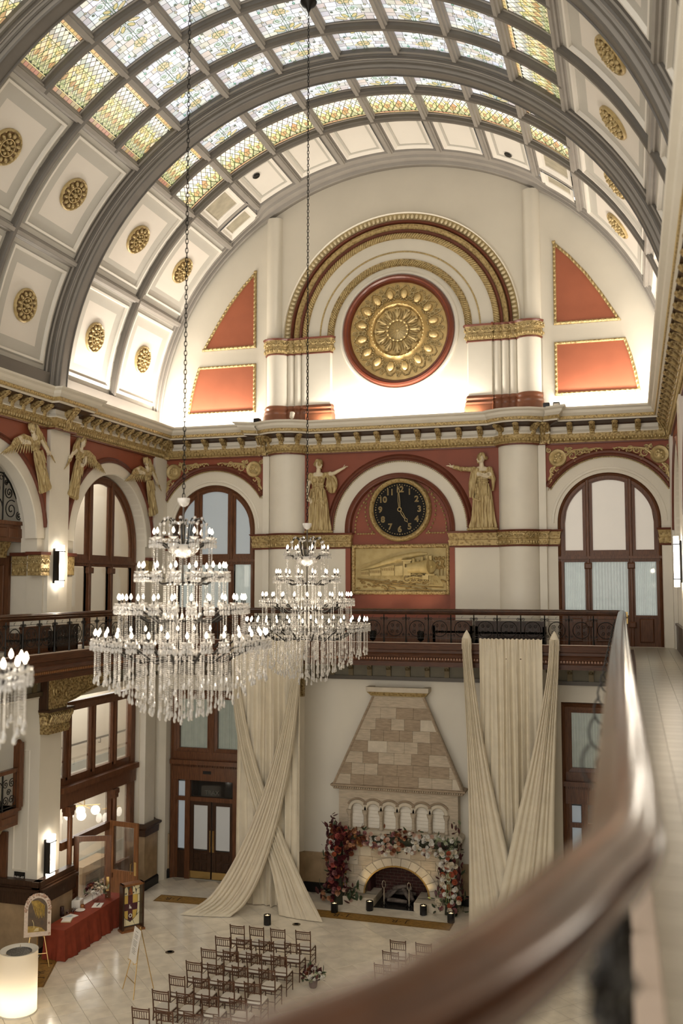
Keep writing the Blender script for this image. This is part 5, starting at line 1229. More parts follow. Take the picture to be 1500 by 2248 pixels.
    for p in me.polygons:
        c = p.center; v = 0
        for a, d, rr in sk2:
            ab = d-a; t = max(0, min(1, (c-a).dot(ab)/ab.length_squared)) if ab.length_squared > 1e-9 else 0
            if (c-(a+ab*t)).length < rr: v = 1; break
        if v:
            for cc, rr in hr2:
                if (c-cc).length < rr: v = 0; break
        mi.append(v)
    me.polygons.foreach_set('material_index', mi); me.polygons.foreach_set('use_smooth', [True]*len(me.polygons)); me.update()
    t = link(nm, me, None, loc, rot); t['label'] = label; t['category'] = cat
    if group: t['group'] = group
    return t
MAN1 = [('puff', ((.19, .0, .66), (.085, .05, .13), 7)), ('fold', [(.12, -.02, .8, .02), (.2, -.05, .72, .03), (.25, -.04, .62, .03), (.22, -.02, .54, .02)]), ('fold', [(.02, -.08, .62, .012), (.0, -.1, .5, .02), (-.02, -.09, .4, .012)]),
        ('fold', [(.1, -.05, .58, .012), (.12, -.06, .45, .016), (.1, -.06, .36, .01), (.0, -.09, .44, .01)]), ('fold', [(-.13, -.02, .36, .01), (-.12, -.03, .2, .016), (-.14, -.04, .05, .02)])]
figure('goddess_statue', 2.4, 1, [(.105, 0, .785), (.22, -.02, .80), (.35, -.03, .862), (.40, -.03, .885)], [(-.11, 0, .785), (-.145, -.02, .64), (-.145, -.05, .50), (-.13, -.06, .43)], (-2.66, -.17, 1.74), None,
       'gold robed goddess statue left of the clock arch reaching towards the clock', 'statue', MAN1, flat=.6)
MAN2 = [('fold', [(-.12+.02*k-.1*0, -.04-.01*k, .8, .014), (-.15+.015*k, -.07, .6, .02), (-.15+.02*k, -.06, .42+.03*k, .014)]) for k in range(5)] + [('fold', [(-.14, -.05, .46, .012), (-.1, -.08, .40, .014), (-.02, -.09, .37, .01)]), ('fold', [(.11, -.03, .78, .03), (.15, -.03, .66, .03), (.14, -.03, .5, .014)])]
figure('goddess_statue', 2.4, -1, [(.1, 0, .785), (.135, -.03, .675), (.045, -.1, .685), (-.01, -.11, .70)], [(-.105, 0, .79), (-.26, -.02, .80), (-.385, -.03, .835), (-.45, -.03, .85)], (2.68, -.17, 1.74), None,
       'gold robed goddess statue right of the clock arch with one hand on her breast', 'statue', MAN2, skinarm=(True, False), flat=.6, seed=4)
AM = [('fold', [(-.1, -.06, .55, .012), (-.02, -.1, .4, .016), (.06, -.09, .2, .012)]), ('fold', [(.1, -.05, .5, .012), (.03, -.1, .32, .016), (-.05, -.09, .12, .012)])]
def angel(y0, z0, y1, z1, label, face, mir):
    H = hypot(y1-y0, z1-z0)*1.02; lean = atan2(y1-y0, z1-z0)
    wg = [((.06, .03, .8), (.48, 0, .80), .05, 12), ((-.06, .03, .8), (-.21, 0, .60), .20, 10)] if not mir else [((-.06, .03, .8), (-.52, 0, .84), .06, 12), ((.06, .03, .8), (.21, 0, .60), .20, 10)]
    arms = ([(.1, 0, .785), (.16, -.03, .7), (.12, -.07, .6), (.06, -.08, .55)], [(-.105, 0, .785), (-.17, -.03, .68), (-.25, -.04, .6), (-.29, -.04, .55)]) if not mir else ([(.1, 0, .785), (.16, -.03, .68), (.2, -.05, .56), (.22, -.05, .5)], [(-.1, 0, .785), (-.2, -.03, .74), (-.3, -.04, .82), (-.34, -.04, .86)])
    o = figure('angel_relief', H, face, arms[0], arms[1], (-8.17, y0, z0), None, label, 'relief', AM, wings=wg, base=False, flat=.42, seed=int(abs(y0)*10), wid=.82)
    o.rotation_euler = (Matrix.Rotation(pi/2, 3, 'Z') @ Matrix.Rotation(lean, 3, 'Y')).to_euler()
angel(-5.92, 2.5, -5.42, 4.28, 'gold winged angel relief in the spandrel left of the glazed left arch', 1, False)
angel(-.98, 2.35, -1.62, 4.2, 'gold winged angel relief in the far left corner spandrel', -1, True)
angel(-7.22, 2.55, -7.95, 4.3, 'gold winged angel relief beside the arch with the iron juliet balcony', -1, True)

# ------------------------------------------------------------------ sconces, ledge lamps, balcony spots, benches
def sconce(loc, rz, label):
    t = thing('wall_sconce', label, 'lamp', loc, rz)
    MB().box(-.15, .15, -.05, 0, -.48, .48).build('back_plate', IRON, t)
    MB().box(-.13, .13, -.17, -.06, -.58, .58).build('glowing_diffuser', SCON, t)
    b = MB()
    for z in (-.4, .4): b.box(-.15, .15, -.19, -.04, z-.012, z+.012)
    b.box(-.155, -.14, -.19, -.02, -.41, .41); b.build('metal_clip', IRON, t)
sconce((-8.18, -6.62, .57), pi/2, 'tall lit white sconce on the left pilaster between the upper arches')
sconce((-8.3, -6.55, -7.3), pi/2, 'tall lit white sconce low on the pier above the red table')
sconce((8.18, -6.5, .57), -pi/2, 'lit white sconce on the right gallery wall')
sconce((8.18, -12.75, .57), -pi/2, 'second lit white sconce along the right gallery wall')
for y_ in (-19.1, -25.6): sconce((8.18 if y_ > -20 else 8.3, y_, .57), -pi/2, 'lit white sconce on the right gallery wall, added unseen beyond the picture, %s' % ('third from the far end' if y_ > -20 else 'fourth from the far end'))  # unseen sconces, added to draw bright streaks along the handrail
point('sconce_glow_upper', (-7.75, -6.5, .57), 25); point('sconce_glow_low', (-7.95, -6.55, -7.3), 18); point('sconce_glow_right', (7.8, -6.5, .57), 25)
def flood(name, loc, tgt, label, m, s=1, power=0):
    t = thing(name, label, 'lamp', loc); d = (Vector(tgt)-Vector(loc)).normalized(); M = d.to_track_quat('Z', 'Y').to_matrix()
    MB().lathe([(.03*s, 0), (.06*s, .01*s), (.06*s, .02*s), (0, .02*s)], 12).tube([(0, 0, .02*s), (0, 0, .1*s)], .012*s, 6).build('foot', m, t)
    MB().lathe([(.03*s, -.08*s), (.055*s, -.06*s), (.065*s, .08*s), (.055*s, .08*s), (.05*s, .05*s), (0, .05*s)], 14, (0, 0, .16*s), M).build('lamp_head', m, t, smooth=40)
    if power:
        MB().lathe([(0, .055*s), (.05*s, .055*s)], 12, (0, 0, .16*s), M).build('lens', SCON, t)
        spot(name+'_beam', tuple(Vector(loc)+Vector((0, 0, .16*s))+d*.12*s), tgt, power, 80)
    return t
flood('balcony_spotlight', (-.55, -1.25, BZ), (-.5, .1, 1.2), 'small black spotlight on the balcony floor below the train relief', IRON, 1.7, 45)
flood('balcony_spotlight', (.95, -1.3, BZ), (.6, .1, 1.0), 'lit black spotlight on the balcony floor right of the other one', IRON, 1.7, 60)
flood('ledge_floodlight', (-3.45, -.55, 5.36), (-3.4, .2, 7), 'small white floodlight at the foot of the left arch colonnettes', CREAM2, 1.3)
for x, z, lab in ((-4.72, 5.36, 'black loudspeaker box on the cornice left of the great arch'), (4.7, 5.36, 'black loudspeaker box on the cornice right of the great arch'), (5.0, 5.36, 'black and white box on the cornice farther right of the great arch')):
    t = thing('ledge_speaker', lab, 'speaker', (x, -.4, z)); MB().slab(PL, -.1, .1, -.1, .1, 0, .2, .02).build('case', IRON, t); MB().box(-.08, .08, -.11, -.1, .03, .16).build('grille', BLACK if x < 4.9 else CREAM2, t)
def bench(loc, rz, w, label, dark):
    m = WOODD if dark else WOOD; t = thing('wooden_bench', label, 'bench', loc, rz)
    MB().box(-w/2, w/2, -.2, -.12, .1, .72).box(-w/2, w/2, -.22, -.1, .7, .76).build('backrest', m, t)
    MB().box(-w/2, w/2, -.2, .3, .38, .44).build('seat', m, t)
    for x in (-w/2+.04, w/2-.04): MB().box(x-.04, x+.04, -.2, .3, 0, .6).build('side', m, t)
    MB().box(-w/2, w/2, -.19, -.13, 0, .12).build('plinth', m, t)
bench((1.85, -.75, BZ), 0, 1.2, 'brown wooden bench on the balcony right of the train relief', False)
bench((3.6, -1.0, BZ), 0, 2.05, 'dark wooden bench on the balcony behind the right drape', True)
bench((-7.75, -7.0, BZ), pi/2, 1.1, 'dark wooden bench on the left balcony below the sconce', True)
bench((-7.75, -8.4, BZ), pi/2, 1.2, 'brown wooden bench on the left balcony under the juliet balcony', False)
MB().slab(F(0), -1.62, 1.62, BZ, -1.0, .14-.3, .2-.3).build('niche_wainscot', WOOD, wf)

# ------------------------------------------------------------------ fireplace
fp = thing('stone_fireplace', 'tall stone fireplace with tapering chimney hood and arched hearth between the drapes', 'fireplace', (0, 0, FZ))
zz = lambda r: r-FZ           # eye-relative height to height above floor
stm = [STONE, STONE2, STONEW]
# hood courses
zt, zb = zz(-3.42), zz(-6.17); nC = 8; r = random.Random(12)
hx = lambda z: .80+(2.03-.80)*(zt-z)/(zt-zb); hy = lambda z: -.24-(.5-.24)*(zt-z)/(zt-zb)
MB().add([(-hx(zt)+.02, 0, zt), (hx(zt)-.02, 0, zt), (hx(zb)-.02, 0, zb), (-hx(zb)+.02, 0, zb), (-hx(zt)+.02, hy(zt)+.02, zt), (hx(zt)-.02, hy(zt)+.02, zt), (hx(zb)-.02, hy(zb)+.02, zb), (-hx(zb)+.02, hy(zb)+.02, zb)], [(4, 5, 6, 7), (0, 4, 7, 3), (1, 2, 6, 5), (3, 7, 6, 2), (0, 1, 5, 4)]) if False else None
b = MB(); b.add([(-hx(zt)+.02, 0, zt), (hx(zt)-.02, 0, zt), (hx(zb)-.02, 0, zb), (-hx(zb)+.02, 0, zb), (-hx(zt)+.02, hy(zt)+.02, zt), (hx(zt)-.02, hy(zt)+.02, zt), (hx(zb)-.02, hy(zb)+.02, zb), (-hx(zb)+.02, hy(zb)+.02, zb)], [(4, 5, 6, 7), (0, 4, 7, 3), (1, 2, 6, 5), (3, 7, 6, 2), (0, 1, 5, 4)])
b.build('hood_core', STONE, fp)
dk_rows = {0: [0], 1: [1, 1, 1, 1, 1]}
for c in range(nC):
    z1 = zt-(zt-zb)*c/nC; z0 = zt-(zt-zb)*(c+1)/nC
    x = -hx(z0); first = True; k = 0
    while x < hx(z0)-.02:
        w = r.choice((.42, .55, .62, .5)) if c else 2.5
        x1 = min(x+w, hx(z0))
        if hx(z0)-x1 < .25: x1 = hx(z0)
        g = .0035; pr_ = r.uniform(0, .012)
        def X(xx, z): return max(-hx(z), min(hx(z), xx))
        v = [(X(x+g, z0), hy(z0), z0+g), (X(x1-g, z0), hy(z0), z0+g), (X(x1-g, z1), hy(z1), z1-g), (X(x+g, z1), hy(z1), z1-g)]
        bb = MB(); bb.add([(p[0], p[1]+.05, p[2]) for p in v]+[(p[0], p[1]-pr_, p[2]) for p in v], [(4, 5, 6, 7)]+[(i, (i+1) % 4, 4+(i+1) % 4, 4+i) for i in range(4)])
        m = STONE2 if (r.random() < .42 and c) else STONE if r.random() < .75 else STONEW
        bb.build('stone', m, fp); x = x1
for s in (-1, 1):
    MB().tube([(s*hx(zt-.02), hy(zt)-.01, zt-.02), (s*hx(zb), hy(zb)-.01, zb)], .045, 6).build('edge_roll', STONE2, fp, smooth=40)
MB().sweep([(-.8, 0), (-.8, -.26), (.8, -.26), (.8, 0)], [(0, zz(-3.44)), (-.05, zz(-3.42)), (-.14, zz(-3.3)), (-.19, zz(-3.27)), (-.2, zz(-3.13)), (0, zz(-3.13))], PL).build('hood_cap', STONEW, fp, smooth=30)
MB().sweep([(-.8, 0), (-.8, -.26), (.8, -.26), (.8, 0)], [(-.06, zz(-3.41)), (-.155, zz(-3.3)), (-.165, zz(-3.285)), (-.07, zz(-3.40))], PL).build('carved_cap_band', GOLDR, fp)
MB().sweep([(-2.0, 0), (-2.0, -.46), (2.0, -.46), (2.0, 0)], [(0, zz(-6.3)), (-.04, zz(-6.3)), (-.06, zz(-6.24)), (-.12, zz(-6.2)), (-.12, zz(-6.15)), (0, zz(-6.13))], PL).build('hood_drip_mould', STONE2, fp, smooth=30)
dn = MB()
for i in range(58): dn.ell((-2.02+.071*i, -.55, zz(-6.24)), (.026, .03, .03), 6, 4)
dn.build('bead_course', STONE, fp, smooth=60, kind='stuff')
# arcade storey
mp = lambda a, b, d: (a, -.42-d, zz(b))
cx6 = [-1.275, -.765, -.255, .255, .765, 1.275]
MB().prism([rect(-1.88, 1.88, -7.68, -6.25)]+[archpts(c, -6.92, .2, -7.48, 14)[::-1] for c in cx6], mp, -.12, 0).build('arcade_wall', STONE, fp)
MB().box(-1.88, 1.88, -.3, 0, zz(-7.7), zz(-6.25)).build('arcade_core', STONEW, fp)
for c in cx6:
    for k in range(7): MB().slab(mp, c-.2, c+.2, -7.48+.108*k+.004, -7.48+.108*(k+1)-.004, -.14, -.105-.006*(k % 2), .004).build('niche_brick', mat('whitewashed_brick_brightened', (.80, .75, .66), .7, var=.05), fp)  # pale bricks lightened further in place of light inside the niches
    MB().sweep(arc(c, -6.92, .2, 180, 0, 14), [(0, -.1), (0, .03), (.02, .05), (.09, .05), (.11, .03), (.11, 0)], mp, caps=False).build('niche_arch', STONEW, fp, smooth=30)
    MB().sweep(arc(c, -6.92, .32, 150, 30, 12), [(0, 0), (0, .06), (.025, .08), (.05, .05), (.05, 0)], mp).build('hood_mould', STONE2, fp, smooth=30)
for c in (-1.53, -1.02, -.51, 0, .51, 1.02, 1.53):
    b = MB(); b.lathe([(.075, 0), (.08, .03), (.06, .07), (.05, .09), (.048, .4), (.06, .42), (.09, .5), (.1, .54), (.1, .56)], 12, (c, -.46, zz(-7.48))); b.build('colonnette', STONE, fp, smooth=40)
MB().sweep([(-1.88, 0), (-1.88, -.42), (1.88, -.42), (1.88, 0)], [(0, zz(-7.72)), (-.1, zz(-7.72)), (-.14, zz(-7.64)), (-.14, zz(-7.56)), (-.05, zz(-7.5)), (0, zz(-7.5))], PL).build('mantel_shelf', STONEW, fp, smooth=30)
# hearth storey with elliptical arch
ell_ = lambda rx, rz, n=22: [(rx*cos(pi-pi*i/n), -9.38+rz*sin(pi-pi*i/n)) for i in range(n+1)]
mp = lambda a, b, d: (a, -.55-d, zz(b))
MB().prism([rect(-1.82, 1.82, FZ, -7.7), ([(-1.0, FZ+.001)]+ell_(1.0, .86)+[(1.0, FZ+.001)])[::-1]], mp, -.5, 0).build('hearth_wall', STONE, fp)
for s in (-1, 1):
    for c in range(6):
        z0 = -9.4+.283*c; x = 1.82
        xin = 1.34 if c == 0 else 1.33*sqrt(max(0, 1-((z0+.28+9.38)/1.13)**2)) if z0+.28+9.38 < 1.1 else .02
        while x > xin+.12:
            w = r.choice((.36, .46, .3)); x0 = max(xin+.02, x-w)
            if x0-xin < .14: x0 = xin+.02
            MB().slab(mp, min(s*x0, s*x)+.006, max(s*x0, s*x)-.006, z0+.005, z0+.278, -.01, .012+.012*r.random(), .006).build('stone', r.choice((STONE, STONEW, STONE)), fp); x = x0
for i in range(13):
    t0, t1 = pi*i/13+.008, pi*(i+1)/13-.008
    P = [(-cos(t)*rr[0], -9.38+sin(t)*rr[1]) for rr, ts in (((1.03, .89), (t0, (t0+t1)/2, t1)), ((1.33, 1.13), (t1, (t0+t1)/2, t0))) for t in ts]
    MB().prism([P], mp, 0, .05).build('voussoir', STONEW, fp)
MB().sweep(ell_(1.0, .86), [(-.0, -.3), (0, .07), (.03, .08), (.045, .05), (.045, -.3)], mp, caps=False).build('brass_arch_trim', BRASS, fp, smooth=40)
# hearth blocks, pit and brick back
for s in (-1, 1): MB().slab(PL, min(s*.62, s*1.85), max(s*.62, s*1.85), -.98, -.5, 0, .25, .01).build('hearth_block', STONEW, fp); 
MB().box(-.64, .64, -.98, .4, 0, .02).build('hearth_pit', BLACK, fp)
for s in (-1, 1): MB().box(min(s*.62, s*1.0), max(s*.62, s*1.0), -.55, .1, 0, .25).build('hearth_block', STONEW, fp)
MB().box(-1.0, 1.0, .36, .4, 0, 1.3).build('brick_back', MORTAR, fp)
for k in range(13):
    for i in range(-1, 9):
        x0 = -1.0+.235*i+(.117 if k % 2 else 0); x1 = min(1.0, x0+.225); x0 = max(-1.0, x0)
        if x1-x0 < .03: continue
        MB().slab(lambda a, b, d: (a, .36-d, b), x0, x1, .02+.094*k, .02+.094*k+.083, 0, .012+.006*r.random(), .004).build('brick', BRICK, fp)
for s in (-1, 1):
    MB().box(min(s*.9, s*1.05), max(s*.9, s*1.05), -.3, .36, 0, 1.3).build('brick_cheek', BRICK, fp)
# logs and andirons
LOGM = mat('ashy_log', (.13, .105, .09), .9, var=.4, vscale=8, bump=.5, bscale=18)
for k, (x, y, z, L_, a, t) in enumerate(((0, .1, .16, .9, .05, .0), (-.0, -.5, .1, .62, -.06, .0), (.05, -.02, .3, .6, .15, .1), (-.2, -.24, .25, .46, .5, .75), (.22, -.26, .25, .46, -.5, -.75), (.0, -.22, .42, .42, .25, .2), (-.36, -.2, .18, .34, 1.0, .5), (.38, -.2, .18, .34, -1.0, -.5))):
    t_ = thing('fire_log', ['thick grey log lying across the back of the hearth', 'front grey log resting behind the andirons', 'short grey log raised at the back of the log pile', 'left slanting log on the pile', 'right slanting log on the pile', 'topmost log of the hearth pile', 'stub log leaning at the left end of the pile', 'stub log leaning at the right end of the pile'][k], 'log', (x, y, FZ+z), a, 'logs in the hearth')
    c = Vector((cos(t), 0, sin(t)))*L_/2
    MB().tube([tuple(-c), tuple(-c*.4+Vector((0, .02, .01))), tuple(c*.3+Vector((0, -.015, .015))), tuple(c)], [.055, .068, .064, .05], 9).build('log', LOGM, t_, smooth=60)
for x, lab in ((-.36, 'silver loop-topped andiron at the left of the hearth'), (.42, 'silver loop-topped andiron at the right of the hearth')):
    t_ = thing('andiron', lab, 'andiron', (x, -.72, FZ+.02)); SIL = mat('bright_steel', (.62, .57, .5), .25, .9, var=.05)
    MB().tube([(0, 0, .02), (0, 0, .3), (0, 0, .5)], [.02, .028, .018], 8).build('shaft', SIL, t_)
    MB().tube([(.055*cos(a), 0, .61+.11*sin(a)) for a in [2*pi*i/18 for i in range(18)]], .013, 6, closed=True).build('loop', SIL, t_, smooth=60)
    MB().tube([(-.1, 0, 0), (-.06, 0, .06), (0, 0, .09), (.06, 0, .06), (.1, 0, 0)], .016, 6).tube([(0, 0, .07), (0, .5, .07)], .014, 5).build('foot', IRON, t_)
spot('hearth_uplight_left', (-1.0, -1.25, FZ+.28), (-.75, -.5, FZ+1.15), 15, 60, (1, .74, .36)); spot('hearth_uplight_right', (1.1, -1.2, FZ+.28), (.85, -.5, FZ+1.1), 15, 60, (1, .74, .36))

# ------------------------------------------------------------------ flowers
def petalflower(seed, layers, R):
    rr = random.Random(seed); b = MB()
    for L_, (n, r0, r1, z0, z1, cup) in enumerate(layers):
        for k in range(n):
            a = 2*pi*(k+.5*(L_ % 2)+rr.uniform(-.1, .1))/n; w = 2.3/n
            rows = []
            for t in (0, .5, 1):
                rad = r0+(r1-r0)*t; z = z0+(z1-z0)*(t**cup); ww = w*(.6+.5*sin(pi*min(t, .75)))
                rows.append([(R*rad*cos(a+s*ww), R*rad*sin(a+s*ww), R*(z-.06*abs(s))) for s in (-1, 0, 1)])
            b.grid(rows)
    b.ell((0, 0, R*.35), (R*.25, R*.25, R*.3), 6, 4)
    return b
ROSE = [(6, .3, .95, .0, .55, .7), (6, .25, .85, .1, .8, .7), (5, .2, .62, .25, .95, .8), (4, .1, .36, .4, 1.0, .9)]
FM = {}
def flowermat(n, c): return mat('petal_'+n, c, .7, var=.15, vscale=14, spec=.25)
PC = dict(burgundy=(.075, .010, .014), rose=(.42, .10, .085), coral=(.40, .10, .05), peach=(.52, .27, .15), amber=(.44, .22, .075), blush=(.66, .46, .36), cream=(.74, .66, .52), white=(.80, .77, .71), green=(.44, .50, .30), rust=(.20, .062, .028), mauve=(.33, .14, .14))
def fmesh(cn):
    if cn in FM: return FM[cn]
    if cn == 'green':
        b = MB(); rr = random.Random(4)
        for k in range(30):
            z = 1-2*(k+.5)/30; a = k*2.4; q = sqrt(1-z*z); c = Vector((q*cos(a), q*sin(a), z)); M = c.to_track_quat('Z', 'Y').to_matrix()
            for j in range(4):
                t = pi/2*j+a; p = [M @ Vector((.02*cos(t), .02*sin(t), 0)), M @ Vector((.2*cos(t-.5), .2*sin(t-.5), .03)), M @ Vector((.26*cos(t), .26*sin(t), .05)), M @ Vector((.2*cos(t+.5), .2*sin(t+.5), .03))]
                b.add([tuple((c*.85+v)*.085) for v in p], [(0, 1, 2, 3)])
    else: b = petalflower(hash(cn) % 97 if False else len(cn)*7, ROSE, .085)
    me = bpy.data.meshes.new('bloom'); me.from_pydata(b.v, [], b.f); me.materials.append(flowermat(cn, PC[cn])); me.polygons.foreach_set('use_smooth', [True]*len(me.polygons)); FM[cn] = me
    return me
def leafmesh(n, c, L_, w):
    if n in FM: return FM[n]
    b = MB(); rows = []
    for t in (0, .3, .65, 1): rows.append([(L_*t, s*w*sin(pi*min(.97, t*.85+.1)), .02*L_*abs(s)+.15*L_*t*t) for s in (-1, 0, 1)])
    b.grid(rows); me = bpy.data.meshes.new('leaf'); me.from_pydata(b.v, [], b.f); me.materials.append(mat('leaf_'+n, c, .5, var=.25, vscale=9)); FM[n] = me; return me
LG = leafmesh('dark_green', (.035, .055, .022), .17, .035); LB = leafmesh('burgundy_leaf', (.075, .018, .018), .15, .04); LS = leafmesh('sage', (.14, .16, .08), .14, .03); LR = leafmesh('russet', (.16, .055, .02), .13, .035)
def arrangement(t, spots, leaves, seed, facing=(0, -1, .2), spread=.9, sc=1.):
    rr = random.Random(seed)
    for (x, y, z, cn, s) in spots:
        o = link('bloom', fmesh(cn), t, (x, y, z)); d = Vector(facing)+Vector((rr.uniform(-1, 1), rr.uniform(-.5, .5), rr.uniform(-1, 1)))*spread*.6
        o.rotation_euler = d.to_track_quat('Z', 'Y').to_euler(); o.scale = (s*sc,)*3
    for (x, y, z, m, s) in leaves:
        o = link('leaf', m, t, (x, y, z)); o.rotation_euler = (rr.uniform(-.8, .8), rr.uniform(-1.6, .6), rr.uniform(-pi, pi)); o.scale = (s,)*3
rr = random.Random(31)
# left column
t = thing('floral_column', 'tall column of burgundy, rose and orange flowers at the left of the fireplace', 'flowers', (-1.75, -.9, FZ))
sp = []; lv = []
for k in range(125):
    h = rr.random()*2.25+.1; half = .36+.1*sin(h*5)+(.1 if h < .5 else 0)
    x = rr.uniform(-half, half); y = -.25+.25*(x/half)**2+rr.uniform(-.05, .1)
    cn = rr.choice(('burgundy', 'burgundy', 'rust', 'burgundy', 'coral', 'amber', 'burgundy', 'rose', 'burgundy', 'mauve')) if h < 1.7 else rr.choice(('burgundy', 'rose', 'rust', 'rose', 'burgundy'))
    if h < .5: cn = rr.choice(('rose', 'peach', 'burgundy', 'blush', 'mauve'))
    sp.append((x, y, h, cn, rr.uniform(.7, 1.15)))
for k in range(215):
    h = rr.random()*2.3+.05; half = .42+.1*sin(h*5)+(.12 if h < .5 else 0); x = rr.uniform(-half, half)
    lv.append((x, -.12+rr.uniform(-.1, .15), h, rr.choice((LB, LB, LG, LB)) if h > .4 else rr.choice((LG, LG, LB)), rr.uniform(.8, 1.6)))
for k in range(14): lv.append((rr.uniform(.2, .75), -.1, rr.uniform(.15, .55), LG, 1.6))
for k in range(10): lv.append((rr.uniform(-.25, -.05), -.1, 2.3+.04*k, LB, 1.2))
arrangement(t, sp, lv, 1)
MB().tube([(0, 0, 0), (0, .02, 1.2), (0, 0, 2.3)], [.2, .16, .1], 8).build('moss_core', mat('dark_moss', (.03, .03, .015), .9), t)
# mantel garland
t = thing('mantel_garland', 'long garland of cream, blush and white roses along the fireplace mantel', 'flowers', (.1, -.75, -7.72))
sp = []; lv = []
for k in range(230):
    x = rr.uniform(-1.55, 1.85); z = rr.uniform(-.3, .28)
    if x < -1.0: cn = rr.choice(('amber', 'rust', 'rust', 'mauve', 'peach'))
    elif x < -.1: cn = rr.choice(('blush', 'cream', 'blush', 'white', 'mauve', 'peach'))
    elif x < .3: cn = rr.choice(('rust', 'burgundy', 'peach', 'rust', 'cream'))
    elif x < 1.15: cn = rr.choice(('white', 'cream', 'white', 'white', 'blush'))
    else: cn = rr.choice(('green', 'green', 'white', 'green')); 
    sp.append((x, -.1+rr.uniform(-.12, .1)-.1*(z < 0), z+.04*sin(x*3), cn, rr.uniform(.65, .92)))
for k in range(130):
    x = rr.uniform(-1.6, 1.95); lv.append((x, rr.uniform(-.15, .08), rr.uniform(-.38, .36), rr.choice((LG, LB, LR, LG)) if x < 1.1 else rr.choice((LS, LG, LS)), rr.uniform(.7, 1.3)))
for k in range(10): lv.append((1.75+rr.uniform(-.1, .15), -.05, .35+.04*k, LB if k < 6 else LS, 1.1))
arrangement(t, sp, lv, 2)
MB().tube([(-1.5, 0, 0), (0, 0, 0), (1.8, 0, 0)], .13, 8).build('moss_core', mat('dark_moss', (.03, .03, .015)), t)
# right column
t = thing('floral_column', 'column of white and pale yellow flowers with dark foliage at the right of the fireplace', 'flowers', (1.72, -.9, FZ))
sp = []; lv = []
for k in range(80):
    h = rr.random()*1.75+.1; half = .2 if h > .6 else .36
    x = rr.uniform(-half, half); cn = rr.choice(('white', 'cream', 'cream', 'white', 'coral')) if h > .7 else rr.choice(('white', 'white', 'green', 'coral', 'cream', 'mauve'))
    sp.append((x, -.28+rr.uniform(-.06, .12), h, cn, rr.uniform(.75, 1.15)))
for k in range(200):
    h = rr.random()*1.9+.05; half = .36 if h > .6 else .45; lv.append((rr.uniform(-half, half), rr.uniform(-.22, .1), h, rr.choice((LB, LB, LG, LB)) if h > .5 else rr.choice((LG, LS, LG)), rr.uniform(.7, 1.5)))
arrangement(t, sp, lv, 3)
b = MB()
for k in range(3): b.tube([(-.02+.04*k, -.38, 1.3), (-.04+.05*k, -.42, .9), (-.06+.07*k, -.4, .45)], .008, 5)
b.build('trailing_stems', mat('lime_stem', (.26, .30, .10), .6), t)
MB().tube([(0, 0, 0), (0, .02, .9), (0, 0, 1.8)], [.2, .14, .1], 8).build('moss_core', mat('dark_moss', (.03, .03, .015)), t)
def lowbouquet(name, loc, label, cols, leaves, seed, R=.24, n=26, vase=True):
    t = thing(name, label, 'flowers', loc); rr = random.Random(seed); sp = []; lv = []
    for k in range(n):
        a = rr.uniform(0, 2*pi); e = rr.uniform(.1, 1.4); d = Vector((cos(a)*cos(e), sin(a)*cos(e), sin(e)))*R
        c = cols[0] if d.x < 0 else cols[1]
        sp.append((d.x, d.y, .2+d.z*.9, rr.choice(c), rr.uniform(.55, .9)))
    for k in range(60):
        a = rr.uniform(0, 2*pi); e = rr.uniform(-.1, 1.4); q = R*rr.uniform(.7, 1.15); lv.append((q*cos(a)*cos(e), q*sin(a)*cos(e), .2+q*sin(e)*.9, rr.choice(leaves), rr.uniform(.6, 1.1)))
    arrangement(t, sp, lv, seed, (0, -.4, 1), 1.4)
    MB().lathe([(.08, 0), (.1, .04), (.11, .14), (.09, .22)], 14).build('vase', GLASS if vase else mat('dark_pot', (.06, .03, .03), .5), t, smooth=40)
lowbouquet('aisle_bouquet', (-.52, -7.05, FZ), 'low aisle bouquet of burgundy and white flowers on the floor beside the chairs', (('burgundy', 'mauve', 'rust'), ('white', 'cream', 'green')), (LB, LB, LG), 8, .27, 30, False)

# ------------------------------------------------------------------ drapes
def curtain_panel(name, label, x0, x1, y, ztop, zbot, seed):
    rr = random.Random(seed); n = 190; m = 40; P = []
    ph = [rr.uniform(0, 6) for _ in range(6)]
    for j in range(m+1):
        v = j/m; z = ztop+(zbot-ztop)*v; row = []; amp = .045+.06*min(1, v*3)
        for i in range(n+1):
            u = i/n; w = (1-.05*sin(pi*min(1, v*8))*0)
            d = amp*(1.1*abs(sin(u*31+ph[0]+.35*sin(v*2.2+u*6)))-.5+.4*sin(u*53+ph[1]+v*.7)+.3*sin(u*23+ph[2]+.6*sin(v*4)))
            if v < .03: d += .02*sin(u*160)
            row.append((x0+(x1-x0)*u+.015*sin(v*5+u*20), y+d, z+(.015*sin(u*95) if j == 0 else 0)))
        P.append(row)
    o = MB().grid(P).build(name, DRAPE, None, smooth=80); o['label'] = label; o['category'] = 'drape'; return o
def resamp(P, n):
    P = [Vector(p) for p in P]
    out = []
    for k in range(n+1):
        t = k/n*(len(P)-1); i = min(int(t), len(P)-2); f = t-i
        p0, p1, p2, p3 = P[max(i-1, 0)], P[i], P[i+1], P[min(i+2, len(P)-1)]
        out.append(.5*((2*p1)+(-p0+p2)*f+(2*p0-5*p1+4*p2-p3)*f*f+(-p0+3*p1-3*p2+p3)*f**3))
    return out
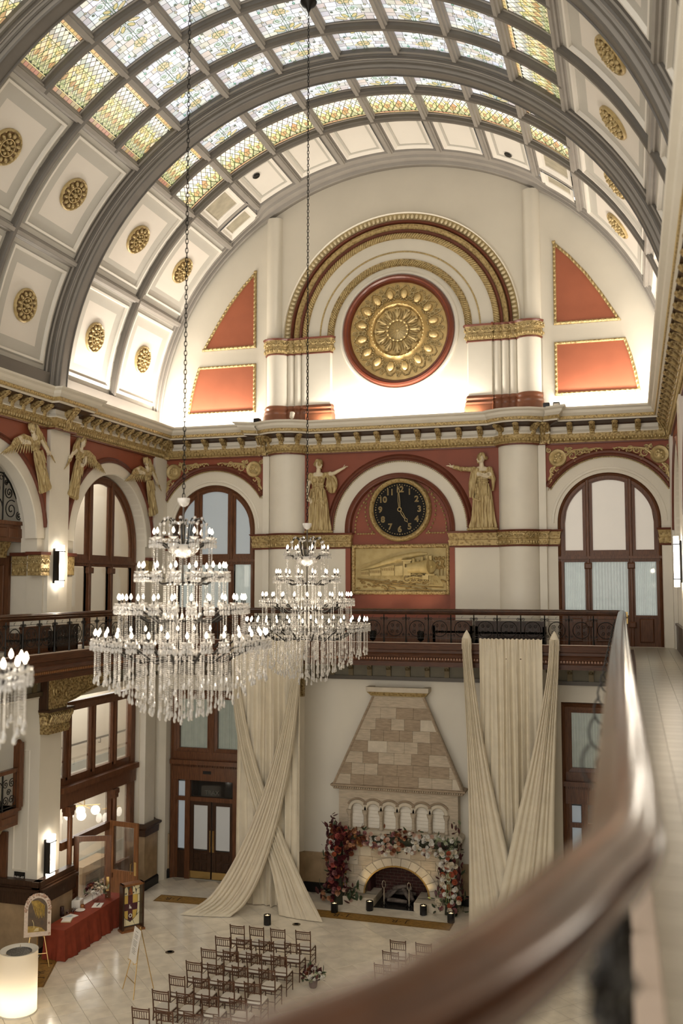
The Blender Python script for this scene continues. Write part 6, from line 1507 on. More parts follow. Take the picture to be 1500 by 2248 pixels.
def swag(name, label, L_, R_, folds, seed, depth=.07):
    rr = random.Random(seed); m = 60; n = folds*9; A = resamp(L_, m); B = resamp(R_, m); P = []
    fw = [rr.uniform(.6, 1.4) for _ in range(folds)]; tot = sum(fw); cum = [0]
    for w in fw: cum.append(cum[-1]+w/tot)
    for j in range(m+1):
        v = j/m; a, c = A[j], B[j]; row = []; wd = (c-a).length
        amp = min(depth, .10*wd+.02)*(1 if v < .9 else (1-v)*10*.8+.2)
        for i in range(n+1):
            u = i/n; k = max(q for q in range(folds) if cum[q] <= u+1e-9) if u < 1 else folds-1
            lu = (u-cum[k])/(cum[k+1]-cum[k]); d = amp*(max(0., sin(pi*lu))**.7*1.2-.5)*(.7+.6*((k*37+seed) % 5)/4)
            p = a.lerp(c, u); row.append((p.x, p.y-d-.05*sin(pi*u), max(p.z+(amp*.25 if v > .93 else 0), FZ+.012)))
        P.append(row)
    o = MB().grid(P).build(name, DRAPE, None, smooth=80); o['label'] = label; o['category'] = 'drape'; return o
curtain_panel('drape_curtain', 'straight pleated champagne curtain hanging from the balcony left of the fireplace', -4.75, -2.72, -1.82, -1.5, FZ+.03, 1)
swag('drape_swag', 'champagne swag crossing over the left curtain and trailing to the left on the floor', [(-2.84, -1.86, -1.5), (-2.97, -1.98, -3.0), (-3.3, -2.05, -4.6), (-3.85, -2.12, -6.4), (-4.55, -2.35, -8.1), (-5.2, -2.8, -9.2), (-5.92, -3.3, FZ+.015)],
     [(-2.52, -1.86, -1.5), (-2.66, -1.98, -3.0), (-2.82, -2.1, -4.8), (-3.2, -2.2, -6.8), (-3.65, -2.4, -8.4), (-4.05, -2.7, -9.3), (-4.4, -3.05, FZ+.015)], 9, 3)
swag('drape_swag', 'champagne swag behind the crossing one, spreading to the right of the left curtain', [(-4.98, -1.84, -1.5), (-4.85, -1.93, -3.5), (-4.55, -1.97, -5.2), (-4.05, -2.0, -7.0), (-3.5, -2.1, -8.5), (-3.1, -2.5, FZ+.015)],
     [(-4.8, -1.84, -1.5), (-4.55, -1.93, -3.5), (-4.05, -1.97, -5.4), (-3.3, -2.0, -7.2), (-2.5, -2.15, -8.7), (-1.68, -2.7, FZ+.015)], 8, 8)
curtain_panel('drape_curtain', 'straight pleated champagne curtain hanging from the balcony right of the fireplace', 2.79, 4.57, -1.82, -1.5, FZ+.03, 5)
swag('drape_swag', 'champagne swag tied left of the right curtain and crossing inwards', [(2.29, -1.87, -1.5), (2.33, -1.95, -2.2), (2.42, -1.98, -4.5), (2.45, -2.0, -7.0), (2.45, -2.1, FZ+.015)],
     [(2.57, -1.87, -1.5), (2.63, -1.98, -2.4), (2.95, -2.02, -4.6), (3.42, -2.08, -6.8), (4.15, -2.3, FZ+.015)], 8, 4)
swag('drape_swag', 'champagne swag tied right of the right curtain and crossing over it', [(4.79, -1.88, -1.5), (4.70, -2.05, -2.6), (4.3, -2.15, -4.6), (3.8, -2.2, -6.6), (3.1, -2.45, FZ+.015)],
     [(5.07, -1.88, -1.5), (5.04, -2.0, -2.4), (4.93, -2.08, -4.6), (4.85, -2.15, -7.0), (4.8, -2.25, FZ+.015)], 8, 6)
for x, lab in ((2.43, 'pointed tied end of the champagne swag on the balcony edge left of the right curtain'), (4.93, 'pointed tied end of the champagne swag on the balcony edge right of the right curtain')):
    b = MB().tube([(0, 0, -.3), (0, -.02, -.1), (0, -.02, .02), (0, .0, .14), (0, .04, .24)], [.15, .15, .13, .075, .008], 12); b.v = [(p[0], p[1]*.55, p[2]) for p in b.v]; o = b.build('drape_tie', DRAPE, None, (x, -1.84, -1.5), smooth=70); o['label'] = lab; o['category'] = 'drape'

# ------------------------------------------------------------------ chairs
CHW = mat('brown_chiavari_wood', (.085, .035, .016), .35, var=.2, vscale=6)
CUSH = mat('ivory_cushion', (.74, .70, .63), .8, var=.03)
def chair_parts():
    L_ = []
    for s in (-1, 1):
        L_.append(('leg', MB().tube([(s*.19, -.22, 0), (s*.185, -.19, .44), (s*.19, -.215, .7), (s*.195, -.245, .92)], [.014, .017, .016, .015], 6).ell((s*.195, -.247, .925), .018, 6, 4), CHW))
        L_.append(('leg', MB().tube([(s*.2, .2, 0), (s*.2, .19, .42)], [.013, .017], 6), CHW))
    for z, y, r in ((.9, -.243, .015), (.86, -.24, .01), (.7, -.215, .012), (.53, -.198, .011)): L_.append(('back_rail', MB().tube([(-.19, y, z), (0, y-.015, z), (.19, y, z)], r, 6), CHW))
    for i in range(6):
        x = -.135+.054*i; L_.append(('spindle', MB().tube([(x, -.227, .7), (x, -.252, .86)], .0085, 5), CHW))
    for z in (.15, .28):
        for s in (-1, 1): L_.append(('stretcher', MB().tube([(s*.195, -.205, z), (s*.2, .195, z)], .009, 5), CHW))
    for z in (.2, .32): L_.append(('stretcher', MB().tube([(-.195, .195, z), (.195, .195, z)], .009, 5), CHW))
    L_.append(('stretcher', MB().tube([(-.19, -.205, .2), (.19, -.205, .2)], .009, 5), CHW))
    L_.append(('seat', MB().slab(PL, -.2, .2, -.2, .21, .415, .45, .008), CHW))
    c = MB(); P = []
    for v, z, k in ((0, .45, .93), (.3, .46, 1), (.7, .485, 1), (1, .498, .9)): P.append([(.2*k*max(-1, min(1, 1.25*cos(t)))*1.0, .005+.205*k*max(-1, min(1, 1.25*sin(t))), z) for t in [2*pi*i/20 for i in range(20)]])
    c.grid(P, cv=True); c.add(P[-1], [tuple(range(20))]); L_.append(('cushion', c, CUSH))
    return L_
CP_ = []
for nm, b, m in chair_parts():
    me = bpy.data.meshes.new(nm); me.from_pydata(b.v, [], b.f); me.materials.append(m); me.polygons.foreach_set('use_smooth', [True]*len(me.polygons)); me.set_sharp_from_angle(angle=radians(50)); CP_.append((nm, me))
ORD = ['front row', 'second row', 'third row', 'fourth row', 'fifth row', 'sixth row', 'seventh row']
def put_chair(x, y, label):
    t = thing('chiavari_chair', label, 'chair', (x, y, FZ+.001), rnd.uniform(-.03, .03), 'brown chiavari ceremony chairs')
    for nm, me in CP_: link(nm, me, t)
XS = [-2.91, -2.36, -1.78, -1.13]; YS = [-5.9, -6.76, -7.6, -8.44, -9.27, -10.12, -11.0]
PO = ['outer end seat', 'second seat from the outer end', 'third seat from the outer end', 'aisle seat']
for i, y in enumerate(YS):
    for j, x in enumerate(XS): put_chair(x+rnd.uniform(-.02, .02), y+.03*j+rnd.uniform(-.02, .02), 'brown chiavari chair with ivory cushion, %s, left block, %s' % (ORD[i], PO[j]))
for i, y in enumerate((-5.75, -6.5, -7.3)):
    for j, x in enumerate((1.33, 1.98)): put_chair(x, y, 'brown chiavari chair, %s, right block across the aisle, %s' % (ORD[i], ('aisle seat', 'second seat from the aisle')[j]))

# ------------------------------------------------------------------ table and its things
TX0, TX1, TY0, TY1, TZ = -7.86, -7.24, -7.3, -4.15, FZ+.75
t = thing('folding_table', 'long folding table hidden under the terracotta tablecloth by the left pier', 'table', ((TX0+TX1)/2, (TY0+TY1)/2, FZ))
MB().box(-.3, .3, -1.55, 1.55, .70, .735).build('tabletop', WOODO, t)
for x in (-.28, .28):
    for y in (-1.4, 1.4): MB().tube([(x, y, 0), (x, y, .7)], .018, 6).build('leg', IRON, t)
b = MB(); hem = .1; m = 12; per = []
def side(p, q, n): return [(p[0]+(q[0]-p[0])*i/n, p[1]+(q[1]-p[1])*i/n) for i in range(n)]
C4 = [(TX0, TY0), (TX1, TY0), (TX1, TY1), (TX0, TY1)]
for i in range(4): per += side(C4[i], C4[(i+1) % 4], 14 if i % 2 == 0 else 50)
cxm, cym = (TX0+TX1)/2, (TY0+TY1)/2; rows = []
for j in range(m+1):
    v = j/m; row = []
    for k, (x, y) in enumerate(per):
        nx = (1 if abs(x-TX1) < 1e-6 else -1 if abs(x-TX0) < 1e-6 else 0); ny = (1 if abs(y-TY1) < 1e-6 else -1 if abs(y-TY0) < 1e-6 else 0)
        f = v*(.04 if nx < 0 else 1)*(.10+.035*sin(k*.7)+.02*sin(k*1.9))
        row.append((x+nx*f, y+ny*f, TZ-v*(.74)))
    rows.append(row)
b.grid(rows, cv=True); b.add([(x, y, TZ) for x, y in per], [tuple(range(len(per)))])
o = b.build('tablecloth', CLOTH, None, smooth=50); o['label'] = 'terracotta linen tablecloth reaching the floor over the long table'; o['category'] = 'tablecloth'
def item(name, label, cat, x, y, parts, rz=0, z=TZ+.001):
    t = thing(name, label, cat, (x, y, z), rz)
    for nm, b, m in parts: b.build(nm, m, t, smooth=40)
    return t
item('guest_book', 'open pale guest book lying nearest on the red table', 'book', -7.6, -6.62, [('cover', MB().box(-.13, .13, -.17, .17, 0, .02), mat('pale_yellow_cover', (.66, .56, .34), .6)), ('pages', MB().box(-.12, .12, -.16, .16, .02, .034), WHITE)], .35)
item('guest_book', 'white booklet half under the open guest book', 'book', -7.68, -6.36, [('cover', MB().box(-.14, .14, -.18, .18, 0, .015), WHITE), ('blue_print', MB().box(-.09, .05, -.12, .08, .015, .017), mat('pale_blue_print', (.45, .52, .58), .6))], -.2)
item('note_pad', 'white note pad with a black pen at the far end of the red table', 'notepad', -7.46, -5.3, [('sheet', MB().box(-.13, .13, -.19, .19, 0, .012), WHITE), ('pen', MB().tube([(0, -.11, .022), (.02, .11, .022)], .012, 6), BLACK)], .3)
item('glass_bottle', 'dark tall glass bottle at the wall side of the red table', 'bottle', -7.93, -6.35, [('body', MB().lathe([(.055, 0), (.06, .01), (.06, .24), (.055, .25)], 12), mat('dark_bottle_glass', (.03, .012, .012), .1))])
for k, (x, y, lab) in enumerate(((-7.86, -6.2, 'left stemless glass beside the dark bottle'), (-7.76, -6.08, 'middle stemless glass beside the dark bottle'), (-7.8, -5.95, 'right stemless glass beside the dark bottle'))):
    item('drinking_glass', lab, 'glass', x, y, [('bowl', MB().lathe([(.03, 0), (.045, .05), (.042, .12), (.038, .12), (.04, .05), (.0, .01)], 12), GLASS), ('dark_drink', MB().lathe([(.0, .012), (.036, .05), (.037, .08), (0, .08)], 12), mat('dark_drink', (.06, .012, .016), .1))])
item('glass_tray', 'small white tray with glassware in the middle of the red table', 'tray', -7.7, -5.82, [('dish', MB().lathe([(.12, 0), (.14, .02), (.13, .02), (.1, .01), (0, .01)], 18), WHITE)])
item('amber_jar', 'small amber glass jar behind the white tray', 'jar', -7.75, -5.62, [('body', MB().lathe([(.05, 0), (.055, .07), (.045, .1), (.04, .1), (.045, .06), (0, .01)], 12), mat('amber_glass', (.3, .12, .04), .1))])
item('card_box', 'white card box at the wall side of the red table near the flowers', 'box', -7.95, -5.55, [('body', MB().slab(PL, -.12, .12, -.14, .14, 0, .2, .01), WHITE), ('glass_top', MB().lathe([(.05, .2), (.055, .27), (.05, .27), (.045, .2)], 12), GLASS)], .2)
tb = item('table_lamp_votive', 'little white votive cup at the far end of the red table', 'votive', -7.55, -4.62, [('cup', MB().lathe([(.035, 0), (.045, .06), (.04, .06), (0, .02)], 10), WHITE)])
lowbouquet('table_bouquet', (-7.72, -4.98, TZ), 'full bouquet of burgundy foliage and white roses in a glass vase on the red table', (('burgundy', 'mauve', 'rust'), ('white', 'cream', 'blush')), (LB, LB, LG, LS), 21, .3, 30)

# ------------------------------------------------------------------ easels, boards, leaded window box, drum lamp, candles, mats, outlets
def easel(loc, rz, w, label, h=1.5):
    t = thing('easel', label, 'easel', loc, rz)
    for s in (-1, 1): MB().tube([(s*w/2, -.02, 0), (s*.03, .26, h)], .012, 6).build('leg', BRASS, t)
    MB().tube([(0, .62, 0), (0, .27, h)], .012, 6).build('leg', BRASS, t)
    MB().tube([(-w*.38, .04, .33), (w*.38, .04, .33)], .009, 5).build('crossbar', BRASS, t)
    for s in (-1, 1): MB().tube([(s*w*.24, .12, .74), (s*w*.24, .04, .73), (s*w*.24, .03, .77)], .009, 5).build('peg', BRASS, t)
    return t
easel((-4.59, -8.69, FZ), radians(-41.7), .75, 'slim brass easel holding the white programme board on the open floor')
t = thing('programme_board', 'white printed programme board on the slim brass easel', 'sign', (-4.59, -8.69, FZ), radians(-41.7))
M_ = Matrix.Rotation(-atan2(.28, 1.5), 3, 'X')
b = MB().box(-.21, .21, -.006, .006, 0, .74); b.v = [tuple(M_ @ Vector(p)+Vector((0, .07, .755))) for p in b.v]; b.build('board', WHITE, t)
b = MB(); r = random.Random(2)
for k in range(12):
    z = .62-.035*k-(.03 if k > 3 else 0)-(.03 if k > 7 else 0); w = r.uniform(.06, .13)
    if k == 0: w = .07; z = .66
    x = -w
    while x < w: q = r.uniform(.015, .04); b.box(x, min(x+q, w), -.0085, -.006, z-.006, z+.006); x += q+.01
b.v = [tuple(M_ @ Vector(p)+Vector((0, .07, .755))) for p in b.v]; b.build('printed_lines', mat('grey_print', (.22, .21, .2), .7), t)
easel((-7.62, -7.95, FZ), radians(33), .62, 'brass easel holding the arched welcome board at the end of the red table')
t = thing('welcome_board', 'arched board with a floral blush border and golden picture on the easel by the table', 'sign', (-7.62, -7.95, FZ), radians(33))
tilt = lambda b: setattr(b, 'v', [tuple(M_ @ Vector(p)+Vector((0, .07, .755))) for p in b.v])
ap = [(-.33, 0), (.33, 0)]+[(.33*cos(radians(a)), .68+.36*sin(radians(a))) for a in range(0, 181, 10)]
b = MB().prism([ap], lambda a, b_, d: (a, -d, b_), -.008, .006); tilt(b); b.build('board', mat('blush_board', (.66, .54, .44), .6, var=.08, vscale=20), t)
ip = [(-.235, .11), (.235, .11)]+[(.235*cos(radians(a)), .66+.26*sin(radians(a))) for a in range(0, 181, 12)]
b = MB().prism([ip], lambda a, b_, d: (a, -d, b_), .005, .009); tilt(b); b.build('dark_picture', mat('umber_print', (.085, .045, .012), .45, var=.3, vscale=6), t)
b = MB()
for k in range(9): b.tube([(-.16+.02*k, -.012, .86), (-.1+.032*k, -.013, .7+.02*sin(k)), (-.02+.022*k, -.012, .45+.03*sin(k*2))], [.014, .02, .006], 5)
b.prism([[(-.235, .11), (.2, .11), (.1, .2), (-.02, .24), (-.1, .26), (-.235, .26)]], lambda a, b_, d: (a, -d, b_), .008, .012); tilt(b); b.build('golden_fronds', mat('ochre_print', (.36, .23, .04), .5, var=.3, vscale=12), t)
b = MB().prism([[(-.1, .13), (.03, .13), (.03, .21), (-.04, .2)]], lambda a, b_, d: (a, -d, b_), .011, .014).tube([(-.08, -.013, .2), (-.1, -.013, .34), (-.13, -.013, .4)], .008, 5); tilt(b); b.build('pale_detail', mat('pale_yellow_print', (.62, .5, .26), .5), t)
b = MB(); r = random.Random(5)
for k in range(70):
    a = radians(r.uniform(-10, 190)); q = r.uniform(.26, .33); b.ell((q*cos(a), -.012, .68+q*1.08*sin(a)), .02, 5, 4)
for x, z in ((.28, .55), (.285, .3), (-.29, .62), (.29, .05)): b.ell((x, -.012, z), .03, 6, 4)
tilt(b); b.build('floral_border', mat('rosy_floral_border', (.50, .33, .24), .6, var=.35, vscale=25), t)

t = thing('leaded_window_box', 'deep wooden frame holding a leaded glass window with a quartered heraldic shield', 'window', (-6.94, -5.0, FZ), radians(52))
wx, wh, dd = .64, 1.3, .22
MB().box(0, wx, -dd, .03, 0, .07).box(-.03, wx+.03, -dd-.03, .05, -.0, .05).build('base_ledge', WOODO, t)
for nm, a in (('frame_side', (0, .05, -dd, .03, .05, wh)), ('frame_side', (wx-.05, wx, -dd, .03, .05, wh)), ('frame_top', (0, wx, -dd, .03, wh-.06, wh))): MB().box(*a).build(nm, WOODO if nm == 'frame_top' else WOODD, t)
MB().box(.04, wx-.04, .0, .02, .06, wh-.05).build('lead_ground', LEAD, t)
cr, pu, am = mat('cream_leaded_pane', (.66, .58, .36), .3, emis=(.8, .66, .36), es=.12), mat('plum_leaded_pane', (.09, .022, .03), .25), mat('amber_leaded_pane', (.50, .33, .07), .3, emis=(.7, .45, .1), es=.1)
mw = lambda a, b_, d: (.05+a*(wx-.1), -d, .1+b_*(wh-.2))
def pane_poly(P, m): 
    c = (sum(p[0] for p in P)/len(P), sum(p[1] for p in P)/len(P)); Q = [(c[0]+(p[0]-c[0])*.965, c[1]+(p[1]-c[1])*.965) for p in P]
    MB().prism([Q], mw, 0, .008).build('pane', m, t)
for P, m in (([(.12, .38), (.36, .38), (.36, .55), (.1, .55)], pu), ([(.62, .38), (.88, .38), (.9, .55), (.62, .55)], pu), ([(.36, .15), (.5, .1), (.62, .15), (.62, .76), (.36, .76)], pu),
             ([(.1, .55), (.36, .55), (.36, .76), (.1, .76)], am), ([(.62, .55), (.9, .55), (.9, .76), (.62, .76)], am), ([(.12, .38), (.36, .38), (.36, .15), (.2, .2)], am), ([(.62, .38), (.88, .38), (.8, .2), (.62, .15)], am),
             ([(0, .76), (.2, .76), (.1, .9), (0, .85)], cr), ([(.2, .76), (.36, .76), (.36, .9), (.28, 1), (.14, .92)], cr), ([(0, .85), (.1, .9), (.14, 1), (0, 1)], cr), ([(.62, .76), (.8, .76), (.74, .95), (.62, .98)], cr), ([(.8, .76), (1, .76), (1, .9), (.85, .88)], cr), ([(.76, .92), (.85, .88), (1, .92), (1, 1), (.72, 1)], cr),
             ([(.36, .76), (.62, .76), (.58, .9), (.5, .98), (.42, .9)], mat('rust_leaded_pane', (.3, .08, .02), .3)), ([(0, 0), (.25, 0), (.2, .2), (0, .3)], cr), ([(.25, 0), (.75, 0), (.62, .13), (.5, .08), (.36, .13), (.22, .18)], cr), ([(.75, 0), (1, 0), (1, .3), (.8, .2), (.64, .13)], cr), ([(0, .3), (.12, .26), (.1, .55), (0, .55)], cr), ([(1, .3), (.88, .26), (.9, .55), (1, .55)], cr), ([(0, .56), (.09, .56), (.09, .75), (0, .75)], cr), ([(.91, .56), (1, .56), (1, .75), (.91, .75)], cr)): pane_poly(P, m)
b = MB().tube([mw(.49+.075*cos(a), .25+.04*sin(a), .016) for a in [2*pi*i/16 for i in range(16)]], .012, 5, closed=True)
b.prism([[(.42, .43), (.56, .42), (.53, .47), (.48, .48), (.46, .53), (.43, .51)]], mw, .008, .016); b.build('white_emblem', WHITE, t, smooth=50)
b = MB()
for x in (.24, .45, .66): b.box(.05+x*(wx-.1)-.02, .05+x*(wx-.1)+.02, -.014, -.006, .1+.79*(wh-.2), .1+.83*(wh-.2))
b.build('dark_squares', LEAD, t)

t = thing('drum_lamp', 'large glowing white drum floor lamp in the near left corner of the floor', 'lamp', (-6.55, -10.25, FZ))
SH = bpy.data.materials.new('glowing_fabric_shade'); SH.use_nodes = True; nt = SH.node_tree; nt.nodes.clear()
o_ = nt.nodes.new('ShaderNodeOutputMaterial'); mx = nt.nodes.new('ShaderNodeMixShader'); df = nt.nodes.new('ShaderNodeBsdfDiffuse'); tl = nt.nodes.new('ShaderNodeBsdfTranslucent')
df.inputs[0].default_value = (.80, .74, .64, 1); tl.inputs[0].default_value = (.85, .80, .70, 1); mx.inputs[0].default_value = .45
nt.links.new(df.outputs[0], mx.inputs[1]); nt.links.new(tl.outputs[0], mx.inputs[2]); nt.links.new(mx.outputs[0], o_.inputs[0])
MB().grid([[(.42*cos(2*pi*k/40), .42*sin(2*pi*k/40), z) for k in range(40)] for z in (.03, .5, 1.0, 1.35)], cv=True).build('shade', SH, t, smooth=60)
MB().lathe([(.42, 1.35), (.425, 1.365), (.3, 1.33), (.27, 1.3)], 40, cap=False).lathe([(.43, .0), (.43, .03), (.3, .03)], 40, cap=False).build('rim', CREAM2, t, smooth=40)
MB().lathe([(0, 1.31), (.27, 1.31), (.28, 1.33), (.28, 1.29)], 36).build('perforated_disc', mat('grey_perforated_metal', (.20, .19, .17), .5, .5, pat='voronoi', vscale=60, var=.5), t)
for k in range(3): MB().tube([(.27*cos(2.1*k), .27*sin(2.1*k), 1.32), (.42*cos(2.1*k), .42*sin(2.1*k), 1.355)], .008, 5).build('spoke', BRASS, t)
point('drum_lamp_bulb', (-6.55, -10.25, FZ+.3), 22, (1, .86, .66), .1)
for k, (x, y, lab) in enumerate(((-3.15, -3.31, 'black candle holder on the floor in front of the left drape'), (-.66, -1.28, 'black candle holder left of the hearth opening'), (.96, -1.2, 'black candle holder right of the hearth opening'), (-1.62, -1.75, 'black candle holder at the foot of the burgundy floral column'), (1.86, -1.62, 'black candle holder at the foot of the white floral column'))):
    t = thing('candle_holder', lab, 'candle', (x, y, FZ+.001), .3*k, 'black candle holders on the floor')
    MB().lathe([(.1, 0), (.11, .01), (.11, .28), (.1, .28), (.098, .06), (0, .05)], 8).build('holder', BLACK, t)
    MB().lathe([(.075, .05), (.075, .25), (0, .255)], 12).build('candle', mat('candle_wax_glow', (.7, .6, .45), .5, emis=(1, .75, .4), es=.8), t)
    MB().lathe([(.004, .25), (.008, .262), (.006, .28), (0, .29)], 6).build('flame', mat('candle_flame_light', (1, .8, .5), .5, var=0, emis=(1, .75, .4), es=4), t)
MATM = mat('engraved_ochre_mat', (.30, .165, .035), .5, var=.25, vscale=9, bump=.2, bscale=30); LET = mat('dark_brown_lettering', (.045, .02, .008), .6)
def matrunner(x0, x1, y0, y1, rz, label, mons):
    t = thing('runner_mat', label, 'mat', ((x0+x1)/2, (y0+y1)/2, FZ+.001), rz); w, h = (x1-x0)/2, (y1-y0)/2
    MB().slab(PL, -w, w, -h, h, 0, .008, .004).build('mat_body', MATM, t)
    MB().sweep(rect(-w+.02, w-.02, -h+.02, h-.02), [(0, .008), (0, .011), (.012, .011), (.012, .008)], PL, closed=True).build('border_line', LET, t)
    for u in mons:
        text_obj('J', .34, 'monogram_letter', LET, t, (u+.17, 0, .010), (0, 0, pi), .001); text_obj('R', .34, 'monogram_letter', LET, t, (u-.17, 0, .010), (0, 0, pi), .001); MB().box(u-.03, u+.03, -.012, .012, .009, .012).build('dash', LET, t)
    return t
matrunner(-2.3, 1.95, -2.27, -1.68, -.012, 'long ochre runner mat with dark initials in front of the hearth', (-1.15, .62))
matrunner(-7.3, -5.3, -2.3, -1.68, .06, 'short ochre runner mat with dark initials near the left doors', (-.45,))
matrunner(-1.1, 1.1, -.27, .27, 0, 'ochre runner mat with dark initials under the end of the red table', (.35, -.55)).location = (-7.42, -8.0, FZ+Z0+.001)
bpy.data.objects['runner_mat.002'].rotation_euler = (0, 0, radians(-68))
for x, y, lab in ((-4.87, -6.0, 'round bronze floor outlet cover near the brass easel'), (-2.36, -3.04, 'round bronze floor outlet cover near the left drape')):
    t = thing('floor_outlet', lab, 'outlet', (x, y, FZ+.001)); MB().lathe([(.12, 0), (.115, .008), (.09, .01), (0, .01)], 20).build('cover', mat('dull_bronze', (.16, .12, .07), .4, .6), t)
    MB().lathe([(.07, .01), (.068, .014), (.06, .014), (.058, .01)], 18).build('lid_ring', IRON, t)
# ------------------------------------------------------------------ chandeliers
def me_of(b, name, m, smooth=60):
    me = bpy.data.meshes.new(name); me.from_pydata(b.v, [], b.f)
    for q in (m if isinstance(m, list) else [m]): me.materials.append(q)
    if isinstance(m, list): me.polygons.foreach_set('material_index', b.mi)
    if smooth: me.polygons.foreach_set('use_smooth', [True]*len(me.polygons)); me.set_sharp_from_angle(angle=radians(smooth))
    me.update(); return me
CZ = -2.22                                    # lowest drop, eye-relative
bulb_me = me_of(MB().lathe([(.006, 0), (.02, .022), (.023, .038), (.017, .062), (.006, .085), (0, .1)], 8), 'bulb', BULB)
lamp_b = MB().tube([(0, 0, .02), (0, 0, .1)], .011, 6)
lamp_me = me_of(lamp_b, 'candle_sleeve', IRON)
bb = MB().lathe([(.02, 0), (.05, .015), (.075, .035), (.078, .045), (.05, .03), (.02, .02)], 10)
for k in range(9):
    a = 2*pi*k/9; x, y = .072*cos(a), .072*sin(a)
    bb.lathe([(0, -.13), (.012, -.105), (.007, -.06), (0, -.055)], 5, (x, y, 0)).lathe([(0, -.05), (.011, -.035), (.006, .0), (0, .02)], 5, (x, y, 0))
for k in range(5):
    a = 2*pi*k/5+.3; bb.lathe([(0, -.10), (.012, -.08), (0, -.04)], 5, (.035*cos(a), .035*sin(a), 0))
bob_me = me_of(bb, 'bobeche', CRYST, 40)
STR = {}
def strand(L_, drop=True):
    k = round(L_/.06)
    if k in STR: return STR[k]
    L_ = k*.06; b = MB(); z = 0
    n = int((L_-.1)/.03)
    for i in range(n):
        zc = -.015-.03*i; b.lathe([(0, zc-.013), (.0105, zc), (0, zc+.013)], 6)
    z = -.03*n
    b.lathe([(0, z-.115), (.015, z-.105), (.023, z-.085), (.017, z-.05), (.005, z-.01), (0, z)], 8)
    STR[k] = me_of(b, 'crystal_strand', CRYST, 0); return STR[k]
tiers = [(1.35, 30, -.86, -1.15), (1.0, 22, -.31, -.54), (.69, 14, .20, .06), (.47, 9, .74, .64)]
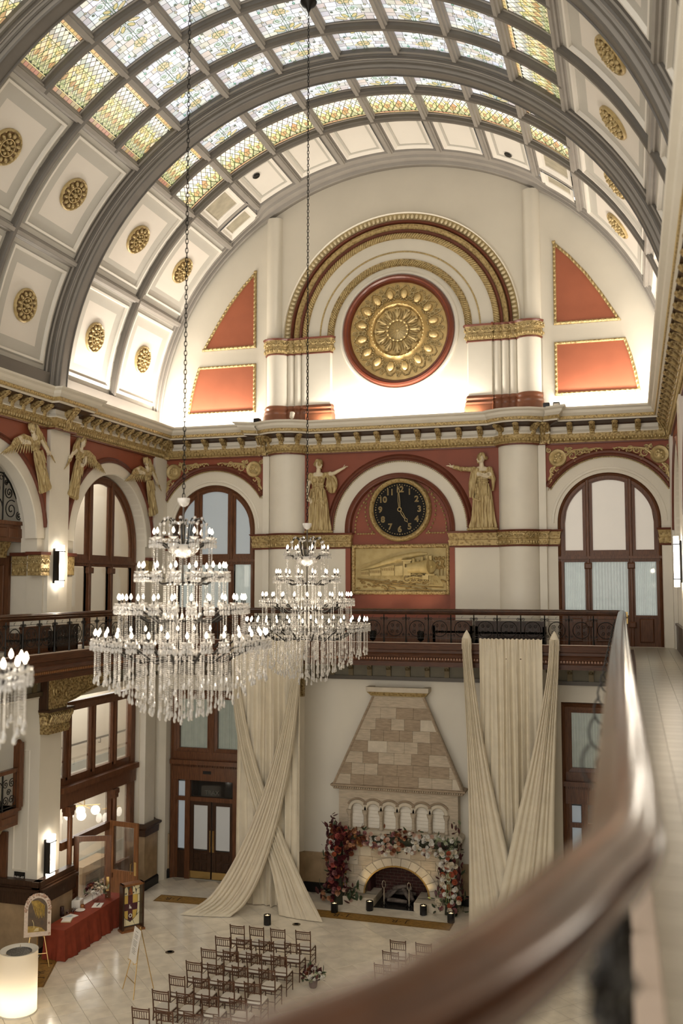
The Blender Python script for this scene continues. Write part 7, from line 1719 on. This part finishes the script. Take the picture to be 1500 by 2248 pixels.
def chandelier(label, y, chain_top, rot, x=.1):
    t = thing('crystal_chandelier', label, 'chandelier', (x, y, CZ), rot, 'crystal chandeliers in a row down the hall')
    Z = lambda r: r-CZ; r = random.Random(int(-y*10)); ns = 0; stuff = MB()
    def put(L_, x, y_, z):
        nonlocal ns
        if ns < 300: link('crystal_strand', strand(L_), t, (x, y_, Z(z))); ns += 1
        else:
            m = strand(L_); o = len(stuff.v); stuff.v += [(v.co.x+x, v.co.y+y_, v.co.z+Z(z)) for v in m.vertices]
            for p in m.polygons: stuff.f.append([i+o for i in p.vertices]); stuff.mi.append(0); stuff.col.append(None)
    # stem, cap, hub bowls, rings
    MB().tube([(0, 0, Z(-1.25)), (0, 0, Z(1.35))], .016, 8).build('stem', mat('dark_chrome', (.12, .11, .10), .25, .9), t)
    MB().lathe([(.02, Z(1.28)), (.07, Z(1.31)), (.10, Z(1.37)), (.105, Z(1.42)), (.09, Z(1.42)), (.02, Z(1.33))], 20).build('glass_cap', mat('milky_glass', (.85, .82, .78), .15, var=0, trans=.3), t, smooth=50)
    MB().lathe([(0, Z(.45)), (.12, Z(.48)), (.23, Z(.56)), (.28, Z(.66)), (.27, Z(.67)), (.2, Z(.6)), (0, Z(.55))], 24).build('crystal_bowl', CRYST, t, smooth=50)
    for R, n, zb, zh in tiers:
        MB().tube([(R*.32*cos(a), R*.32*sin(a), Z(zh)) for a in [2*pi*i/28 for i in range(28)]], .018, 6, closed=True).build('hub_ring', IRON, t, smooth=60)
        n_arm = n
        for i in range(n):
            a = 2*pi*(i+.5)/n; c, s = cos(a), sin(a); rr_ = R
            pts = [(q*c, q*s, Z(z)) for q, z in ((R*.18, zh+.02), (R*.32, zh), (R*.55, zh-.02), (R*.75, zh+(zb-zh)*.45), (R*.92, zb-.05), (R, zb-.04), (R, zb))]
            if i % 2 == 0 or n < 12: MB().tube(pts, [.018, .018, .02, .02, .014, .012, .01], 5).build('arm', IRON, t, smooth=60)
            else: MB().tube(pts[3:], [.02, .014, .012, .01], 5).build('arm', IRON, t, smooth=60)
            lp = link('lamp', lamp_me, t, (R*c, R*s, Z(zb))); link('bulb', bulb_me, lp, (0, 0, .1)); link('bobeche', bob_me, t, (R*c, R*s, Z(zb)))
            for da in (-.028, .028):
                L_ = {1.35: .56, 1.0: .56, .69: .5, .47: .46}[R]*r.uniform(.95, 1.08)
                put(L_, R*cos(a+da), R*sin(a+da), zb-.05)
        for i in range(n): pass
    # crown of curled arms
    for i in range(8):
        a = 2*pi*i/8; c, s = cos(a), sin(a)
        MB().tube([(q*c, q*s, Z(z)) for q, z in ((.05, .62), (.12, .72), (.15, .9), (.17, 1.02), (.24, 1.09), (.32, 1.07), (.37, 1.0))], [.012]*5+[.01, .008], 5).build('crown_arm', IRON, t, smooth=60)
        b = MB().tube([(.37*c, .37*s, Z(1.0)), (.37*c, .37*s, Z(.83))], .004, 4).lathe([(0, -.2), (.02, -.17), (.012, -.1), (0, -.08)], 6, (.37*c, .37*s, Z(1.0)))
        for q, z in ((.37, 1.0), (.30, 1.09), (.17, 1.03)): b.ell((q*c, q*s, Z(z)), .03, 6, 4)
        for k in range(4): b.ell((.37*c, .37*s, Z(.97-.03*k)), .012, 5, 4)
        b.build('crown_pendant', CRYST, t, kind='stuff')
    # inverted cone of strands below the lowest tier
    for R, n, L_ in ((1.18, 38, .56), (1.0, 34, .69), (.82, 30, .8), (.64, 26, .89), (.48, 20, .95), (.33, 14, 1.0), (.18, 8, 1.04)):
        for i in range(n):
            a = 2*pi*(i+r.uniform(-.2, .2))/n; R2 = R*r.uniform(.97, 1.03)
            put(L_*r.uniform(.93, 1.05), R2*cos(a), R2*sin(a), -1.0-.12*(1-R/1.3))
    put(1.1, 0, 0, -1.12)
    for (R, n, z, L_) in ((.3, 22, .02, .52), (.36, 26, -.5, .6), (.2, 12, -.5, .6), (.24, 16, .5, .45)):
        for i in range(n): a = 2*pi*i/n; put(L_, R*cos(a), R*sin(a), z)
    if stuff.v: stuff.build('inner_strands', CRYST, t, kind='stuff')
    # chain and ceiling rose
    b = MB(); z = Z(1.42); top = Z(chain_top); k = 0
    while z < top:
        M = Matrix.Rotation(pi/2*(k % 2), 3, 'Z')
        b.tube([tuple(M @ Vector((.022*cos(q), 0, .05*sin(q)))+Vector((0, 0, z+.04))) for q in [2*pi*i/8 for i in range(8)]], .0075, 4, closed=True); z += .078; k += 1
    b.build('chain', IRON, t, kind='stuff')
    MB().lathe([(.03, top-.2), (.06, top-.12), (.16, top-.05), (.2, top+.02)], 20).build('ceiling_rose', IRON, t, smooth=50)
    point('chandelier_light', (x, y, -.45), CHP, (1, .84, .64), .9)
CHP = 110
chandelier('farthest crystal chandelier, hanging in front of the left drape and the fireplace', -9.42, 13.66, .05)
chandelier('middle and largest looking crystal chandelier in front of the left arched window', -15.85, 13.66, .3, .18)
chandelier('nearest crystal chandelier, only its right edge showing at the left side', -22.25, 13.66, .15)
